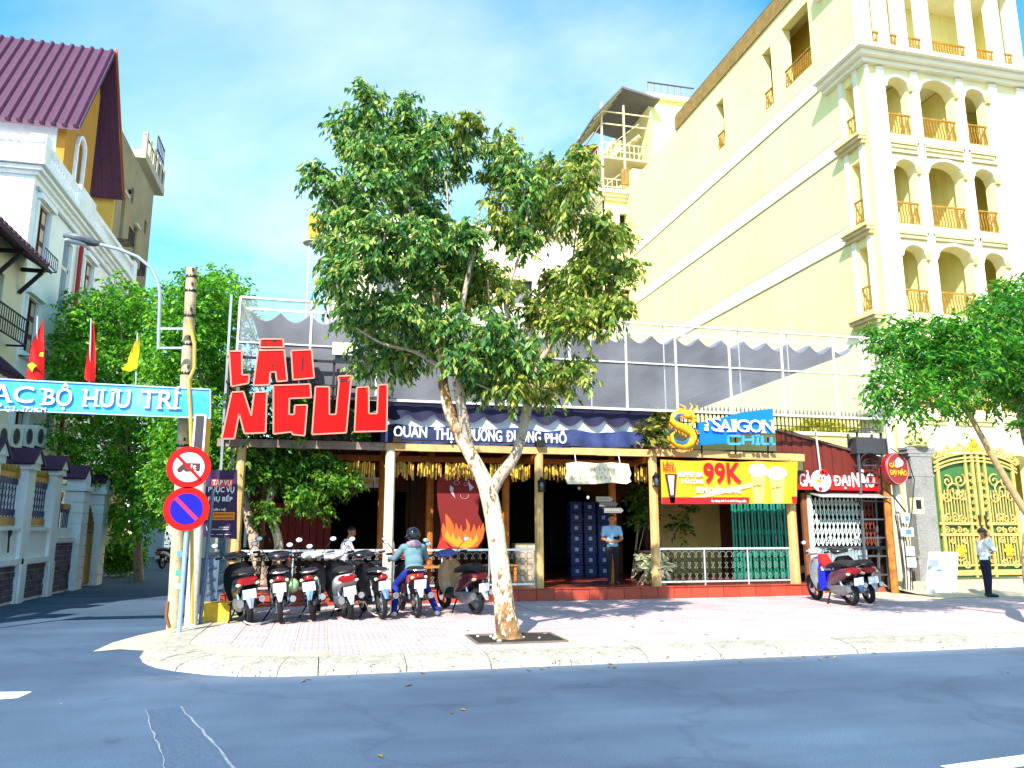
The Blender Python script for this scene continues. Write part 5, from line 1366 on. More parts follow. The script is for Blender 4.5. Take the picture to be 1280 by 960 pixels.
for dx in (.1, .9): MB().bar((q.x + dx * (q2.x - q.x), 50.4, q.z), (q.x + dx * (q2.x - q.x), 50.4, q.z - 2.4), .12).build('leg', M('tank_leg', '#8a3a2a', .7), tk)
# distant pale block and round water tower behind the crown
fb = thing('distant_building', (7, 47, 0), 'pale cream building far behind the tree crown', 'building')
FW = M('pale_wall', '#e6dcc0', .85, var=.06, scale=.4)
fo = [(2.5 + i * 2.9, 3.9 + i * 2.9, z, z + 1.7, 0) for i in range(5) for z in (9.5, 12.8, 16.1)]
mb = MB(); wall_open(mb, (0, 47, 0), (1, 0, 0), -.6, 15.6, 0, 20.9, fo, .3); mb.build('front_wall', FW, fb)
MB().box(-.3, 15.3, 47.6, 58, 0, 20.7).build('inner_block', M('far_window_dark', '#6f7478', .5), fb)
for o_ in fo: MB().box(o_[0] - .1, o_[1] + .1, 46.85, 46.997, o_[2] - .14, o_[2] - .004).build('sill', YT, fb)
MB().box(-.8, 15.8, 46.7, 58, 20.9, 21.2).build('parapet', YT, fb)
wt = thing('water_tower', aY(393, 370, 45), 'round yellow water tower with ladder behind the tree', 'water tower')
p = aY(394, 300, 45); zt = aY(394, 270, 45).z
MB().lathe([(.42, 0), (.44, .05), (.44, zt - p.z), (.3, zt - p.z + .1), (0, zt - p.z + .15)], (p.x, p.y, p.z), 16).build('tank', M('tower_yellow', '#e0a02a', .6, var=.1), wt, smooth=True)
mb = MB()
for k in range(5): a = k * 1.2566; mb.bar((p.x + .4 * math.cos(a), p.y + .4 * math.sin(a), 6), (p.x + .4 * math.cos(a), p.y + .4 * math.sin(a), p.z), .07)
for k in range(18): mb.bar((p.x - .25, p.y - .5, 8 + k * .6), (p.x + .25, p.y - .5, 8 + k * .6), .04)
mb.build('tower_legs', M('tower_steel', '#b5b6a8', .5, metal=.3), wt)
mb = MB().lathe([(.44, -.25), (.7, -.25), (.7, -.2), (.44, -.2)], (p.x, p.y, p.z), 16)
for k in range(12): a = k * .5236; mb.bar((p.x + .68 * math.cos(a), p.y + .68 * math.sin(a), p.z - .2), (p.x + .68 * math.cos(a), p.y + .68 * math.sin(a), p.z + .4), .03)
mb.build('gallery', M('tower_steel'), wt)
# ================================================================== left side of the lane: garden fence
WP = M('white_paint_wall', '#f3f5f8', .8, var=.05, scale=1.5, dirt='#b9bfc9', dscale=1.2, damt=.4)
PURP = M('purple_tile', '#4a2340', .6, var=.25, scale=5)
STN = M('dark_fieldstone', '#5c5263', .85, var=.3, scale=5, dirt='#39323f', dscale=4, rand=.35)
IB = M('navy_iron', '#28306a', .5, metal=.3, var=.2)
GTOP = M('gold_cresting', '#b98a32', .45, metal=.3, var=.25)
FX = -6.8
fen = thing('garden_fence', (FX, 21, 0), 'white garden wall with stone infill, navy grilles and purple tiled pillar caps along the lane', 'fence')
pil = [14.2, 16.2, 18.25, 20.35, 22.3]
MB().box(FX - .25, FX, 13.6, 24.0, 0, 1.70).build('wall', WP, fen)
stm = {}
def stones(y0, y1, z0, z1):
    z = z0; r_ = 0
    while z < z1 - .04:
        h_ = .13; y = y0 - (.14 if r_ % 2 else 0)
        while y < y1:
            l = random.choice((.24, .30, .36)); a, b_ = max(y, y0), min(y + l, y1); y += l
            if b_ - a < .05: continue
            key = (round(b_ - a, 2)); 
            d = random.uniform(.012, .035)
            MB().box(FX + .001, FX + d, a + .006, b_ - .006, z + .006, min(z + h_, z1) - .006).build('stone', STN, fen)
        z += h_; r_ += 1
def fence_bay(y0, y1, top):
    stones(y0 + .12, y1 - .12, .06, .84)
    MB().box(FX, FX + .10, y0 - .12, y1 + .0, .86, .99).build('ledge', WP, fen)
    MB().box(FX, FX + .07, y0 - .05, y1 - .3, 1.62, 1.70).build('ledge', WP, fen)
    a, b_ = y0 + .32, y1 - .32; n_ = 9
    for i in range(n_):
        y = a + (b_ - a) * i / (n_ - 1); MB().box(FX - .14, FX - .12, y - .011, y + .011, 1.9, top).build('grille_bar', IB, fen)
    mb = MB()
    for i in range(n_ - 1):
        y = a + (b_ - a) * (i + .5) / (n_ - 1)
        for k in range(5): mb.bar((FX - .13, y - .05, 2.0 + k * .17), (FX - .13, y + .05, 2.08 + k * .17), .012)
    mb.box(FX - .15, FX - .11, a - .06, b_ + .06, top - .14, top - .02).box(FX - .15, FX - .11, a - .06, b_ + .06, 1.96, 2.1); mb.build('grille', IB, fen)
    mb = MB().box(FX - .17, FX - .09, a - .1, b_ + .1, top, top + .12).box(FX - .17, FX - .09, a - .1, b_ + .1, 1.74, 1.92)
    for i in range(8): y = a + (b_ - a) * i / 7; mb.lathe([(.05, 0), (.06, .06), (0, .2)], (FX - .13, y, top + .12), 5)
    mb.build('grille_cresting', GTOP, fen)
for a, b_ in zip(pil[:-1], pil[1:]): fence_bay(a, b_, 2.8)
def cap_roof(y, w, z, par, x=FX, d=.5):
    """little gabled cap: purple slopes, white gable toward the lane"""
    h_ = .30; e = .12; x0, x1 = x - d + .12, x + .22
    MB().prism([(x1 - .04, y - w / 2, z), (x1 - .04, y + w / 2, z), (x1 - .04, y, z + h_)], (x0 - x1 + .06, 0, 0)).build('cap_core', WP, par)
    for s_ in (-1, 1):
        MB().prism([(x1, y + s_ * (w / 2 + e), z - .02), (x1, y, z + h_ + .06), (x1, y, z + h_), (x1, y + s_ * (w / 2 + e) - s_ * .05, z - .06)], (x0 - x1, 0, 0)).build('cap_slope', PURP, par)
for y in pil:
    MB().box(FX - .38, FX + .08, y - .24, y + .24, 0, 3.02).build('pillar', WP, fen)
    MB().box(FX - .44, FX + .14, y - .30, y + .30, 3.02, 3.18).build('pillar_cap', WP, fen)
    cap_roof(y, .62, 3.18, fen)
    MB().box(FX + .081, FX + .13, y - .16, y + .16, 0, .86).build('pilaster', WP, fen)
# step down to the gate
stones(22.6, 24.1, .06, 1.30)
MB().box(FX, FX + .08, 22.55, 24.1, 1.32, 1.45).build('ledge', WP, fen)
for k, z1 in enumerate((2.5, 2.2)):
    y0 = 22.7 + k * .7; mb = MB()
    for i in range(5): mb.box(FX - .14, FX - .12, y0 + .05 + i * .13, y0 + .07 + i * .13, 1.7 - k * .2, z1)
    mb.box(FX - .15, FX - .11, y0, y0 + .62, z1 - .1, z1); mb.build('grille', IB, fen)
    MB().box(FX - .17, FX - .09, y0, y0 + .62, z1, z1 + .14).build('grille_cresting', GTOP, fen)
lg = thing('lane_gate', (FX, 25.5, 0), 'white banded gate pillars with purple caps and a golden iron gate', 'gate')
for y in (24.4, 26.5):
    for i in range(9): MB().box(FX - .3, FX + .2, y - .3, y + .3, .02 + i * .3, .30 + i * .3).build('pillar_course', WP, lg)
    MB().box(FX - .26, FX + .16, y - .26, y + .26, 0, 2.7).build('pillar_core', WP, lg)
    MB().box(FX - .36, FX + .26, y - .36, y + .36, 2.72, 2.86).build('pillar_cap', WP, lg)
    MB().box(FX - .28, FX + .18, y - .28, y + .28, 2.86, 3.1).build('lantern_block', WP, lg)
    cap_roof(y, .62, 3.1, lg, FX, .5)
GI = M('gold_gate', '#8a6a20', .5, metal=.3, var=.3)
for i in range(12): MB().box(FX - .05, FX - .02, 24.75 + i * .13, 24.77 + i * .13, .08, 1.9 + .5 * math.sin(math.pi * i / 11)).build('gate_bar', GI, lg)
for z in (.15, .9, 1.6): MB().box(FX - .06, FX - .01, 24.7, 26.2, z, z + .06).build('gate_rail', GI, lg)
MB().box(FX - .03, FX - .025, 24.72, 26.18, .1, 1.55).build('gate_sheet', M('gold_sheet', '#b08a2a', .6, var=.2), lg)
MB().tube([(FX + .12, 19.3, 1.15), (FX + .14, 19.2, 1.45), (FX + .1, 19.35, 1.6)], [.02, .02, .05], 6).build('tap', DSTEEL, fen)
# ================================================================== front wing whose tiled eaves show at the left edge
fwg = thing('corner_house', (-12, 19, 0), 'white corner house with purple tiled eaves on dark brackets at the left edge', 'house')
CRMW = M('cream_house', '#d8d3c2', .8, var=.06, scale=1)
mb = MB(); wall_open(mb, (-8.7, 13.5, 0), (0, 1, 0), 0, 10.5, 0, 9.4, [(6.0, 7.2, 6.9, 8.4, 0), (7.9, 9.1, 6.9, 8.4, 0), (6.5, 8.2, 3.2, 5.2, 0)], .3); mb.build('lane_wall', CRMW, fwg)
MB().box(-16, -9.0, 13.5, 13.8, 0, 9.4).box(-16, -9.01, 23.7, 24.0, 0, 9.4).pieces('end_wall', CRMW, fwg)
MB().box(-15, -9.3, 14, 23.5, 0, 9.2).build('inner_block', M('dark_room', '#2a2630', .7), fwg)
def tiled_eave(par, x0, x1, y0, y1, z0, z1):
    n_ = int((y1 - y0) / .3)
    MB().prism([(x0, y0, z0), (x0, y0, z0 - .1), (x1, y0, z1 - .1), (x1, y0, z1)], (0, y1 - y0, 0)).build('eave_board', M('eave_dark', '#2a1c2c', .8), par)
    for i in range(n_):
        y = y0 + .15 + i * .3; MB().tube([(x0, y, z0 + .0), (x1, y, z1 + .0)], .125, 6).build('tile_row', PURP, par, smooth=True)
tiled_eave(fwg, -8.0, -11.5, 13.4, 23.9, 9.0, 11.2)
tiled_eave(fwg, -7.7, -8.75, 15.0, 22.0, 5.4, 6.3)
BK = M('bracket_dark', '#241a24', .7)
for y in np.arange(14, 24, 1.6): MB().bar((-8.1, y, 8.9), (-8.68, y, 8.9), .1).bar((-8.15, y, 8.85), (-8.68, y, 8.2), .09).build('bracket', BK, fwg)
mb = MB()
for y in (20.0, 23.2): mb.bar((-8.68, y, 6.6), (-8.2, y, 6.6), .05).bar((-8.2, y, 6.6), (-8.2, y, 7.3), .04)
for z in (6.6, 6.95, 7.3): mb.bar((-8.2, 20.0, z), (-8.2, 23.2, z), .035)
for k in range(22): mb.bar((-8.2, 20.05 + k * .15, 6.6), (-8.2, 20.05 + k * .15, 7.3), .02)
mb.build('balcony_rail', BK, fwg)
AC = M('ac_white', '#dfe3e6', .5, var=.05)
for k, (u, y) in enumerate(((6, 0), (22, 0), (38, 0), (52, 0))):
    c = aX(u, 546, -8.3); t = thing('air_conditioner', (c.x, c.y, c.z - .3), 'white air conditioner condenser on the wall, ' + ('first', 'second', 'third', 'fourth')[k] + ' from the left edge in its row', 'air conditioner', 'air conditioner condensers above the fence')
    MB().box(-8.66, -8.3, c.y - .38, c.y + .38, c.z - .3, c.z + .3).build('casing', AC, t)
    mb = MB()
    for rr_ in (.08, .15, .22):
        P = [Vector((-8.285, c.y - .1 + rr_ * math.cos(a * .5236), c.z + rr_ * math.sin(a * .5236))) for a in range(13)]
        for a, b_ in zip(P, P[1:]): mb.bar(a, b_, .014)
    mb.build('fan_guard', M('ac_grey', '#5a5f66', .5), t)
    MB().lathe([(0, 0), (.2, 0), (.2, .01), (0, .01)], (-8.298, c.y - .1, c.z), 14, ax='x').build('fan_opening', M('ac_dark', '#2b2e33', .6), t)
    MB().box(-8.66, -8.35, c.y - .35, c.y + .35, c.z - .36, c.z - .305).build('shelf', DSTEEL, t)
# ================================================================== white villa
VX, VY0, VY1 = -9.0, 24.6, 36.3
vil = thing('white_villa', (-12, 30, 0), 'white villa with balustrades and brown shuttered windows on the lane', 'villa')
wins = []
for (u0, v0, u1, v1) in ((40, 262, 58, 300), (27, 367, 45, 405), (103, 330, 115, 358), (129, 352, 139, 380)):
    a, b_ = aX(u0, (v0 + v1) / 2, VX).y, aX(u1, (v0 + v1) / 2, VX).y; z0, z1 = aX((u0 + u1) / 2, v1, VX).z, aX((u0 + u1) / 2, v0, VX).z
    wins.append([a - VY0 + .12, b_ - VY0 - .05, z0 - .35, z1 + .35, 0])
wins[0][0] = max(wins[0][0], .35); wins[1][0] = max(wins[1][0], .35)
fren = [(aX(72, 335, VX).y - VY0, aX(82, 335, VX).y - VY0, 8.7, 11.3, 0), (aX(62, 430, VX).y - VY0 + .6, aX(72, 430, VX).y - VY0 + .6, 4.8, 7.6, 0)]
fren = [(3.1, 4.0, 8.9, 11.4, 0), (3.1, 4.0, 4.6, 7.4, 0)]
wins = [(.55, 1.55, 9.9, 11.6, 0), (.55, 1.55, 6.9, 8.6, 0), (5.4, 6.4, 9.9, 11.5, 0), (5.4, 6.4, 6.9, 8.5, 0), (8.4, 9.3, 9.9, 11.5, 0), (8.4, 9.3, 6.6, 8.3, 0), (.6, 1.6, 3.4, 5.2, 0), (5.4, 6.4, 3.4, 5.2, 0)]
mb = MB(); wall_open(mb, (VX, VY0, 0), (0, 1, 0), 0, VY1 - VY0, 0, 12.2, wins + fren, .25); mb.build('lane_wall', WP, vil)
MB().box(-17, VX - .26, VY0, VY0 + .25, 0, 12.2).box(-17, VX - .26, VY1 - .25, VY1, 0, 12.2).pieces('end_wall', WP, vil)
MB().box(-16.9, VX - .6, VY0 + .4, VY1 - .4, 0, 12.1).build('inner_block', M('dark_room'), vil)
BRS = M('brown_shutter', '#5c2a22', .55, var=.2, scale=6)
for o_ in wins:
    y0, y1, z0, z1 = VY0 + o_[0], VY0 + o_[1], o_[2], o_[3]
    f = MB().box(VX - .16, VX - .10, y0, y1, z0, z1).build('shutter', BRS, vil)
    for i in range(2):
        for j in range(3):
            w, h_ = (y1 - y0) / 2, (z1 - z0) / 3
            MB().box(VX - .099, VX - .085, y0 + w * i + .1, y0 + w * (i + 1) - .1, z0 + h_ * j + .1, z0 + h_ * (j + 1) - .08).build('shutter_pane', M('pale_pane', '#c9b8a8', .4), f)
            MB().box(VX - .099, VX - .07, y0 + w * i + .03, y0 + w * i + .08, z0 + h_ * j + .02, z0 + h_ * (j + 1) - .02).build('shutter_stile', BRS, f)
    MB().box(VX + .002, VX + .12, y0 - .2, y1 + .2, z0 - .18, z0 - .03).box(VX + .002, VX + .16, y0 - .2, y1 + .2, z1 + .05, z1 + .22).pieces('window_sill', WP, vil)
    MB().box(VX + .002, VX + .06, y0 - .16, y0 - .02, z0, z1).box(VX + .002, VX + .06, y1 + .02, y1 + .16, z0, z1).pieces('window_surround', WP, vil)
    mb = MB()
    for k in range(8): mb.bar((VX + .35, y0 - .1 + (y1 - y0 + .2) * k / 7, z0 - .2), (VX + .35, y0 - .1 + (y1 - y0 + .2) * k / 7, z0 + .2), .018)
    mb.bar((VX + .35, y0 - .1, z0 + .2), (VX + .35, y1 + .1, z0 + .2), .03).bar((VX + .35, y0 - .1, z0 - .2), (VX + .35, y1 + .1, z0 - .2), .03).bar((VX, y0 - .1, z0 - .2), (VX + .35, y0 - .1, z0 - .2), .03).bar((VX, y1 + .1, z0 - .2), (VX + .35, y1 + .1, z0 - .2), .03)
    mb.build('flower_rail', IB, vil)
for o_ in fren:
    y0, y1, z0, z1 = VY0 + o_[0], VY0 + o_[1], o_[2], o_[3]
    f = MB().box(VX - .12, VX - .08, y0, y0 + .09, z0, z1).box(VX - .12, VX - .08, y1 - .09, y1, z0, z1).box(VX - .12, VX - .08, y0, y1, z0 + 1.5, z0 + 1.62).build('window_frame', M('door_white'), vil)
    MB().box(VX - .11, VX - .10, y0, y1, z0, z1).build('pane', M('blue_glass', '#7d93ad', .08, spec=.8), f)
MB().tube([(VX + .12, VY0 + 4.5, 0), (VX + .12, VY0 + 4.5, 11.6)], .08, 8).build('drain_pipe', M('pipe_red', '#a01c24', .5), vil)
for dz, pr in ((0, .1), (.12, .22), (.26, .34)): MB().box(-17, VX + pr, VY0 - pr, VY1 + pr, 12.2 + dz + .001, 12.32 + dz).build('cornice', WP, vil)
MB().box(VX + .002, VX + .08, VY0 + .2, VY1 - .3, 11.85, 11.95).build('string_course', M('shade_trim', '#aeb6c4', .8), vil)
bm_ = MB().lathe([(.05, 0), (.075, .06), (.05, .12), (.095, .3), (.05, .5), (.075, .56), (.05, .62)], n=8).mesh('baluster', WP, smooth=True)
for y in np.arange(VY0 + .6, VY1 - .2, .24):
    if 3.4 < (y - VY0) < 5.2: continue
    share(bm_, 'baluster', vil, (VX + .05, y, 12.6))
for k in range(10): share(bm_, 'baluster', vil, (VX - .5 - k * .25, VY0 - .05, 12.6))
MB().box(VX - .1, VX + .2, VY0 - .2, VY1, 13.22, 13.38).box(-16, VX - .101, VY0 - .2, VY0 + .1, 13.22, 13.38).pieces('parapet_rail', WP, vil)
for y in (VY0 - .15, VY0 + 3.4, VY1 - .4): MB().box(VX - .2, VX + .25, y, y + (.5 if y != VY0 + 3.4 else 1.8), 12.58, 13.5).build('parapet_pier', WP, vil)
# attic gable in orange render under a purple roof
OR = M('orange_render', '#b5802a', .85, var=.12, scale=3)
mb = MB(); wall_open(mb, (-10.2, 30.3, 0), (0, 1, 0), 0, 3.4, 12.3, 17.05, [(1.2, 2.0, 13.6, 16.9, .4)], .3); mb.build('attic_wall', OR, vil)
MB().prism([(-10.2, 30.3, 17.052), (-10.2, 33.7, 17.052), (-10.2, 33.7, 20.0), (-10.2, 33.0, 21.2)], (-.3, 0, 0)).build('attic_gable', OR, vil)
MB().box(-15, -10.51, 30.3, 33.7, 12.3, 16.7).build('attic_block', WP, vil)
MB().box(-10.35, -10.30, 31.5, 32.3, 13.6, 17.0).build('attic_window', M('blue_glass'), vil)
mb = MB(); pr = None
for i in range(13):
    t = -1 + i / 6; pt = Vector((-10.15, 31.9 + .48 * t, 16.6 + .5 * math.sqrt(max(0, 1 - t * t))))
    if pr: mb.bar(pr, pt, .16, .12)
    pr = pt
mb.bar((-10.15, 31.42, 13.6), (-10.15, 31.42, 16.6), .14, .12).bar((-10.15, 32.38, 13.6), (-10.15, 32.38, 16.6), .14, .12); mb.build('window_surround', WP, vil)
for i in range(13): MB().prism([(-9.6 - i * .4, 33.0, 21.6), (-9.6 - i * .4, 33.0, 21.8), (-9.6 - i * .4, 36.2, 16.6), (-9.6 - i * .4, 36.2, 16.4)], (-.39, 0, 0)).build('roof_strip', PURP, vil)
MB().prism([(-9.52, 33.0, 21.75), (-9.52, 33.0, 21.95), (-9.52, 36.35, 16.65), (-9.52, 36.35, 16.45)], (-.08, 0, 0)).build('verge', M('verge_orange', '#b0541e', .7), vil)
MB().prism([(-9.6, 33.0, 21.6), (-9.6, 33.0, 21.8), (-9.6, 29.8, 16.6), (-9.6, 29.8, 16.4)], (-5, 0, 0)).build('roof_slope', PURP, vil)
for i in range(13): MB().tube([(-9.75 - i * .38, 33.0, 21.82), (-9.75 - i * .38, 31.4, 19.22), (-9.75 - i * .38, 29.75, 16.54)], .09, 6).build('tile_row', PURP, vil, smooth=True)
# ================================================================== brown flats further down the lane, and the block beyond
BRN = M('brown_render', '#9d8a68', .85, var=.14, scale=.8, dirt='#75664c', dscale=.5, damt=.6)
bf = thing('brown_flats', (-13, 40, 0), 'tall bare brown rendered block with barred windows beyond the white villa', 'building')
bw = [(1.0, 1.7, 15.2, 17.4, 0), (3.6, 4.3, 14.6, 16.8, 0), (1.0, 1.7, 11.4, 13.4, 0), (3.6, 4.3, 10.8, 13.0, 0), (5.6, 6.1, 17.2, 17.9, 0), (2.6, 3.0, 17.6, 18.4, 0)]
mb = MB(); wall_open(mb, (-10.0, 36.6, 0), (0, 1, 0), 0, 7.0, 0, 20.0, bw, .25); mb.build('lane_wall', BRN, bf)
MB().box(-17, -10.0 + .002, 36.45, 36.6, 0, 20.0).build('end_wall', M('sunlit_end', '#d8b050', .85, var=.1), bf)  # yellower than the lane wall: sunlight on this end put into its colour
MB().box(-16, -10.4, 36.8, 43.4, 0, 19.9).build('inner_block', M('pale_inner', '#c8c4ba', .8), bf)
for o_ in bw[:4]:
    y0, y1, z0 = 36.6 + o_[0], 36.6 + o_[1], o_[2]; mb = MB()
    MB().box(-10.2, -10.16, y0, y1, z0, o_[3]).build('pane', M('pale_glass', '#c5ccd2', .15), bf)
    for k in range(7):
        y = y0 - .15 + (y1 - y0 + .3) * k / 6; mb.bar((-9.5, y, z0 - .2), (-9.5, y, z0 + .45), .03).bar((-9.5, y, z0 - .2), (-10, y, z0 - .2), .03)
    for z in (-.2, .15, .45): mb.bar((-9.5, y0 - .15, z0 + z), (-9.5, y1 + .15, z0 + z), .035)
    mb.build('window_cage', BK, bf)
    MB().box(-9.998, -9.85, y0 - .08, y1 + .08, o_[3], o_[3] + .12).build('lintel', M('lintel_pale', '#cfc6b0', .8), bf)
for y in (38.7, 38.75): MB().lathe([(.12, 0), (.12, .1)], (-9.98, y, 17.9 if y < 38.72 else 11.8), 8, ax='x').build('vent_hole', BK, bf)
tb = thing('balcony_tower', (-12, 49, 0), 'pale tower with projecting balcony beyond the brown flats', 'building')
MB().box(-19, -12.4, 46, 54, 0, 23.3).build('shaft', M('tower_beige', '#b8ac92', .85, var=.1), tb)
for z in (23.4,):
    MB().box(-12.9, -11.3, 46.5, 52, z, z + .5).build('balcony_slab', M('tower_beige'), tb)
    mb = MB()
    for k in range(12): mb.bar((-11.4, 46.6 + k * .48, z + .5), (-11.4, 46.6 + k * .48, z + 1.5), .05)
    for k in range(6): MB().box(-11.55, -11.3, 46.5 + k * 1.0, 46.85 + k * 1.0, z + .5, z + 1.7).build('parapet_pier', M('tower_beige'), tb)
    for k in range(6): mb.bar((-11.4, 49.5 + k * .4, z + .5), (-11.4, 49.5 + k * .4, z + 3.0), .05)
    for dz in (1.2, 2.1, 3.0): mb.bar((-11.4, 49.5, z + dz), (-11.4, 51.6, z + dz), .06)
    mb.bar((-11.4, 46.5, z + 1.5), (-11.4, 52, z + 1.5), .07); mb.build('balcony_rail', BK, tb)
# lane end: low house, shutter gate
le = thing('lane_house', (-3.5, 52, 0), 'pale low house closing the far end of the lane', 'house')
MB().box(-8.5, -1.5, 52, 58, 0, 6).build('wall', M('pale_wall'), le)
MB().box(-8.6, -1.4, 51.6, 58, 6, 6.3).build('roof', PURP, le)
for x in (-6.5, -4.2): MB().box(x, x + 1.1, 51.95, 51.998, .1, 2.3).build('door', M('door_blue_grey', '#6d7f8c', .6), le)
sgt = thing('louvre_gate', aZ(188, 700, 0), 'white louvred gate panel at the bend of the lane', 'gate')
q = aZ(188, 696, 0)
MB().box(q.x - .7, q.x + .75, q.y + .02, q.y + .06, 0, 2.6).build('frame', WP, sgt)
for k in range(20): MB().box(q.x - .6, q.x + .65, q.y - .02, q.y + .015, .12 + k * .12, .2 + k * .12).build('louvre', M('louvre_white', '#d6dde2', .5), sgt)
# ================================================================== overhead lane sign, flags
OY = 13.1
ov = thing('overhead_sign', (-4.5, OY, 3.4), 'blue overhead lane sign reading ẠC BỘ HƯU TRÍ in white serif letters', 'sign')
SKY = M('sign_sky_blue', '#2f9ad0', .45, var=.25, scale=1.5, dirt='#8fd0e8', dscale=1.0, damt=.6)
a, b_, c, d = aY(-160, 466, OY), aY(263, 487, OY), aY(263, 523, OY), aY(-160, 506, OY)
MB().prism([a, b_, c, d], (0, .12, 0)).build('panel', SKY, ov)
for p, q in ((a, b_), (b_, c), (c, d)): MB().bar(p + Vector((0, -.005, 0)), q + Vector((0, -.005, 0)), .03, .02).build('edge_trim', M('trim_pale', '#a9c4d4', .4), ov)
WL = M('sign_white')
def ot(body, u0, v0, u1, v1, bold=.02):
    p, q = aY(u0, v1, OY - .02), aY(u1, v0, OY - .02); text('lettering', body, WL, ov, p.x, p.z, q.x - p.x, q.z - p.z, p.y, .02, bold * .6, tilt=-R(.3))
ot('ẠC', -14, 482, 44, 508); ot('BỘ', 53, 480, 92, 512); ot('HƯU', 104, 486, 164, 508); ot('TRÍ', 175, 483, 226, 510)
ot('Q.3 - TP.HCM', 6, 509, 58, 515, .01)
mb = MB()
def ser(u, v, w=9): mb.bar(aY(u - w / 2, v, OY - .032), aY(u + w / 2, v + .3, OY - .032), .02, .02)
for u, v in ((-10, 502), (12, 502), (53, 505), (53, 486), (106, 507), (121, 507), (106, 487), (121, 487), (129, 487), (141, 487), (149, 488), (160, 488), (183, 509), (199, 510), (213, 510), (199, 490), (222, 510), (222, 491)): ser(u, v, 7)
mb.build('letter_serif', WL, ov)
MB().tube([(a.x + .1, OY + .08, 0), (a.x + .1, OY + .08, a.z + .1)], .06, 8).build('sign_post', M('galvanised'), ov)
MB().bar((b_.x - .25, OY + .1, 3.55), (-2.15, OY + .2, 3.55), .05).build('clamp', M('galvanised'), ov)
FR, FYL = M('flag_red', '#c80804', .7, var=.06), M('flag_yellow', '#f2cc10', .7, var=.06)
def flag(label, ub, v0, outline, mat, emblem):
    """hanging cloth on a short staff on top of the sign; outline in picture units round the staff"""
    base = aY(ub, v0, OY + .06); t = thing('flag', base, label, 'flag', 'flags on the overhead sign')
    tip = aY(ub + 2, outline[0][1] - 2, OY + .06)
    MB().tube([base - Vector((0, 0, .05)), tip], .012, 6).build('staff', M('staff_grey', '#b9bcc0', .4, metal=.4), t)
    P = [aY(u, v, OY + .05) for u, v in outline]
    bm = bmesh.new(); vsx = [bm.verts.new(p) for p in P]; f = bm.faces.new(vsx)
    bmesh.ops.triangulate(bm, faces=[f]); bmesh.ops.subdivide_edges(bm, edges=bm.edges[:], cuts=3, use_grid_fill=True)
    for v in bm.verts: v.co.y += .05 * math.sin(v.co.x * 26 + v.co.z * 5)
    m2 = MB(); bm.verts.index_update(); m2.add([v.co for v in bm.verts], [tuple(x.index for x in f_.verts) for f_ in bm.faces]); n0 = len(m2.v)
    m2.add([v.co + Vector((0, .006, 0)) for v in bm.verts], [tuple(reversed([x.index for x in f_.verts])) for f_ in bm.faces]); bm.free()
    o = m2.build('flag_cloth', mat, t, smooth=True)
    for pg in emblem: MB().prism([aY(u, v, OY - .03) for u, v in pg], (0, .012, 0)).build('emblem', FYL, o)
flag('red flag with yellow emblem hanging limp, leftmost on the overhead sign', 45, 474, [(53, 397), (46, 415), (38, 440), (31, 468), (33, 474), (54, 474), (54, 430)], FR,
     [[(34, 456), (40, 453), (46, 457), (42, 460), (40, 465), (36, 459)], [(50, 441), (54, 440), (54, 446), (49, 445)]])
flag('narrow folded red flag between the other two flags on the overhead sign', 112, 478, [(117, 400), (112, 420), (109, 450), (106, 474), (110, 477), (118, 477), (119, 440)], FR, [])
flag('plain yellow flag, rightmost on the overhead sign', 170, 482, [(174, 418), (166, 440), (153, 463), (160, 464), (172, 461), (174, 440)], FYL, [])
# ================================================================== poles at the lane corner
PC = M('pole_concrete', '#c8b592', .85, var=.25, scale=4, dirt='#6f5a40', dscale=3, damt=.8, bump=.3)
PW = M('pole_whitewash', '#cdc8bb', .85, var=.15, scale=5, dirt='#7a6c58', dscale=5, damt=.8)
b0 = aZ(217, 789, .0); t0 = aY(240, 335, 13.25)
pole = thing('utility_pole', (b0.x, b0.y, 0), 'tall leaning concrete utility pole with clamps carrying the lamp arm', 'pole')
MB().tube([Vector((b0.x, b0.y, -.02)), b0.lerp(t0, .5), t0], [.115, .10, .088], 14).build('shaft', PC, pole, smooth=True)
for f in (.35, .5, .62, .70, .78, .86, .93, .97):
    p = Vector((b0.x, b0.y, 0)).lerp(t0, f); MB().lathe([(.110 - .025 * f + .008, 0), (.110 - .025 * f + .010, .05), (.110 - .025 * f, .052)], (p.x, p.y, p.z), 12).build('clamp_band', DSTEEL, pole)
    MB().box(p.x + .02, p.x + .05, p.y - .13, p.y - .1, p.z + .1, p.z + .15).build('bolt_hole', M('hole_dark', '#3a2c20', .9), pole)
MB().tube([aY(236, 400, 13.1), aY(243, 430, 13.1), aY(243, 460, 13.08), aY(236, 475, 13.08), aY(238, 520, 13.08), aY(240, 600, 13.05), aY(240, 780, 13.05)], .03, 6).build('conduit', M('conduit_yellow', '#c9a24a', .7), pole, smooth=True)
MB().tube([aY(212, 785, 13.0), aY(208, 770, 13.0), aY(210, 752, 13.0)], .03, 6).build('conduit', M('conduit_brown', '#7a4a2a', .7), pole, smooth=True)
b1 = aZ(238, 788, .05); 
p2 = thing('short_pole', (b1.x, b1.y, 0), 'shorter whitewashed pole just right of the tall utility pole', 'pole')
MB().tube([(b1.x, b1.y, 0), (b1.x - .02, b1.y, 2), (b1.x - .03, b1.y, 3.3)], [.10, .095, .09], 12).build('shaft', PW, p2, smooth=True)
for z, mt in ((1.25, '#5a8fd0'), (.95, '#3a9a8a'), (.75, '#b8bcc0')): MB().cb((b1.x - .22, b1.y - .12, z), (.1, .004, .09)).build('sticker', M('sticker' + mt, mt, .6), p2)
sa = thing('street_lamp', (t0.x, 13.25, 4.5), 'cobra head street lamp on a curved grey arm bracketed to the utility pole', 'street lamp')
ARM = M('lamp_arm', '#a9b2b8', .4, metal=.5, var=.1)
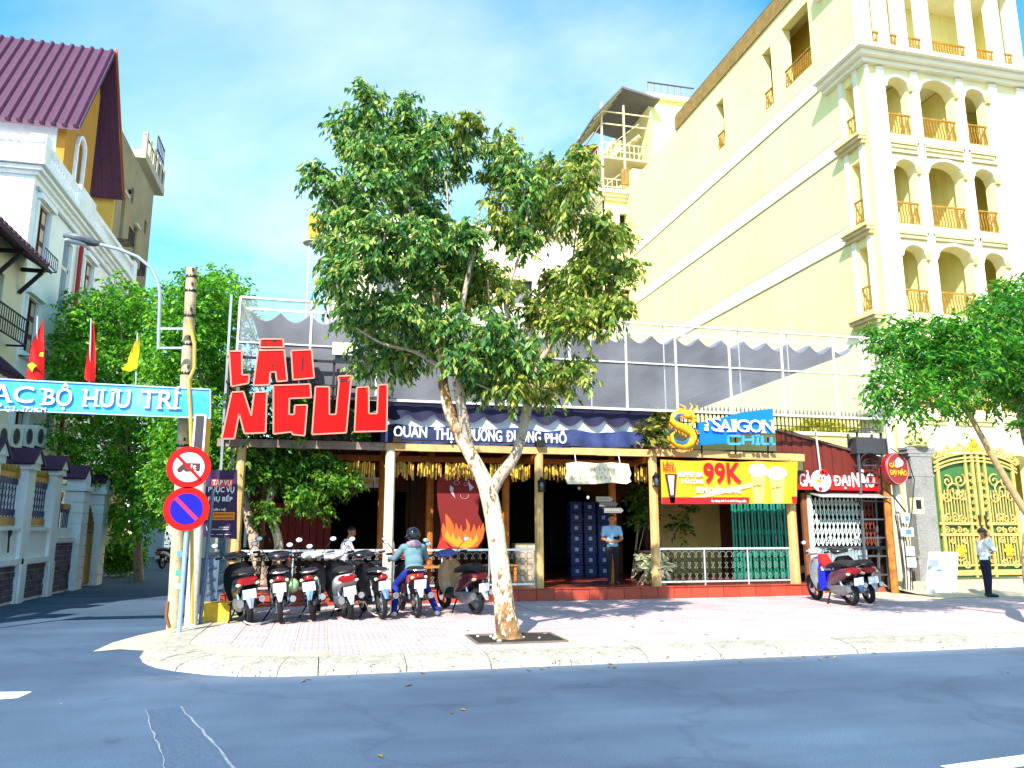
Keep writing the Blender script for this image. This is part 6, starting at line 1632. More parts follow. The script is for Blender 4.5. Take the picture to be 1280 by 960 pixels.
P = [aY(u, v, 13.2) for u, v in ((198, 437), (199, 400), (200, 365), (197, 350), (188, 334), (172, 321), (150, 312), (122, 305))]
MB().tube(P, .028, 8).build('arm', ARM, sa, smooth=True)
for v in (411, 435): MB().bar(aY(198, v, 13.2), aY(233, v, 13.22), .035).build('bracket', ARM, sa)
q0, q1 = aY(122, 304, 13.2), aY(80, 295, 13.2); mb = MB()
dv_ = (q1 - q0); 
for t, w, h_ in ((-.05, .05, .035), (.1, .09, .06), (.4, .15, .07), (.8, .14, .06), (1.0, .05, .03)): pass
mb.loft([(t * dv_.length, 0, w, h_) for t, w, h_ in ((-.05, .05, .035), (.1, .09, .06), (.4, .15, .07), (.8, .14, .06), (1.0, .05, .03))], 10)
rm = dv_.to_track_quat('X', 'Z').to_matrix(); mb.v = [tuple(q0 + rm @ Vector(v)) for v in mb.v]; mb.build('lamp_head', M('lamp_head', '#5d6468', .5, metal=.3), sa, smooth=True)
mb = MB(); mb.loft([(t * dv_.length, -.06, w, .03) for t, w in ((.3, .05), (.45, .1), (.8, .1), (.92, .05))], 10); mb.v = [tuple(q0 + rm @ Vector(v)) for v in mb.v]; mb.build('lamp_glass', M('lamp_glass', '#c8d0d2', .2), sa, smooth=True)
# round traffic signs
SRD, SBL = M('traffic_red', '#c80808', .5, var=.04, spec=.2), M('traffic_blue', '#1212c0', .5, var=.04, spec=.2)
def disc(c, r, y, rad_in=0, n_=36):
    mb = MB(); mb.lathe([(0, 0), (r, 0), (r, .012), (0, .012)], (c.x, y, c.z), n_, ax='y'); return mb
GP = M('sign_post_blue', '#9db4c8', .4, metal=.4, var=.1)
c = aY(236, 584, 12.85); rs_ = .325
ts = thing('traffic_sign', (c.x, 12.85, c.z - rs_), 'round no lorries traffic sign, white with red ring, above the no parking sign', 'traffic sign')
disc(c, rs_, 12.85).build('plate', SRD, ts); disc(c, rs_ * .70, 12.843).build('white_field', M('sign_white'), ts)
TRK = M('truck_brown', '#4a2228', .5)
def tp(x, z): return Vector((c.x + x * rs_, 12.838, c.z + z * rs_))
MB().prism([tp(-.52, -.12), (tp(-.44, -.02)), tp(-.36, .08), tp(-.26, .16), tp(-.16, .18), tp(-.14, .2), tp(.52, .2), tp(.5, -.2), tp(.38, -.2), tp(.30, -.12), tp(.22, -.2), tp(-.14, -.22), tp(-.22, -.13), tp(-.32, -.24), tp(-.46, -.26)], (0, .004, 0)).build('lorry_symbol', TRK, ts)
text('lettering', '1t', M('sign_white'), ts, c.x + .10 * rs_, c.z - .1 * rs_, .24 * rs_, .24 * rs_, 12.832, .002, .03)
MB().prism([q_ + Vector((0, -.012, 0)) for q_ in (tp(-.60, .50), tp(-.50, .60), tp(.60, -.50), tp(.50, -.60))], (0, .003, 0)).build('red_slash', SRD, ts)
c2 = aY(233, 636, 12.85); r2 = .335
tn = thing('traffic_sign', (c2.x, 12.85, c2.z - r2), 'round no parking traffic sign, blue with red ring and slash, below the lorry sign', 'traffic sign')
disc(c2, r2, 12.85).build('plate', SRD, tn); disc(c2, r2 * .70, 12.843).build('blue_field', SBL, tn)
def tq(x, z): return Vector((c2.x + x * r2, 12.838, c2.z + z * r2))
MB().prism([tq(-.56, .44), tq(-.44, .56), tq(.56, -.44), tq(.44, -.56)], (0, .005, 0)).build('red_slash', M('slash_pinkish', '#b8204a', .4), tn)
MB().tube([(c2.x + .02, 12.9, .0), (c2.x + .02, 12.9, c2.z + .05)], .035, 10).build('post', GP, tn)
MB().tube([(c2.x + .02, 12.9, c2.z + .06), (c.x, 12.9, c.z + .2)], .035, 10).build('upper_post', GP, ts)
p3 = aZ(250, 782, .1); tag(MB().tube([(p3.x, p3.y, .1), (p3.x + .05, p3.y, 2.3)], .03, 8).build('steel_post', M('post_navy', '#5f7690', .5, metal=.4)), 'thin blue grey steel post right of the whitewashed pole', 'post')
lb = thing('light_box_sign', aY(252, 566, 13.0), 'small dark light box sign with yellow side fixed under the overhead sign', 'sign')
x0, x1, z0, z1 = aY(243, 540, 13.0).x, aY(256, 540, 13.0).x, aY(250, 565, 13.0).z, aY(250, 519, 13.0).z
MB().box(x0, x1, 12.98, 13.6, z0, z1).build('box', M('lightbox_side', '#d0b848', .5, var=.15), lb)
MB().box(x0 + .02, x1 - .02, 12.965, 12.979, z0 + .03, z1 - .03).build('dark_face', M('face_dark', '#3c3440', .4), lb)
for aa, bb in (((x0, z0), (x1, z0)), ((x1, z0), (x1, z1)), ((x1, z1), (x0, z1)), ((x0, z1), (x0, z0))): MB().bar((aa[0], 12.97, aa[1]), (bb[0], 12.97, bb[1]), .025).build('white_edge', WL, lb)
# recruitment banner
BY_ = 14.6
rb = thing('job_banner', aY(278, 672, BY_), 'dark purple job banner headed TẠP VỤ beside the traffic signs', 'banner')
q = [aY(256, 588, BY_), aY(297, 587, BY_), aY(296, 674, BY_), aY(252, 671, BY_)]
mb = MB(); rows = [[q[0].lerp(q[1], i / 10).lerp(q[3].lerp(q[2], i / 10), j / 10) + Vector((0, .012 * math.sin(i * 1.7 + j) + (.02 * math.sin(i * 2.3) if j < 2 else 0), 0)) for i in range(11)] for j in range(11)]
mb.sheet(rows, thick=(0, .008, 0)).build('cloth', M('banner_purple', '#2e1440', .5, var=.15), rb, smooth=True)
def rt_(body, u0, v0, u1, v1, mat, bold=.02, y=BY_ - .03):
    a_, b2 = aY(u0, v1, y), aY(u1, v0, y); text('lettering', body, mat, rb, a_.x, a_.z, b2.x - a_.x, b2.z - a_.z, y, .006, bold * .5)
def rp_(u0, v0, u1, v1, mat, y=BY_ - .025): MB().box(aY(u0, v1, y).x, aY(u1, v1, y).x, y, y + .006, aY(u0, v1, y).z, aY(u0, v0, y).z).build('printed_band', mat, rb)
rp_(264, 599, 290, 608, M('tag_red', '#d83a28', .5)); rt_('TẠP VỤ', 265.5, 600, 289, 608.5, WL)
rt_('PHỤC VỤ', 260, 608.5, 293, 617, WL, .03); rt_('PHỤ BẾP', 260, 618, 291, 628, WL, .03); rt_('LIÊN HỆ:', 266, 635, 283, 639, WL)
rp_(258, 640, 293, 650, M('tag_orange', '#ef8a1c', .5)); 
mb = MB(); rr4 = random.Random(9)
for row, v in enumerate((643, 647.5)):
    u = 260
    while u < 291: mb.bar(aY(u, v + 1.2, BY_ - .033), aY(u + .7, v - 1, BY_ - .033), .02, .006); u += rr4.uniform(1.4, 2.6)
mb.build('printed_number', M('print_maroon', '#6a1418', .6), rb)
mb = MB()
for u0, u1, v in ((265, 286, 661.5), (274, 286, 659)):
    u = u0
    while u < u1: mb.bar(aY(u, v + 1, BY_ - .033), aY(u + .6, v - .6, BY_ - .033), .014, .006); u += 1.6
for u0, u1, v in ((261, 267, 668), (271, 278, 668), (281, 289, 668)): mb.bar(aY(u0, v, BY_ - .033), aY(u1, v, BY_ - .033), .02, .006)
mb.bar(aY(258, 658, BY_ - .033), aY(259, 663, BY_ - .033), .02, .006).bar(aY(259, 663, BY_ - .033), aY(263, 663, BY_ - .033), .02, .006).bar(aY(263, 663, BY_ - .033), aY(264, 658, BY_ - .033), .02, .006)
rt_('ƯU ĐÃI', 262, 589.5, 294, 594, M('print_pink', '#c85a78', .6)) if False else None
mb.build('printed_logo', WL, rb)
for u, v, u2, v2 in ((256, 588, 250, 578), (297, 587, 302, 575), (296, 674, 300, 680), (252, 671, 249, 676)): MB().tube([aY(u, v, BY_), aY(u2, v2, BY_ + .1)], .006, 4).build('tie', M('rope'), rb)
# ================================================================== foliage
def foliage(name, clumps, mat, parent, per=40, leaves=9, L=.10, Wd=.034, spl=.30, droop=.9, seed=1, up=.25, kind=None):
    """leaf sprigs spread through each clump: every leaf is a folded two-faced blade of its own"""
    rg = np.random.default_rng(seed)
    C = np.array([tuple(c) for c, r in clumps]); Rr = np.array([r for c, r in clumps])
    wts = Rr ** 2; S = int(per * len(clumps)); idx = rg.choice(len(clumps), S, p=wts / wts.sum())
    d = rg.normal(size=(S, 3)); d /= np.linalg.norm(d, axis=1)[:, None]
    rad = rg.random(S) ** .45
    base = C[idx] + d * (Rr[idx] * rad)[:, None] * np.array([1, 1.15, .9])
    sd = d * .8 + rg.normal(size=(S, 3)) * .55; sd[:, 2] += up; sd /= np.linalg.norm(sd, axis=1)[:, None]
    sl_ = spl * rg.uniform(.6, 1.2, S)
    m = leaves
    t = (np.arange(m) + .6) / m
    sag = -(t ** 2)[None, :] * sl_[:, None] * .35
    P = base[:, None, :] + sd[:, None, :] * (t[None, :] * sl_[:, None])[:, :, None]; P[:, :, 2] += sag
    side = np.cross(sd, np.array([0, 0, 1.0]) + rg.normal(size=(S, 3)) * .3); side /= np.linalg.norm(side, axis=1)[:, None] + 1e-6
    sg = np.where(np.arange(m) % 2 == 0, 1.0, -1.0)
    ld = side[:, None, :] * sg[None, :, None] * .8 + sd[:, None, :] * .45 + rg.normal(size=(S, m, 3)) * .28
    ld[:, :, 2] -= droop * rg.uniform(.5, 1.2, (S, m)); ld /= np.linalg.norm(ld, axis=2)[:, :, None]
    P = P.reshape(-1, 3); ld = ld.reshape(-1, 3); n = len(P)
    ll = (L * rg.uniform(.65, 1.25, n))[:, None]
    nv = rg.normal(size=(n, 3)); nv[:, 2] += .9; w = np.cross(ld, nv); w /= np.linalg.norm(w, axis=1)[:, None] + 1e-6
    nn_ = np.cross(w, ld)
    ww = (Wd * rg.uniform(.7, 1.2, n))[:, None]
    a = P; b_ = P + ld * ll * .45 + w * ww + nn_ * ww * .35; c = P + ld * ll; e = P + ld * ll * .45 - w * ww + nn_ * ww * .35
    off = Vector((0, 0, 0)); q = parent
    while q is not None: off += q.location; q = q.parent
    V = np.stack([a, b_, c, e], 1).reshape(-1, 3) - np.array(tuple(off))
    F = np.arange(n * 4).reshape(-1, 4)
    T = np.concatenate([F[:, [0, 1, 2]], F[:, [0, 2, 3]]], 1).reshape(-1)
    me = bpy.data.meshes.new(name)
    me.vertices.add(len(V)); me.vertices.foreach_set('co', V.astype(np.float32).reshape(-1))
    me.loops.add(len(T)); me.loops.foreach_set('vertex_index', T.astype(np.int32))
    k = len(T) // 3
    me.polygons.add(k); me.polygons.foreach_set('loop_start', np.arange(k, dtype=np.int32) * 3)
    try: me.polygons.foreach_set('loop_total', np.full(k, 3, dtype=np.int32))
    except Exception: pass
    me.materials.append(mat); me.update(calc_edges=True); me.validate()
    o = bpy.data.objects.new(name, me); col.objects.link(o); o.parent = parent
    o['kind'] = 'stuff'
    return o
def limb(pts, rad, mat, parent, name='limb', n=9, wob=.0):
    P = []; Rd = []
    k = len(pts)
    for i in range(k - 1):       # smooth the hand-placed joints
        p0, p1, p2, p3 = pts[max(i - 1, 0)], pts[i], pts[i + 1], pts[min(i + 2, k - 1)]
        for s_ in range(4):
            t = s_ / 4
            P.append(.5 * ((2 * p1) + (p2 - p0) * t + (2 * p0 - 5 * p1 + 4 * p2 - p3) * t * t + (3 * p1 - p0 - 3 * p2 + p3) * t ** 3)); Rd.append((rad[i] * (1 - t) + rad[i + 1] * t) * random.uniform(.96, 1.05))
    P.append(pts[-1]); Rd.append(rad[-1])
    return MB().tube(P, Rd, n).build(name, mat, parent, smooth=60)
def barkM(name, base, blotch, bs=5, scale=9):
    m = M(name, base, .85, var=.15, scale=scale, dirt=blotch, dscale=bs, damt=.95, dr=(.54, .60), bump=.8, bscale=22)
    return m
def trunkM():
    m = M('pale_bark', '#d2c4a6', .85, var=.18, scale=9, bump=.9, bscale=22)
    N, L = m.node_tree.nodes, m.node_tree.links; b = N['Principled BSDF']; src = b.inputs['Base Color'].links[0].from_socket
    t = N.new('ShaderNodeTexCoord'); sx = N.new('ShaderNodeSeparateXYZ'); L.new(t.outputs['Object'], sx.inputs[0])
    mp = N.new('ShaderNodeMapping'); mp.inputs['Scale'].default_value = (1, 1, .55); L.new(t.outputs['Object'], mp.inputs[0])
    n = N.new('ShaderNodeTexNoise'); n.inputs['Scale'].default_value = 9; n.inputs['Detail'].default_value = 8; n.inputs['Roughness'].default_value = .7; L.new(mp.outputs[0], n.inputs['Vector'])
    rp = N.new('ShaderNodeValToRGB'); e = rp.color_ramp.elements  # bark flakes: thick at the foot and above the fork, few between
    e[0].position, e[0].color = 0, (.20, .20, .20, 1); e[1].position, e[1].color = 1, (.13, .13, .13, 1)
    for p, v in ((.10, .12), (.22, -.02), (.40, .0), (.52, .07), (.62, .13)): q = e.new(p); q.color = (max(v, 0),) * 3 + (1,)
    dz = N.new('ShaderNodeMath'); dz.operation = 'DIVIDE'; dz.inputs[1].default_value = 5.0; L.new(sx.outputs['Z'], dz.inputs[0]); L.new(dz.outputs[0], rp.inputs[0])
    ad = N.new('ShaderNodeMath'); L.new(n.outputs[0], ad.inputs[0]); L.new(rp.outputs[0], ad.inputs[1])
    mr = N.new('ShaderNodeMapRange'); mr.inputs[1].default_value, mr.inputs[2].default_value = .58, .63; L.new(ad.outputs[0], mr.inputs[0])
    n2 = N.new('ShaderNodeTexNoise'); n2.inputs['Scale'].default_value = 5; L.new(t.outputs['Object'], n2.inputs['Vector'])
    cr2 = N.new('ShaderNodeValToRGB'); cr2.color_ramp.elements[0].position = .4; cr2.color_ramp.elements[1].position = .6
    cr2.color_ramp.elements[0].color = lin('#6e4f36') + (1,); cr2.color_ramp.elements[1].color = lin('#a57c4c') + (1,); L.new(n2.outputs[0], cr2.inputs[0])
    mx_ = N.new('ShaderNodeMix'); mx_.data_type = 'RGBA'; L.new(mr.outputs[0], mx_.inputs[0]); L.new(src, mx_.inputs[6]); L.new(cr2.outputs[0], mx_.inputs[7]); L.new(mx_.outputs[2], b.inputs['Base Color'])
    return m
TRUNK = trunkM()
UPPER = barkM('rough_bark', '#b5a08a', '#553a2a', 12)
# ------------------------------------------------------------------ the street tree in front
mt_ = thing('street_tree', aZ(637, 800, .13), 'forked street tree with pale blotched trunk and drooping green leaves in front of the restaurant', 'tree')
TY = 11.0
def tp_(u, v, y=TY): return aY(u, v, y)
limb([tp_(638, 803), tp_(632, 770), tp_(626, 720), tp_(619, 660), tp_(611, 618), tp_(601, 592), tp_(588, 568), tp_(575, 545), tp_(562, 515), tp_(554, 480), tp_(551, 440), tp_(546, 380), tp_(533, 310), tp_(505, 245), tp_(475, 185)], [.20, .152, .138, .132, .125, .108, .098, .09, .082, .072, .062, .05, .04, .028, .012], TRUNK, mt_, 'trunk', 14)
limb([tp_(586, 562), tp_(580, 525, 10.9), tp_(573, 490, 10.8), tp_(570, 455, 10.7), tp_(575, 400, 10.6), tp_(588, 330, 10.5), tp_(600, 260, 10.6)], [.085, .08, .07, .06, .045, .03, .015], UPPER, mt_)
limb([tp_(611, 620), tp_(625, 595), tp_(642, 573), tp_(652, 545), tp_(658, 515), tp_(664, 485), tp_(668, 460)], [.11, .085, .08, .075, .075, .075, .06], UPPER, mt_)
for pts, r0 in (([(664, 488), (640, 497), (615, 488), (592, 478)], .035), ([(666, 485), (690, 482), (712, 470), (735, 445)], .04), ([(668, 465), (655, 430), (640, 405), (632, 380), (640, 345), (655, 300), (660, 250)], .055), ([(668, 462), (690, 430), (715, 400), (740, 370), (765, 330)], .05), ([(690, 430), (700, 380), (715, 330), (720, 280)], .035), ([(551, 440), (525, 400), (490, 350), (450, 300), (415, 250)], .045), ([(546, 380), (555, 320), (560, 260), (555, 210)], .035), ([(552, 460), (520, 440), (480, 430), (445, 410)], .04), ([(533, 310), (500, 300), (460, 260), (430, 210)], .03), ([(640, 405), (615, 385), (610, 350)], .03), ([(740, 370), (765, 375), (785, 360)], .02)):
    y = random.uniform(10.4, 11.5); k = len(pts)
    limb([tp_(u, v, TY + (y - TY) * i / (k - 1)) for i, (u, v) in enumerate(pts)], [r0 * (1 - .75 * i / (k - 1)) for i in range(k)], UPPER, mt_, n=7)
CL = [(190,90,45),(120,150,40),(200,150,45),(300,110,38),(300,180,50),(140,220,50),(210,230,55),(60,320,42),(30,300,25),(110,370,55),(180,330,50),(290,260,55),(360,230,50),(400,160,40),(440,210,50),(480,160,30),(440,290,45),(350,320,50),(300,380,50),(90,440,50),(160,430,50),(230,470,50),(100,520,45),(170,540,55),(100,600,50),(240,560,50),(330,480,60),(380,420,50),(400,520,60),(330,600,60),(420,620,55),(480,560,60),(540,600,55),(150,700,60),(230,700,70),(310,700,60),(200,780,50),(190,850,45),(270,840,60),(360,800,60),(420,740,60),(480,840,55),(540,840,60),(560,740,50),(570,230,45),(620,250,45),(590,310,50),(640,340,60),(700,290,45),(720,370,60),(780,330,60),(800,270,40),(660,430,60),(640,500,50),(720,450,50),(790,410,50),(880,470,60),(850,540,60),(920,480,40),(900,600,55),(960,570,28),(800,610,60),(730,620,60),(690,700,60),(770,720,70),(850,710,60),(910,700,45),(640,830,55),(700,860,55),(620,910,50),(560,910,50),(720,930,45),(800,880,50),(500,900,50),(180,60,28),(300,85,25),(485,150,25),(580,205,28),(700,265,25),(815,250,25),(520,230,30),(545,300,32),(575,400,40),(600,460,45),(470,480,45),(600,640,40),(480,660,50),(360,540,50),(250,320,45)]
cl = []
rt = random.Random(11)
for x, y, r in CL:
    yy = TY + rt.uniform(-1.0, 1.0) * (1 if r > 30 else .5); cl.append((aY(380 + x / 2.341, 90 + y / 2.341, yy), r / 2.341 * 11 / FPX * .82))
LM = leafM('street_tree_leaf', ['#1a4426', '#2f6832', '#4a843c', '#6a9a44', '#96b04e', '#b8bc60'], .34)
rt2 = random.Random(4)
sd_ = [q[0] + rt2.uniform(-230, 230) < 600 for q in CL]
left_ = [c for c, q in zip(cl, sd_) if q]; right_ = [c for c, q in zip(cl, sd_) if not q]
foliage('crown', left_, LM, mt_, per=57, leaves=9, L=.135, Wd=.026, spl=.27, droop=1.4, seed=3, up=.45)
foliage('crown', right_, leafM('street_tree_olive_leaf', ['#2e4e1e', '#4c782c', '#769438', '#a2aa44', '#c4bc58'], .36), mt_, per=53, leaves=9, L=.135, Wd=.026, spl=.27, droop=1.4, seed=4, up=.45)
tw_ = MB()
for c, r in cl:
    for k in range(5):
        d = Vector((rt.uniform(-1, 1), rt.uniform(-1, 1), rt.uniform(-.3, 1))).normalized()
        tw_.tube([c - Vector((0, 0, r * .9)) + Vector((0, 0, .0)), c + d * r * .4, c + d * r], [.012, .008, .003], 4, cap=False)
tw_.build('twigs', UPPER, mt_)
# ------------------------------------------------------------------ tree at the right edge
rtree = thing('street_tree', (10.9, 10.6, .13), 'bright green feathery street tree leaning in from the right edge', 'tree')
RY = 10.6
limb([Vector((11.25, RY, .1)), Vector((11.2, RY, 1.2)), tp_(1300, 600, RY), tp_(1282, 545, RY), tp_(1272, 490, RY), tp_(1262, 440, RY), tp_(1250, 400, RY)], [.14, .12, .11, .07, .06, .05, .02], UPPER, rtree, 'trunk', 12)
limb([tp_(1298, 665, RY), tp_(1262, 608, RY), tp_(1232, 555, RY), tp_(1205, 505, RY), tp_(1190, 470, RY), tp_(1170, 440, RY)], [.06, .055, .05, .04, .03, .012], M('thin_bark', '#b09468', .85, var=.3, scale=9), rtree)
for pts in ([(1190, 470), (1150, 460), (1120, 430)], [(1262, 440), (1220, 420), (1190, 400)], [(1205, 505), (1160, 505), (1125, 500)]):
    limb([tp_(u, v, RY) for u, v in pts], [.03, .02, .008], UPPER, rtree, n=6)
CR = [(1108,418,18),(1128,440,26),(1118,480,20),(1145,420,24),(1160,450,28),(1140,500,22),(1165,495,24),(1185,430,28),(1200,465,30),(1215,415,28),(1235,440,32),(1240,395,28),(1262,375,24),(1285,375,30),(1265,420,30),(1255,470,30),(1285,450,34),(1275,500,24),(1310,410,36),(1320,470,36),(1300,520,26),(1190,510,16),(1230,490,22),(1340,430,40),(1100,505,14),(1265,365,18),(1350,500,40),(1380,450,45)]
cl2 = [(aY(u, v, RY + rt.uniform(-.8, .8)), r * RY / FPX * 1.2) for u, v, r in CR]
foliage('crown', cl2, leafM('right_tree_leaf', ['#1c5a20', '#2f7a24', '#4a9a28', '#7fb42e'], .45), rtree, per=80, leaves=11, L=.12, Wd=.022, spl=.34, droop=.75, seed=5, up=.3)
# ------------------------------------------------------------------ trees along the lane
LB_ = leafM('lane_leaf', ['#24601a', '#3f8a22', '#62aa28', '#93c431'], .4)
def lane_tree(label, base, y, blobs, seed, per, trunk=True, L=.16):
    t = thing('garden_tree', base, label, 'tree')
    r_ = random.Random(seed)
    cl_ = [(aY(u, v, y + r_.uniform(-1.4, 1.4)), rr_ * y / FPX * 1.1) for u, v, rr_ in blobs]
    foliage('crown', cl_, LB_, t, per=per, leaves=9, L=L, Wd=L * .28, spl=.5, droop=.8, seed=seed, up=.3)
    top = sum((c for c, q in cl_), Vector()) / len(cl_)
    b = Vector(base)
    limb([b, b.lerp(top, .35) + Vector((.1, 0, .2)), b.lerp(top, .7), top], [.16, .13, .1, .04], UPPER, t, 'trunk')
    for c, q in cl_[::3]: limb([b.lerp(top, .5), (b.lerp(top, .6) + c) / 2 + Vector((0, 0, .1)), c], [.06, .035, .01], UPPER, t, n=5)
    return t
lane_tree('bright green tree overhanging the lane above the blue overhead sign', (-5.9, 28.5, 0), 27.5,
          [(150,372,22),(165,385,24),(130,390,26),(180,400,24),(105,395,24),(95,425,24),(150,415,30),(120,430,30),(175,430,28),(195,455,24),(100,460,26),(140,465,32),(170,475,30),(90,490,22),(120,500,28),(160,510,30),(195,500,26),(85,535,20),(110,545,26),(145,550,30),(180,550,28),(205,540,24),(110,580,22),(140,590,26),(175,590,28),(200,590,24),(150,625,24),(180,630,26),(205,625,22),(140,655,18),(165,655,16),(85,400,20),(70,440,18),(75,470,18),(190,380,18)], 21, 95)
lane_tree('bright green tree behind the concrete pole at the restaurant corner', (-1.3, 19.6, .12), 19.8,
          [(225,375,20),(250,365,20),(275,362,18),(292,372,16),(215,405,22),(245,395,24),(275,395,24),(296,400,16),(205,440,22),(230,435,26),(260,430,26),(288,435,22),(210,480,24),(240,475,28),(270,475,26),(292,475,18),(215,520,24),(245,520,28),(275,520,24),(220,560,24),(250,565,26),(275,560,24),(205,600,20),(230,600,24),(258,610,22),(285,600,18),(195,640,16),(235,358,14),(262,352,12),(285,358,12)], 22, 95, L=.13)
# vine growing over the restaurant front and bushes by the lane
vb = [(aY(u, v, 17.1 + rt.uniform(-.3, .5)), r * 17 / FPX) for u, v, r in ((305,575,16),(325,570,16),(345,575,16),(365,570,15),(385,575,14),(405,582,14),(315,592,14),(340,590,14),(360,590,14),(385,597,13),(410,602,12),(425,590,12),(300,548,10),(320,545,9),(345,546,9),(370,545,9),(395,546,9),(420,545,8),(450,544,8),(375,622,12),(395,620,12),(330,640,12),(400,636,10),(440,605,10),(365,500,7),(385,505,6),(318,470,7),(350,530,8),(455,530,8),(300,500,14),(322,505,14),(345,500,12),(300,530,12),(330,530,12),(360,525,10),(400,520,9),(430,515,9))]
vine = thing('climbing_vine', (-1.0, 17.6, .388), 'leafy vine hanging under the red letters over the restaurant front', 'vine')
foliage('leaves', vb, leafM('vine_leaf', ['#1d4a1c', '#34701f', '#5f9228', '#8fae3a'], .35), vine, per=42, leaves=8, L=.12, Wd=.03, spl=.26, droop=1.0, seed=8)
limb([Vector((-1.05, 17.9, .39)), Vector((-.95, 17.9, 1.3)), Vector((-1.2, 17.8, 2.2)), Vector((-.9, 17.6, 3.2))], [.13, .10, .08, .05], TRUNK, vine, 'stem')
def bush(name, label, cat, pts, y, L, per, seed, mat, base):
    t = thing(name, base, label, cat); c_ = [(aY(u, v, y + rt.uniform(-.3, .3)), r * y / FPX) for u, v, r in pts]
    foliage('leaves', c_, mat, t, per=per, leaves=8, L=L, Wd=L * .25, spl=.35, droop=.5, seed=seed)
    b = Vector(base)
    mb = MB()
    for c, r in c_: mb.tube([b, (b + c) / 2 + Vector((.03, 0, .05)), c], [.02, .014, .005], 5)
    mb.build('stems', UPPER, t); return t
bush('shrub', 'dark green shrub at the foot of the lane tree beside the gate pillar', 'shrub', [(145,690,9),(155,685,10),(165,692,9),(150,700,8),(140,698,7)], 31, .2, 120, 31, LB_, aZ(152, 714, 0))
DL = leafM('potted_leaf', ['#1c3d1a', '#35561f', '#8a8a3a', '#b59c4a'], .3)
bush('potted_plant', 'broad leaved plant sprouting above the eave left of the golden S', 'plant', [(808,538,7),(818,546,7),(803,548,6),(824,532,6),(816,524,5)], 16.9, .2, 16, 32, DL, (7.6, 16.85, 3.5))
bush('indoor_tree', 'dark leafy plant inside the restaurant right of the entrance', 'plant', [(800,640,9),(812,628,9),(800,618,8),(850,655,7),(862,640,6)], 19.6, .16, 22, 33, leafM('vine_leaf', ['#1d4a1c', '#34701f']), (7.9, 19.6, .39))
bush('potted_plant', 'pale spiky plant in the corner right of the entrance steps', 'plant', [(815,702,5),(820,708,5)], 17.3, .2, 22, 34, leafM('spiky_leaf', ['#6a7a3a', '#c9cba0', '#e6e4cc'], .3), (7.15, 17.4, .39))
bush('vine', 'sparse creeper along the white wall behind the fence', 'vine', [(118,620,6),(122,640,6),(112,650,5),(92,570,6),(100,580,5)], 27, .12, 40, 35, LB_, (-6.6, 27.2, 2.0))
bush('shrub', 'yellow green shrub behind the spear railing above the booth', 'shrub', [(1015,535,9),(1030,538,9),(1050,540,8),(1068,545,7),(1000,540,8),(985,545,8)], 22.5, .15, 60, 36, leafM('yellow_leaf', ['#6a8a20', '#b0b830', '#d8cf4a'], .4), (12.5, 22.6, 3.4))
# leaves and litter on the ground
FLM = M('dry_leaf', '#8d7b4a', .8, var=.3, rand=.5)
fm = MB().add([(-.05, 0, .004), (0, -.02, .012), (.06, 0, .004), (0, .022, .016)], [(0, 1, 2, 3)]).mesh('fallen_leaf', FLM)
for k in range(46):
    if k < 26: x, y, z = random.uniform(-.5, 12), 9.40 - abs(random.gauss(0, .15)), .004
    elif k < 36: x, y, z = random.uniform(.5, 6), random.uniform(10.2, 13), .136
    else: x, y, z = random.uniform(-4, 10), random.uniform(4.5, 9), .004
    if abs(x - PIT_C.x) < .7 and abs(y - PIT_C.y) < .5: continue
    o = bpy.data.objects.new('fallen_leaf', fm); col.objects.link(o); o.location = (x, y, z); o.rotation_euler = (0, 0, random.uniform(0, 6)); s_ = random.uniform(.5, 1.1); o.scale = (s_, s_, s_)
    tag(o, 'small dry leaf lying on the street or pavement', 'leaf', 'dry leaves fallen on the street')
# ================================================================== motorbikes (x forward, rear axle over the origin)
RUB = M('tyre_rubber', '#15161a', .85, var=.2, scale=20, bump=.2)
CHR = M('chrome', '#c9ccd0', .18, metal=.9, var=.05)
ALU = M('cast_alloy', '#8e9298', .4, metal=.6, var=.15)
BLKP = M('black_plastic', '#16161b', .45, var=.15)
SEATM = M('seat_vinyl', '#1d1c20', .55, var=.15, bump=.15)
TL, PLT = M('tail_red', '#860a10', .15, coat=.6, var=.05), M('plate_white', '#e6e8ea', .45, var=.04)
IND_, HLG = M('indicator', '#e0c9a0', .15, coat=.5), M('headlight_glass', '#d5dde4', .08, spec=.8)
def torus(mb, c, R_, r_, n=28, k=8, m=0):
    return mb.lathe([(R_ + r_ * math.cos(2 * math.pi * i / k), r_ * 1.05 * math.sin(2 * math.pi * i / k)) for i in range(k)], c, n, m, 'y', True)
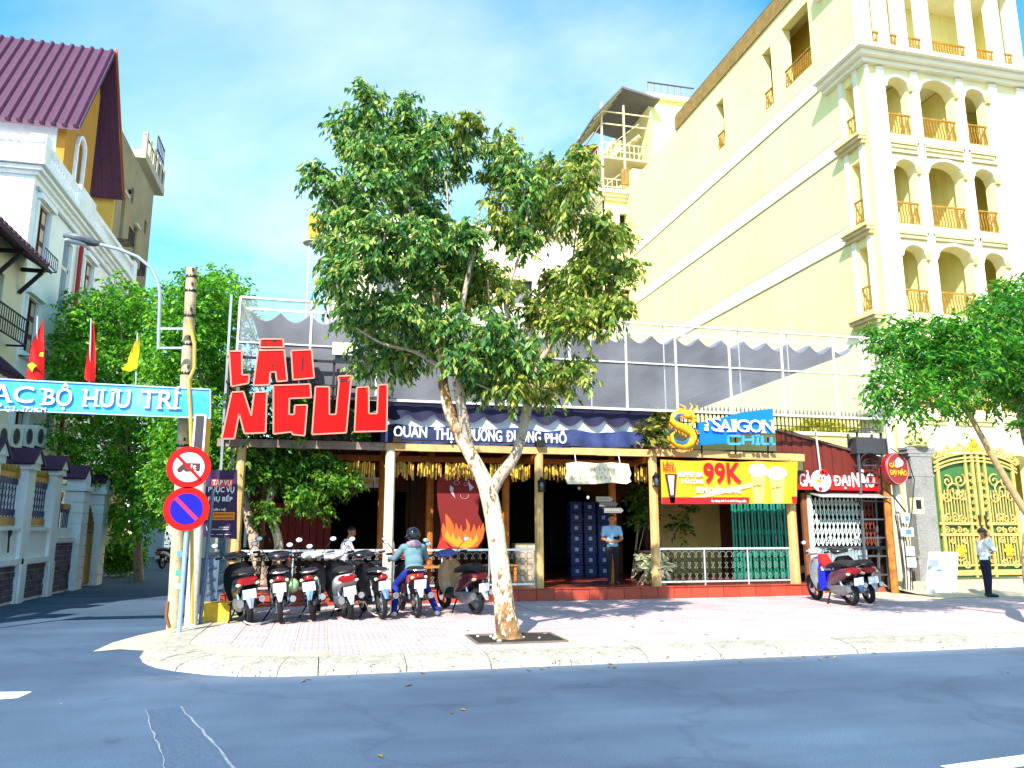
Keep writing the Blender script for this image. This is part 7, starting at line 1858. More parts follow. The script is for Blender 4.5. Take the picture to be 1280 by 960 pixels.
def motorbike(label, group, paint, loc, yaw, lean=-7, style='cub', accent=None, shield=None, mud=None, steer=0):
    t = thing('motorbike', (0, 0, 0), label, 'motorbike', group)
    P = paint; A = accent or paint; SH = shield or BLKP; WB = 1.23
    sc = style == 'scooter'
    wr, tr = (.255, .048) if sc else (.275, .037)
    def wheel(x, nm):
        w = MB(); torus(w, (x, 0, wr + .0), wr - tr, tr); o = w.build(nm, RUB, t, smooth=True)
        r = MB(); torus(r, (x, 0, wr), wr - tr * 1.9, .014, 24, 6)
        r.lathe([(0, -.05), (.05, -.05), (.055, 0), (.05, .05), (0, .05)], (x, 0, wr), 12, 0, 'y')
        for k in range(5 if sc else 10):
            a = 2 * math.pi * k / (5 if sc else 10); r.bar((x + .04 * math.cos(a), 0, wr + .04 * math.sin(a)), (x + (wr - tr * 1.9) * math.cos(a), 0, wr + (wr - tr * 1.9) * math.sin(a)), .03 if sc else .008, .012 if sc else .008)
        r.build('rim', ALU, o, smooth=True)
        MB().lathe([(.055, .055), (.1, .055), (.1, .06), (.055, .06)], (x, 0, wr), 16, 0, 'y').build('brake_disc', CHR, o)
    wheel(0, 'rear_wheel'); wheel(WB, 'front_wheel')
    def fender(x, a0, a1, R_, w, mat, nm):
        rows = []
        for i in range(11):
            a = R(a0 + (a1 - a0) * i / 10)
            rows.append([Vector((x + (R_ - abs(y) * .25) * math.cos(a), y, wr + (R_ - abs(y) * .25) * math.sin(a))) for y in (-w, -w * .6, 0, w * .6, w)])
        MB().sheet(rows, thick=(0, 0, -.006)).build(nm, mat, t, smooth=True)
    fender(WB, 20, 175, wr + .03, .065, P, 'front_fender')
    fender(0, 35, 150, wr + .05, .08 if not sc else .10, BLKP, 'rear_fender')
    # fork, steering
    MB().tube([(WB, .075, wr), (WB - .16, .065, .78)], .022, 8).tube([(WB, -.075, wr), (WB - .16, -.065, .78)], .022, 8).build('fork', CHR if not sc else BLKP, t, smooth=True)
    # body
    if sc:
        MB().loft([(-.30, .66, .06, .05), (-.22, .65, .14, .085), (-.02, .60, .19, .13), (.22, .52, .19, .17), (.42, .44, .17, .16), (.50, .36, .15, .10)], 14).build('body', P, t, smooth=True)
        MB().loft([(.40, .30, .16, .05), (.60, .27, .18, .045), (.88, .27, .17, .045), (.97, .34, .14, .06)], 12).build('floorboard', BLKP, t, smooth=True)
        MB().loft([(-.24, .755, .10, .03), (-.1, .79, .15, .055), (.15, .775, .16, .06), (.40, .735, .15, .055), (.55, .70, .09, .03)], 12).build('seat', SEATM, t, smooth=True)
        MB().loft([(-.18, .33, .05, .06, .12), (.0, .30, .06, .10, .12), (.30, .30, .07, .09, .12), (.48, .32, .04, .06, .12)], 10).build('engine_case', ALU, t, smooth=True)
    else:
        MB().loft([(-.22, .665, .05, .035), (-.12, .66, .10, .06), (.1, .61, .125, .10), (.32, .56, .115, .12), (.52, .47, .10, .12), (.72, .44, .085, .10), (.9, .55, .06, .09)], 14).build('body', P, t, smooth=True)
        MB().loft([(-.20, .76, .07, .022), (-.1, .775, .115, .045), (.15, .765, .13, .05), (.42, .735, .12, .05), (.58, .69, .07, .03)], 12).build('seat', SEATM, t, smooth=True)
        MB().loft([(.38, .28, .09, .05), (.48, .28, .13, .09), (.66, .30, .13, .09), (.80, .32, .08, .06)], 12).build('engine_case', ALU, t, smooth=True)
        MB().loft([(-.08, .52, .10, .07), (.05, .48, .135, .11), (.3, .45, .14, .13), (.5, .40, .12, .12)], 10).build('side_cover', BLKP, t, smooth=True)
        MB().tube([(.55, .12, .30), (.25, .13, .29), (0, .11, wr)], .028, 8).build('chain_case', BLKP, t, smooth=True)
    # leg shield
    rows = []
    top, bot, hw = (.88, .28, .20) if sc else (.84, .34, .17)
    for i in range(9):
        f = i / 8; z = bot + (top - bot) * f; w = hw * (.72 + .45 * math.sin(math.pi * min(1, f * .75 + .1))) * (1 if f < .85 else 1 - (f - .85) * 2.2)
        rows.append([Vector((WB - .30 + .10 * f * 0 - .05 * f + .10 * (1 - (y * y)) - (.06 if f < .3 else 0) * (1 - f / .3 if f < .3 else 0), y * w, z)) for y in (-1, -.75, -.4, 0, .4, .75, 1)])
    MB().sheet(rows, thick=(-.025, 0, 0)).build('leg_shield', SH, t, smooth=True)
    # handlebar group (steered)
    hx, hz = WB - .24, 1.0
    hs = [MB() for _ in range(6)]
    hs[0].tube([(hx - .13, -.35, hz), (hx - .02, -.17, hz - .02), (hx, 0, hz - .03), (hx - .02, .17, hz - .02), (hx - .13, .35, hz)], .013, 8)
    hs[1].tube([(hx - .14, -.36, hz), (hx - .085, -.25, hz)], .02, 8).tube([(hx - .14, .36, hz), (hx - .085, .25, hz)], .02, 8)
    hs[2].loft([(hx - .13, hz - .03, .05, .03), (hx - .08, hz - .02, .17, .05), (hx + .02, hz - .01, .18, .075), (hx + .11, hz - .03, .11, .075), (hx + .15, hz - .05, .05, .04)], 14)
    hs[3].ell((hx + .13, 0, hz - .03), (.04, .09, .06), 12, 8)
    for s_ in (-1, 1):
        hs[4].tube([(hx - .06, s_ * .2, hz + .02), (hx - .09, s_ * .27, hz + .12), (hx - .12, s_ * .34, hz + .18)], .007, 6)
        hs[4].ell((hx - .13, s_ * .36, hz + .21), (.018, .062, .042), 12, 8)
        hs[5].ell((hx - .15, s_ * .36, hz + .21), (.004, .052, .034), 10, 6)
    sp_ = Matrix.Translation((hx, 0, hz)) @ Matrix.Rotation(R(steer), 4, 'Z') @ Matrix.Translation((-hx, 0, -hz))
    for mb, nm, mt in zip(hs, ('handlebar', 'grip', 'handlebar_cowl', 'headlight', 'mirror', 'mirror_glass'), (CHR, BLKP, A, HLG, BLKP, HLG)):
        mb.v = [tuple(sp_ @ Vector(v)) for v in mb.v]; (mb.pieces if nm in ('grip', 'mirror', 'mirror_glass') else mb.build)(nm, mt, t, smooth=True)
    # tail: light, indicators, plate, mudguard, grab rail
    if sc:
        MB().loft([(-.33, .645, .10, .045), (-.27, .66, .15, .06), (-.18, .66, .13, .05)], 12).build('tail_light', TL, t, smooth=True)
        for s_ in (-1, 1): MB().ell((-.27, s_ * .13, .61), (.05, .045, .028), 10, 6).build('indicator', IND_, t, smooth=True)
        pz, pxx = .47, -.36
    else:
        MB().ell((-.23, 0, .665), (.045, .075, .055), 12, 8).build('tail_light', TL, t, smooth=True)
        for s_ in (-1, 1): MB().ell((-.2, s_ * .11, .645), (.03, .03, .028), 8, 6).bar((-.16, s_ * .03, .64), (-.2, s_ * .1, .645), .014).build('indicator', IND_, t, smooth=True)
        pz, pxx = .545, -.285
    rot = Matrix.Rotation(R(-14), 3, 'Y')
    MB().cb((pxx - .004, 0, pz), (.006, .19, .14), 0, rot).build('number_plate', PLT, t)
    MB().cb((pxx + .006, 0, pz), (.008, .205, .155), 0, rot).build('plate_frame', BLKP, t)
    rows = [[Vector((pxx + .03 - .10 * f, y * (.070 - .045 * f), pz - .03 - .17 * f)) for y in (-1, -.5, 0, .5, 1)] for f in (0, .3, .6, .85, 1)]
    for r_ in rows:
        r_[2].x -= .012
    MB().sheet(rows, thick=(.008, 0, -.004)).build('mudguard', mud or BLKP, t, smooth=True)
    g = .17 if sc else .135
    MB().tube([(.18, g, .74), (-.08, g, .77), (-.25, g * .6, .765), (-.28, 0, .765), (-.25, -g * .6, .765), (-.08, -g, .77), (.18, -g, .74)], .012, 6).build('grab_rail', CHR if not sc else BLKP, t, smooth=True)
    # exhaust on the right, shocks, stands, pegs
    MB().tube([(.55, -.08, .22), (.35, -.15, .24), (.1, -.17, .29), (-.05, -.18, .32), (-.24, -.185, .36)], [.018, .022, .04, .047, .045], 10).build('exhaust', CHR if not sc else BLKP, t, smooth=True)
    MB().lathe([(.044, 0), (.05, .006), (.035, .012), (.02, .006)], (-.252, -.186, .362), 12, 0, 'x').build('exhaust_tip', CHR, t, smooth=True)
    for s_ in (-1, 1): 
        MB().tube([(.02, s_ * .115, wr + .02), (.10, s_ * .12, .62)], .016, 6).tube([(.03, s_ * .115, wr + .1), (.085, s_ * .12, .52)], .028, 8).build('shock', CHR, t, smooth=True)
        MB().bar((.42, s_ * .1, .28), (.42, s_ * .24, .30), .025).build('foot_peg', BLKP, t)
    MB().bar((.5, .1, .24), (.42, .26, .03), .02).cb((.42, .265, .028), (.07, .03, .012)).build('side_stand', DSTEEL, t)
    MB().bar((0, .1, wr), (.5, .1, .3), .03, .045).bar((0, -.1, wr), (.5, -.1, .3), .03, .045).build('swing_arm', BLKP, t)
    t.rotation_euler = (R(lean), 0, yaw)
    t.location = Vector(loc); t.scale = (1.07, 1.07, 1.07)
    return t
def pnt(nm, c='#808080', metal=.0): return M(nm, c, .3, metal=metal, var=.08, coat=.7)
G1 = 'motorbikes parked in a row in front of the railing'
Z0 = .134
def spot(u, v): p = aZ(u, v, Z0); return (p.x, p.y, Z0)
BIKES = {}
motorbike('black scooter with wide red tail lamp at the left end of the parked row', G1, pnt('paint_black', '#121318'), spot(312, 780), R(90 + 12), style='scooter', lean=-9, steer=12, mud=M('mud_grey', '#6c7480', .5))
motorbike('dark underbone motorbike with small pinkish tail lamp, second from the left in the row', G1, pnt('paint_navy', '#161a24'), spot(351, 779), R(90 + 3), lean=-5, steer=-9, mud=M('mud_pale', '#8c9096', .5))
motorbike('dark motorbike with large bright red tail lamp and blue mudguard, third from the left', G1, pnt('paint_charcoal', '#20242c'), spot(392, 776), R(90 - 3), lean=-8, steer=10, mud=M('mud_blue', '#4a6a8c', .5), accent=pnt('paint_white', '#c8ccd2'))
motorbike('white and grey scooter parked fourth from the left beside a helmet', G1, pnt('paint_white'), spot(438, 774), R(90 + 7), style='scooter', lean=-10, steer=-14, accent=pnt('paint_white'), mud=M('mud_pale'))
motorbike('tall black sports underbone parked just left of the rider', G1, pnt('paint_black'), spot(478, 774), R(90 + 11), lean=-6, steer=15, accent=pnt('paint_navy'), mud=M('mud_blue'))
motorbike('orange red motorbike being sat on by the rider in the green hoodie', G1, pnt('paint_orange', '#c8401c'), spot(521, 772), R(90 + 6), lean=-2, mud=M('mud_pale'), steer=8)
motorbike('maroon scooter with beige leg shield parked right of the rider', G1, pnt('paint_maroon', '#4a1626'), spot(596, 768), R(90 + 17), style='scooter', shield=pnt('paint_beige', '#a8825c'), accent=pnt('paint_blue', '#2a3f8c'), mud=M('mud_pale'), steer=-6)
def two(u0, v0, u1, v1):
    a, b_ = aZ(u0, v0, Z0), aZ(u1, v1, Z0); d = b_ - a; return (a.x, a.y, Z0), math.atan2(d.y, d.x)
l1, y1_ = two(1066, 757, 1009, 748)
G2 = 'scooters parked by the booth'
motorbike('grey maroon scooter with white front parked sideways before the booth', G2, pnt('paint_mauve', '#5a3040'), l1, y1_, style='scooter', shield=pnt('paint_silver', '#b4b6bc', .4), accent=pnt('paint_silver'), lean=-8, steer=14, mud=M('mud_blue'))
l2 = aZ(1087, 755, Z0)
motorbike('black scooter parked right behind the grey maroon one before the booth', G2, pnt('paint_black'), (l2.x + .1, l2.y + .1, Z0), y1_ - R(10), style='scooter', lean=-8, mud=M('mud_pale'))
q = aZ(173, 718, 0)
motorbike('small red motorbike parked far down the lane by the shrub', 'motorbikes down the lane', pnt('paint_red', '#b01420'), (q.x, q.y, 0), R(100))
q = aZ(203, 711, 0)
motorbike('grey scooter parked far down the lane behind the poles', 'motorbikes down the lane', pnt('paint_steel', '#5a6c78'), (q.x, q.y, 0), R(70), style='scooter')
# raincoat on the scooter
rc = thing('raincoat', (l1[0], l1[1], .5), 'red, white and blue raincoat hung over the scooter handlebars', 'raincoat')
dv_ = Vector((math.cos(y1_), math.sin(y1_), 0)); sv_ = Vector((-dv_.y, dv_.x, 0)); B0 = Vector(l1)
def cloth(pts, mat, th=.05, seed=1):
    mb = MB(); r_ = random.Random(seed)
    rows = []
    for i, (x, z, w) in enumerate(pts):
        rows.append([B0 + dv_ * (x + r_.uniform(-.02, .02)) + sv_ * (y * w + .12 + r_.uniform(-.015, .015)) + Vector((0, 0, z)) for y in (-1, -.5, 0, .5, 1)])
    mb.sheet(rows, thick=tuple(dv_ * -th)); return mb
cloth([(.80, .95, .10), (.76, .80, .13), (.74, .62, .15), (.74, .45, .15), (.73, .25, .13)], None, seed=2).build('blue_cloth', M('coat_blue', '#1420d0', .75, var=.15), rc, smooth=True)
cloth([(.84, 1.0, .09), (.76, .92, .11), (.68, .80, .11), (.62, .72, .09)], None, .09, 3).build('red_cloth', M('coat_red', '#d8140e', .75, var=.15), rc, smooth=True)
cloth([(.83, .84, .10), (.78, .75, .12), (.75, .66, .11)], None, .08, 4).build('white_cloth', M('coat_white', '#dfe2e8', .75), rc, smooth=True)
# pale hose wound along the row of bikes, spare helmet
hp = [(316, 770), (305, 776), (318, 780), (345, 774), (372, 768), (405, 764), (440, 757), (455, 752), (462, 764), (475, 770), (488, 764), (486, 740)]
hose = thing('cable_lock', aZ(380, 770, Z0), 'pale cable lock looping along the wheels of the parked motorbikes', 'cable')
P = []
for i, (u, v) in enumerate(hp):
    p = aZ(u, max(v, 770) + 2, Z0 + .01); p = aY(u, v, p.y - .02); p.z = max(p.z, Z0 + .012); P.append(p)
limb(P, [.012] * len(P), M('cable_pale', '#c9c8bd', .5), hose, 'cable', 6)
hc = aY(365, 732, 13.7)
he = thing('spare_helmet', (hc.x, hc.y, hc.z - .1), 'green and white striped helmet hanging between the second and third motorbikes', 'helmet')
mb = MB(); mb.ell(hc, (.12, .13, .12), 16, 10); mb.build('shell', M('helmet_green', '#8fae7a', .3, coat=.6, var=.4, scale=14), he, smooth=True)
MB().tube([hc + Vector((-.1, 0, .04)), hc + Vector((-.06, -.02, .2)), hc + Vector((.0, .05, .3))], .006, 5).build('strap', BLKP, he)
# ================================================================== people
def person(label, loc, yaw, prims, mats, parts, vox=.011):
    """one continuous body: limbs and trunk fused into a single skin, coloured by region; hair and small details as children"""
    t = thing('person', (0, 0, 0), label, 'person')
    mb = MB()
    def cap(p0, p1, r0, r1):
        p0, p1 = Vector(p0), Vector(p1); d = (p1 - p0).normalized(); P, Q = [], []
        for a in (-80, -50, -20): P.append(p0 + d * r0 * math.sin(R(a))); Q.append(r0 * math.cos(R(a)))
        for f in (0, .33, .66, 1): P.append(p0.lerp(p1, f)); Q.append(r0 + (r1 - r0) * f)
        for a in (20, 50, 80): P.append(p1 + d * r1 * math.sin(R(a))); Q.append(r1 * math.cos(R(a)))
        mb.tube(P, Q, 12)
    for pr in prims:
        if pr[0] == 'c': cap(pr[1], pr[2], pr[3], pr[4])
        else: mb.ell(pr[1], pr[2], 16, 12, 0, pr[4] if len(pr) > 4 else None)
    tmp = bpy.data.objects.new('tmp', mb.mesh('tmp', [])); col.objects.link(tmp)
    rm_ = tmp.modifiers.new('r', 'REMESH'); rm_.mode = 'VOXEL'; rm_.voxel_size = vox
    sm_ = tmp.modifiers.new('s', 'SMOOTH'); sm_.iterations = 5; sm_.factor = .5
    bpy.context.view_layer.update()
    me = bpy.data.meshes.new_from_object(tmp.evaluated_get(bpy.context.evaluated_depsgraph_get()))
    bpy.data.objects.remove(tmp)
    me.name = 'body'; me.materials.clear()
    keys = list(mats)
    for k in keys: me.materials.append(mats[k])
    n = len(me.polygons); ctr = np.zeros(n * 3); me.polygons.foreach_get('center', ctr); ctr = ctr.reshape(-1, 3)
    best = np.full(n, 1e9); mi = np.zeros(n, dtype=np.int32)
    for pr in prims:
        if pr[0] == 'c':
            a, b_ = np.array(pr[1], float), np.array(pr[2], float); ab = b_ - a
            s_ = np.clip(((ctr - a) @ ab) / max(1e-9, ab @ ab), 0, 1); d = np.linalg.norm(ctr - (a + s_[:, None] * ab), axis=1) - (pr[3] + (pr[4] - pr[3]) * s_); reg = pr[5]
        else:
            q = (ctr - np.array(pr[1], float)) ; rr_ = np.array(pr[2]); d = (np.linalg.norm(q / rr_, axis=1) - 1) * rr_.min(); reg = pr[3]
        u = d < best; best[u] = d[u]; mi[u] = keys.index(reg)
    me.polygons.foreach_set('material_index', mi); me.polygons.foreach_set('use_smooth', [True] * n); me.update()
    o = bpy.data.objects.new('body', me); col.objects.link(o); o.parent = t
    for nm, pm, mt in parts: pm.build(nm, mt, t, smooth=True)
    t.rotation_euler = (0, 0, yaw); t.location = loc
    return t
SKIN = M('skin_tan', '#b57b56', .6, var=.1, scale=12)
HAIR = M('hair_black', '#141112', .6, var=.3, scale=40)
def head(c, yaw=0.0, tilt=0.0, hair=True):
    """prims and parts for a head centred at c, face towards -y turned by yaw"""
    rz = Matrix.Rotation(yaw, 3, 'Z') @ Matrix.Rotation(tilt, 3, 'X'); c = Vector(c)
    def w(x, y, z): return c + rz @ Vector((x, y, z))
    pr = [('e', w(0, .012, .03), (.074, .092, .092), 'skin', rz), ('e', w(0, -.018, -.035), (.058, .068, .078), 'skin', rz), ('c', w(0, -.088, .005), w(0, -.105, -.022), .010, .014, 'skin'),
          ('e', w(.078, .005, -.005), (.014, .022, .032), 'skin', rz), ('e', w(-.078, .005, -.005), (.014, .022, .032), 'skin', rz), ('e', w(0, -.08, -.085), (.024, .02, .018), 'skin', rz)]
    parts = []
    eye = MB(); brow = MB(); mouth = MB()
    for s_ in (-1, 1):
        eye.ell(w(s_ * .031, -.084, .006), (.013, .007, .007), 8, 6, 0, rz); brow.bar(w(s_ * .016, -.088, .027), w(s_ * .048, -.078, .026), .008, .006)
    mouth.bar(w(-.022, -.086, -.052), w(.022, -.086, -.052), .008, .008)
    parts += [('eyes', eye, M('eye_dark', '#201612', .3)), ('eyebrows', brow, HAIR), ('mouth', mouth, M('lip', '#8a4a40', .6))]
    if hair:
        hm = MB(); nu, nv = 18, 12; rows = []
        for i in range(nv + 1):
            th = math.pi * .62 * i / nv; row = []
            for j in range(nu + 1):
                a = 2 * math.pi * j / nu; x, y, z = math.sin(th) * math.cos(a), math.sin(th) * math.sin(a), math.cos(th)
                lim = .38 if y < -.35 else (-.25 if y > .2 else .05)
                z = max(z, lim + .06 * math.sin(j * 2.7)) if z < lim else z
                row.append(w(x * .082, .016 + y * .099, .034 + z * .099))
            rows.append(row)
        hm.sheet(rows); parts.append(('hair', hm, HAIR))
    return pr, parts
def hand(pr, wrist, fwd, palm_n, reg='skin', curl=.5):
    """palm, four bent fingers of unequal length and a thumb from the palm's side"""
    w = Vector(wrist); f = Vector(fwd).normalized(); n = Vector(palm_n); n = (n - f * n.dot(f)).normalized(); s_ = f.cross(n)
    pr.append(('c', w, w + f * .07, .026, .032, reg))
    for k, (off, l) in enumerate(((-.030, .062), (-.010, .072), (.010, .067), (.029, .052))):
        a = w + f * .085 + s_ * off; b_ = a + f * l * .55 + n * l * .25 * curl * 2; c = b_ + f * l * .2 + n * l * .45 * curl * 2
        pr += [('c', a, b_, .0105, .0095, reg), ('c', b_, c, .0095, .008, reg)]
    a = w + f * .03 - s_ * .03; b_ = a + f * .035 - s_ * .028 + n * .012; pr += [('c', a, b_, .0125, .011, reg), ('c', b_, b_ + f * .03 + n * .012, .011, .009, reg)]
def legs(pr, hipz, foot, knee, reg='pants', shoe='shoe', hw=.085, toe=-1):
    for s_, (f, k) in zip((-1, 1), zip(foot, knee)):
        h = Vector((s_ * hw, 0, hipz)); k = Vector(k); f = Vector(f)
        pr += [('c', h, k, .088, .062, reg), ('c', k, f + Vector((0, 0, .09)), .062, .048, reg), ('c', f + Vector((0, .03, .045)), f + Vector((s_ * .02, .15 * toe, .035)), .042, .034, shoe)]
# --- man in the light blue shirt walking out of the entrance
pr, pt = head((0, -.01, 1.545), R(6), R(4))
pr += [('c', (0, 0, 1.36), (0, -.005, 1.46), .052, .052, 'skin'), ('c', (-.125, .0, 1.335), (.125, .0, 1.335), .068, .068, 'shirt'), ('e', (0, 0, 1.22), (.165, .105, .17), 'shirt'), ('e', (0, -.01, 1.04), (.152, .108, .15), 'shirt'), ('e', (0, 0, .935), (.158, .112, .085), 'shirt'), ('e', (0, .005, .86), (.152, .108, .10), 'pants')]
legs(pr, .84, [(-.09, -.06, 0), (.10, .06, 0)], [(-.09, -.05, .47), (.10, -.01, .47)])
for s_ in (-1, 1):
    sh, el, wr_ = Vector((s_ * .185, 0, 1.335)), Vector((s_ * .245, -.02, 1.08)), Vector((s_ * .09, -.22, 1.02))
    pr += [('c', sh, sh.lerp(el, .6), .060, .056, 'shirt'), ('c', sh.lerp(el, .6), el, .044, .040, 'skin'), ('c', el, wr_, .041, .028, 'skin')]
    hand(pr, wr_, Vector((-s_ * 1.0, -.25, .05)), (0, .2, -1) if s_ > 0 else (0, -.2, 1))
col_ = MB(); col_.bar((-.06, -.055, 1.40), (0, -.105, 1.33), .035, .012).bar((.06, -.055, 1.40), (0, -.105, 1.33), .035, .012)
pk = MB(); pk.bar((-.155, -.04, .905), (.155, -.04, .905), .03, .16)
ph = MB(); ph.cb((.0, -.27, 1.045), (.075, .012, .14), 0, Matrix.Rotation(R(50), 3, 'X'))
bt = MB()
for k in range(5): bt.ell((0, -.108 - .003 * (k % 2), 1.30 - k * .07), (.006, .004, .006), 6, 4)
LBS = M('shirt_light_blue', '#8db7d8', .8, var=.08, scale=9, bump=.3, bscale=14)
DPN = M('trousers_dark_navy', '#12131f', .85, var=.15, bump=.2, bscale=12)
man = person('man in light blue short sleeved shirt and dark trousers standing at the entrance', (6.6, 17.55, .39), R(-8), pr,
       {'skin': SKIN, 'shirt': LBS, 'pants': DPN, 'shoe': M('shoe_grey', '#4a4644', .6)}, pt + [('collar', col_, LBS), ('belt', pk, M('belt_black', '#0d0c0e', .5)), ('shirt_buttons', bt, M('button', '#dfe8ee'))])
ph = thing('phone', (6.6, 17.28, 1.4), 'small dark phone held by the man in light blue', 'phone')
MB().cb((6.62, 17.30, 1.455), (.14, .014, .07), 0, Matrix.Rotation(R(-40), 3, 'X')).build('case', M('phone_dark', '#1a1b22', .3), ph)
# --- man in white shirt on the phone at the gilded gate (faces right)
pr, pt = head((0, -.02, 1.42), R(-8), R(10))
pr += [('c', (0, 0, 1.24), (0, -.01, 1.34), .05, .05, 'skin'), ('c', (-.12, 0, 1.215), (.12, 0, 1.215), .066, .066, 'shirt'), ('e', (0, 0, 1.10), (.16, .105, .17), 'shirt'), ('e', (0, -.015, .94), (.15, .112, .14), 'shirt'), ('e', (0, -.005, .85), (.15, .11, .07), 'shirt'), ('e', (0, .005, .785), (.148, .112, .09), 'pants')]
legs(pr, .77, [(-.11, .02, 0), (.12, -.03, 0)], [(-.105, -.01, .43), (.115, -.03, .43)])
sh, el, wr_ = Vector((-.18, 0, 1.215)), Vector((-.235, -.14, 1.05)), Vector((-.125, -.085, 1.335))
pr += [('c', sh, el, .058, .046, 'shirt'), ('c', el, wr_, .043, .03, 'shirt')]; hand(pr, wr_, (.15, .03, 1), (1, .1, 0), curl=.5)
sh, el, wr_ = Vector((.18, 0, 1.215)), Vector((.23, .02, .97)), Vector((.02, -.17, .98))
pr += [('c', sh, el, .058, .048, 'shirt'), ('c', el, wr_, .044, .03, 'shirt')]; hand(pr, wr_, (-1, 0, .1), (0, 1, 0))
bl = MB(); bl.bar((-.15, -.04, .835), (.15, -.04, .835), .03, .17)
WSH = M('shirt_white', '#e2e4e8', .8, var=.05, scale=9, bump=.3, bscale=14)
p_ = aZ(1236, 746, .14)
person('man in white shirt and navy trousers talking on the phone before the gilded gate', (p_.x, p_.y, .135), R(68), pr,
       {'skin': SKIN, 'shirt': WSH, 'pants': M('trousers_navy', '#101433', .85, var=.15, bump=.2, bscale=12), 'shoe': M('shoe_black', '#101014', .5)}, pt + [('belt', bl, M('belt_black'))])
cy, sy = math.cos(R(68)), math.sin(R(68)); hx, hy = -.10, -.05
ph2 = thing('phone', (p_.x, p_.y, 1.5), 'black phone held to the ear of the man in white', 'phone')
MB().cb((p_.x + hx * cy - hy * sy, p_.y + hx * sy + hy * cy, .135 + 1.42), (.075, .012, .14), 0, Matrix.Rotation(R(68 + 80), 3, 'Z')).build('case', M('phone_dark'), ph2)
# --- rider in hoodie, back to the street, astride the orange motorbike
b6 = spot(521, 772); yaw6 = R(6)
# local frame: facing +y; seat top about z .80 at y .25
pr = []
def flip(v): return v
pr += [('e', (.01, .50, 1.40), (.072, .088, .09), 'skin'), ('c', (0, .44, 1.22), (.005, .49, 1.34), .052, .052, 'skin'),
       ('c', (-.125, .42, 1.18), (.125, .44, 1.18), .078, .078, 'shirt'), ('e', (0, .39, 1.06), (.175, .12, .18), 'shirt'), ('e', (0, .33, .92), (.168, .122, .15), 'shirt'), ('e', (0, .29, .82), (.172, .13, .09), 'shirt'), ('e', (0, .28, .76), (.165, .13, .09), 'pants')]
for s_ in (-1, 1):
    h, k, f = Vector((s_ * .09, .30, .76)), Vector((s_ * .27, .58, .52)), Vector((s_ * .34, .30, .0))
    if s_ > 0: k, f = Vector((.28, .52, .47)), Vector((.40, .22, .0))
    pr += [('c', h, k, .098, .072, 'pants'), ('c', k, f + Vector((0, 0, .10)), .07, .055, 'pants'), ('c', f + Vector((0, -.03, .045)), f + Vector((s_ * .07, .15, .036)), .045, .036, 'shoe')]
for s_, el, wr_ in ((-1, (-.30, .58, .98), (-.33, .86, .98)), (1, (.29, .60, .98), (.30, .84, .99))):
    sh = Vector((s_ * .175, .44, 1.18)); el, wr_ = Vector(el), Vector(wr_)
    pr += [('c', sh, el, .072, .058, 'shirt'), ('c', el, wr_, .056, .042, 'shirt')]; hand(pr, wr_, (0, 1, 0), (0, 0, -1), curl=.8)
HOOD = M('hoodie_teal', '#5f7f88', .9, var=.12, scale=8, bump=.35, bscale=10)
hl = MB(); hl.ell((.01, .505, 1.425), (.128, .145, .125), 20, 12)
vis = MB(); vis.tube([(-.11, .57, 1.37), (-.06, .645, 1.38), (0, .665, 1.385), (.07, .645, 1.38), (.12, .57, 1.37)], .022, 6)
hd = MB(); hd.ell((0, .36, 1.235), (.13, .09, .075), 14, 8); hd.tube([(-.1, .40, 1.25), (-.06, .33, 1.27), (0, .31, 1.28), (.06, .33, 1.27), (.1, .40, 1.25)], .04, 8)
rim_ = MB(); rim_.lathe([(.131, 0), (.136, .015), (.131, .03)], (.01, .505, 1.345), 20)
rd = person('rider in grey green hoodie, blue jeans and black helmet sitting on a motorbike', (0, 0, 0), yaw6, pr,
       {'skin': SKIN, 'shirt': HOOD, 'pants': M('jeans_blue', '#142a86', .85, var=.25, scale=5, bump=.25, bscale=12), 'shoe': M('sneaker_white', '#d5d2cc', .7, var=.2)},
       [('helmet', hl, M('helmet_black', '#191d28', .2, coat=.7)), ('helmet_visor', vis, M('helmet_black')), ('helmet_rim', rim_, BLKP), ('hood', hd, M('hood_inner', '#8a7a8c', .9, var=.2))])
rd.location = (b6[0], b6[1], Z0); rd['label'] = 'rider in grey green hoodie, blue jeans and black helmet sitting on a motorbike'
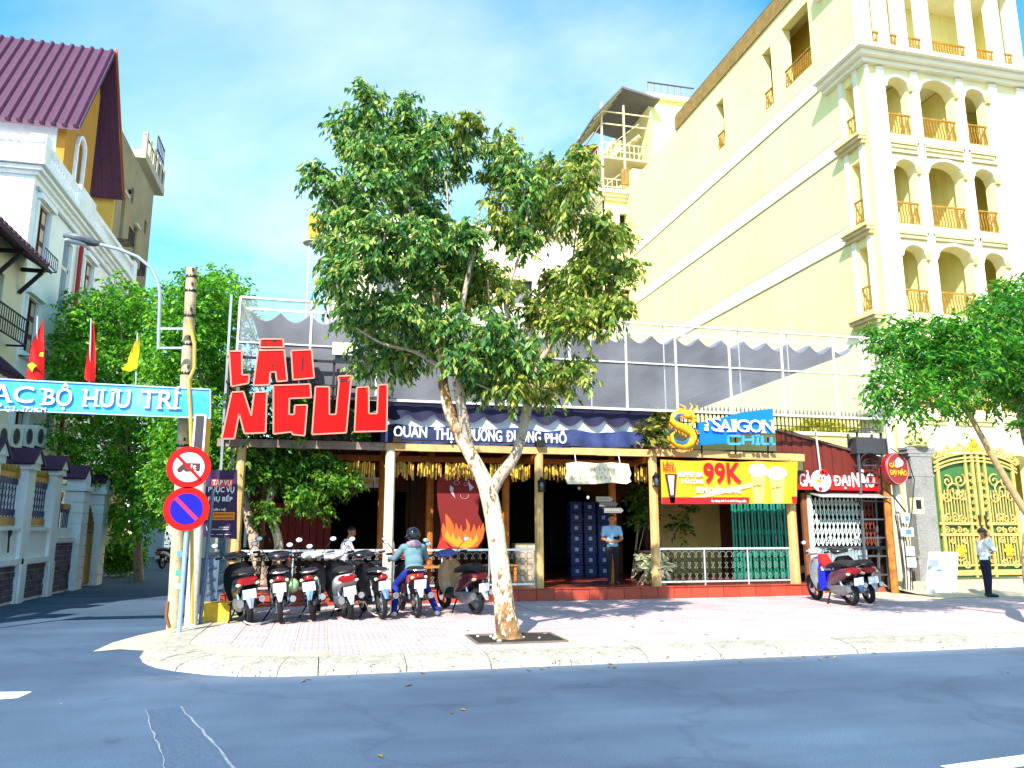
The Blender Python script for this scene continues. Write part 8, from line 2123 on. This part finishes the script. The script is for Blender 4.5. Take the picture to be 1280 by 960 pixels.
# --- two seated diners behind the railing, with stools
def diner(label, u, v, y, yaw, shirt, lean):
    p = aY(u, v, y); x = p.x
    pr, pt = head((0, -.16 * lean, 1.20), 0, R(18))
    pr += [('c', (0, -.08 * lean, 1.02), (0, -.13 * lean, 1.12), .05, .05, 'skin'), ('c', (-.12, -.07 * lean, .99), (.12, -.07 * lean, .99), .07, .07, 'shirt'), ('e', (0, -.04 * lean, .86), (.165, .11, .18), 'shirt'), ('e', (0, 0, .68), (.16, .115, .15), 'shirt'), ('e', (0, .0, .55), (.165, .13, .1), 'pants')]
    for s_ in (-1, 1):
        h, k, f = Vector((s_ * .09, -.02, .53)), Vector((s_ * .13, -.42, .50)), Vector((s_ * .13, -.36, 0))
        pr += [('c', h, k, .088, .064, 'pants'), ('c', k, f + Vector((0, 0, .09)), .06, .046, 'pants'), ('c', f + Vector((0, .03, .045)), f + Vector((0, -.14, .035)), .04, .034, 'shoe')]
        sh, el, wr_ = Vector((s_ * .175, -.07 * lean, .99)), Vector((s_ * .24, -.16, .78)), Vector((s_ * .08, -.38, .80))
        pr += [('c', sh, el, .058, .046, 'shirt'), ('c', el, wr_, .042, .03, 'skin')]; hand(pr, wr_, (-s_ * .3, -1, 0), (0, 0, -1))
    person(label, (x, y, .39), yaw, pr, {'skin': SKIN, 'shirt': shirt, 'pants': DPN, 'shoe': M('shoe_black')}, pt, .013)
    st = thing('stool', (x, y, .388), 'dark stool under the ' + ('left' if u < 460 else 'right') + ' seated diner', 'stool')
    MB().box(x - .16, x + .16, y - .16, y + .16, .80, .84).build('seat', DARKW, st)
    for sx in (-1, 1):
        for sy_ in (-1, 1): MB().bar((x + sx * .13, y + sy_ * .13, .388), (x + sx * .11, y + sy_ * .11, .80), .035).build('leg', DARKW, st)
diner('diner in pale lilac shirt hunched at the table behind the white scooter', 430, 680, 17.75, R(100), M('shirt_lilac', '#c3bfd8', .8, var=.08, bump=.3, bscale=14), 1.0)
diner('diner in white shirt seated behind the white timber post', 489, 680, 17.85, R(-95), M('shirt_offwhite', '#d8d2c4', .8, var=.08, bump=.3, bscale=14), .6)
man.scale = (.965, .965, .965)
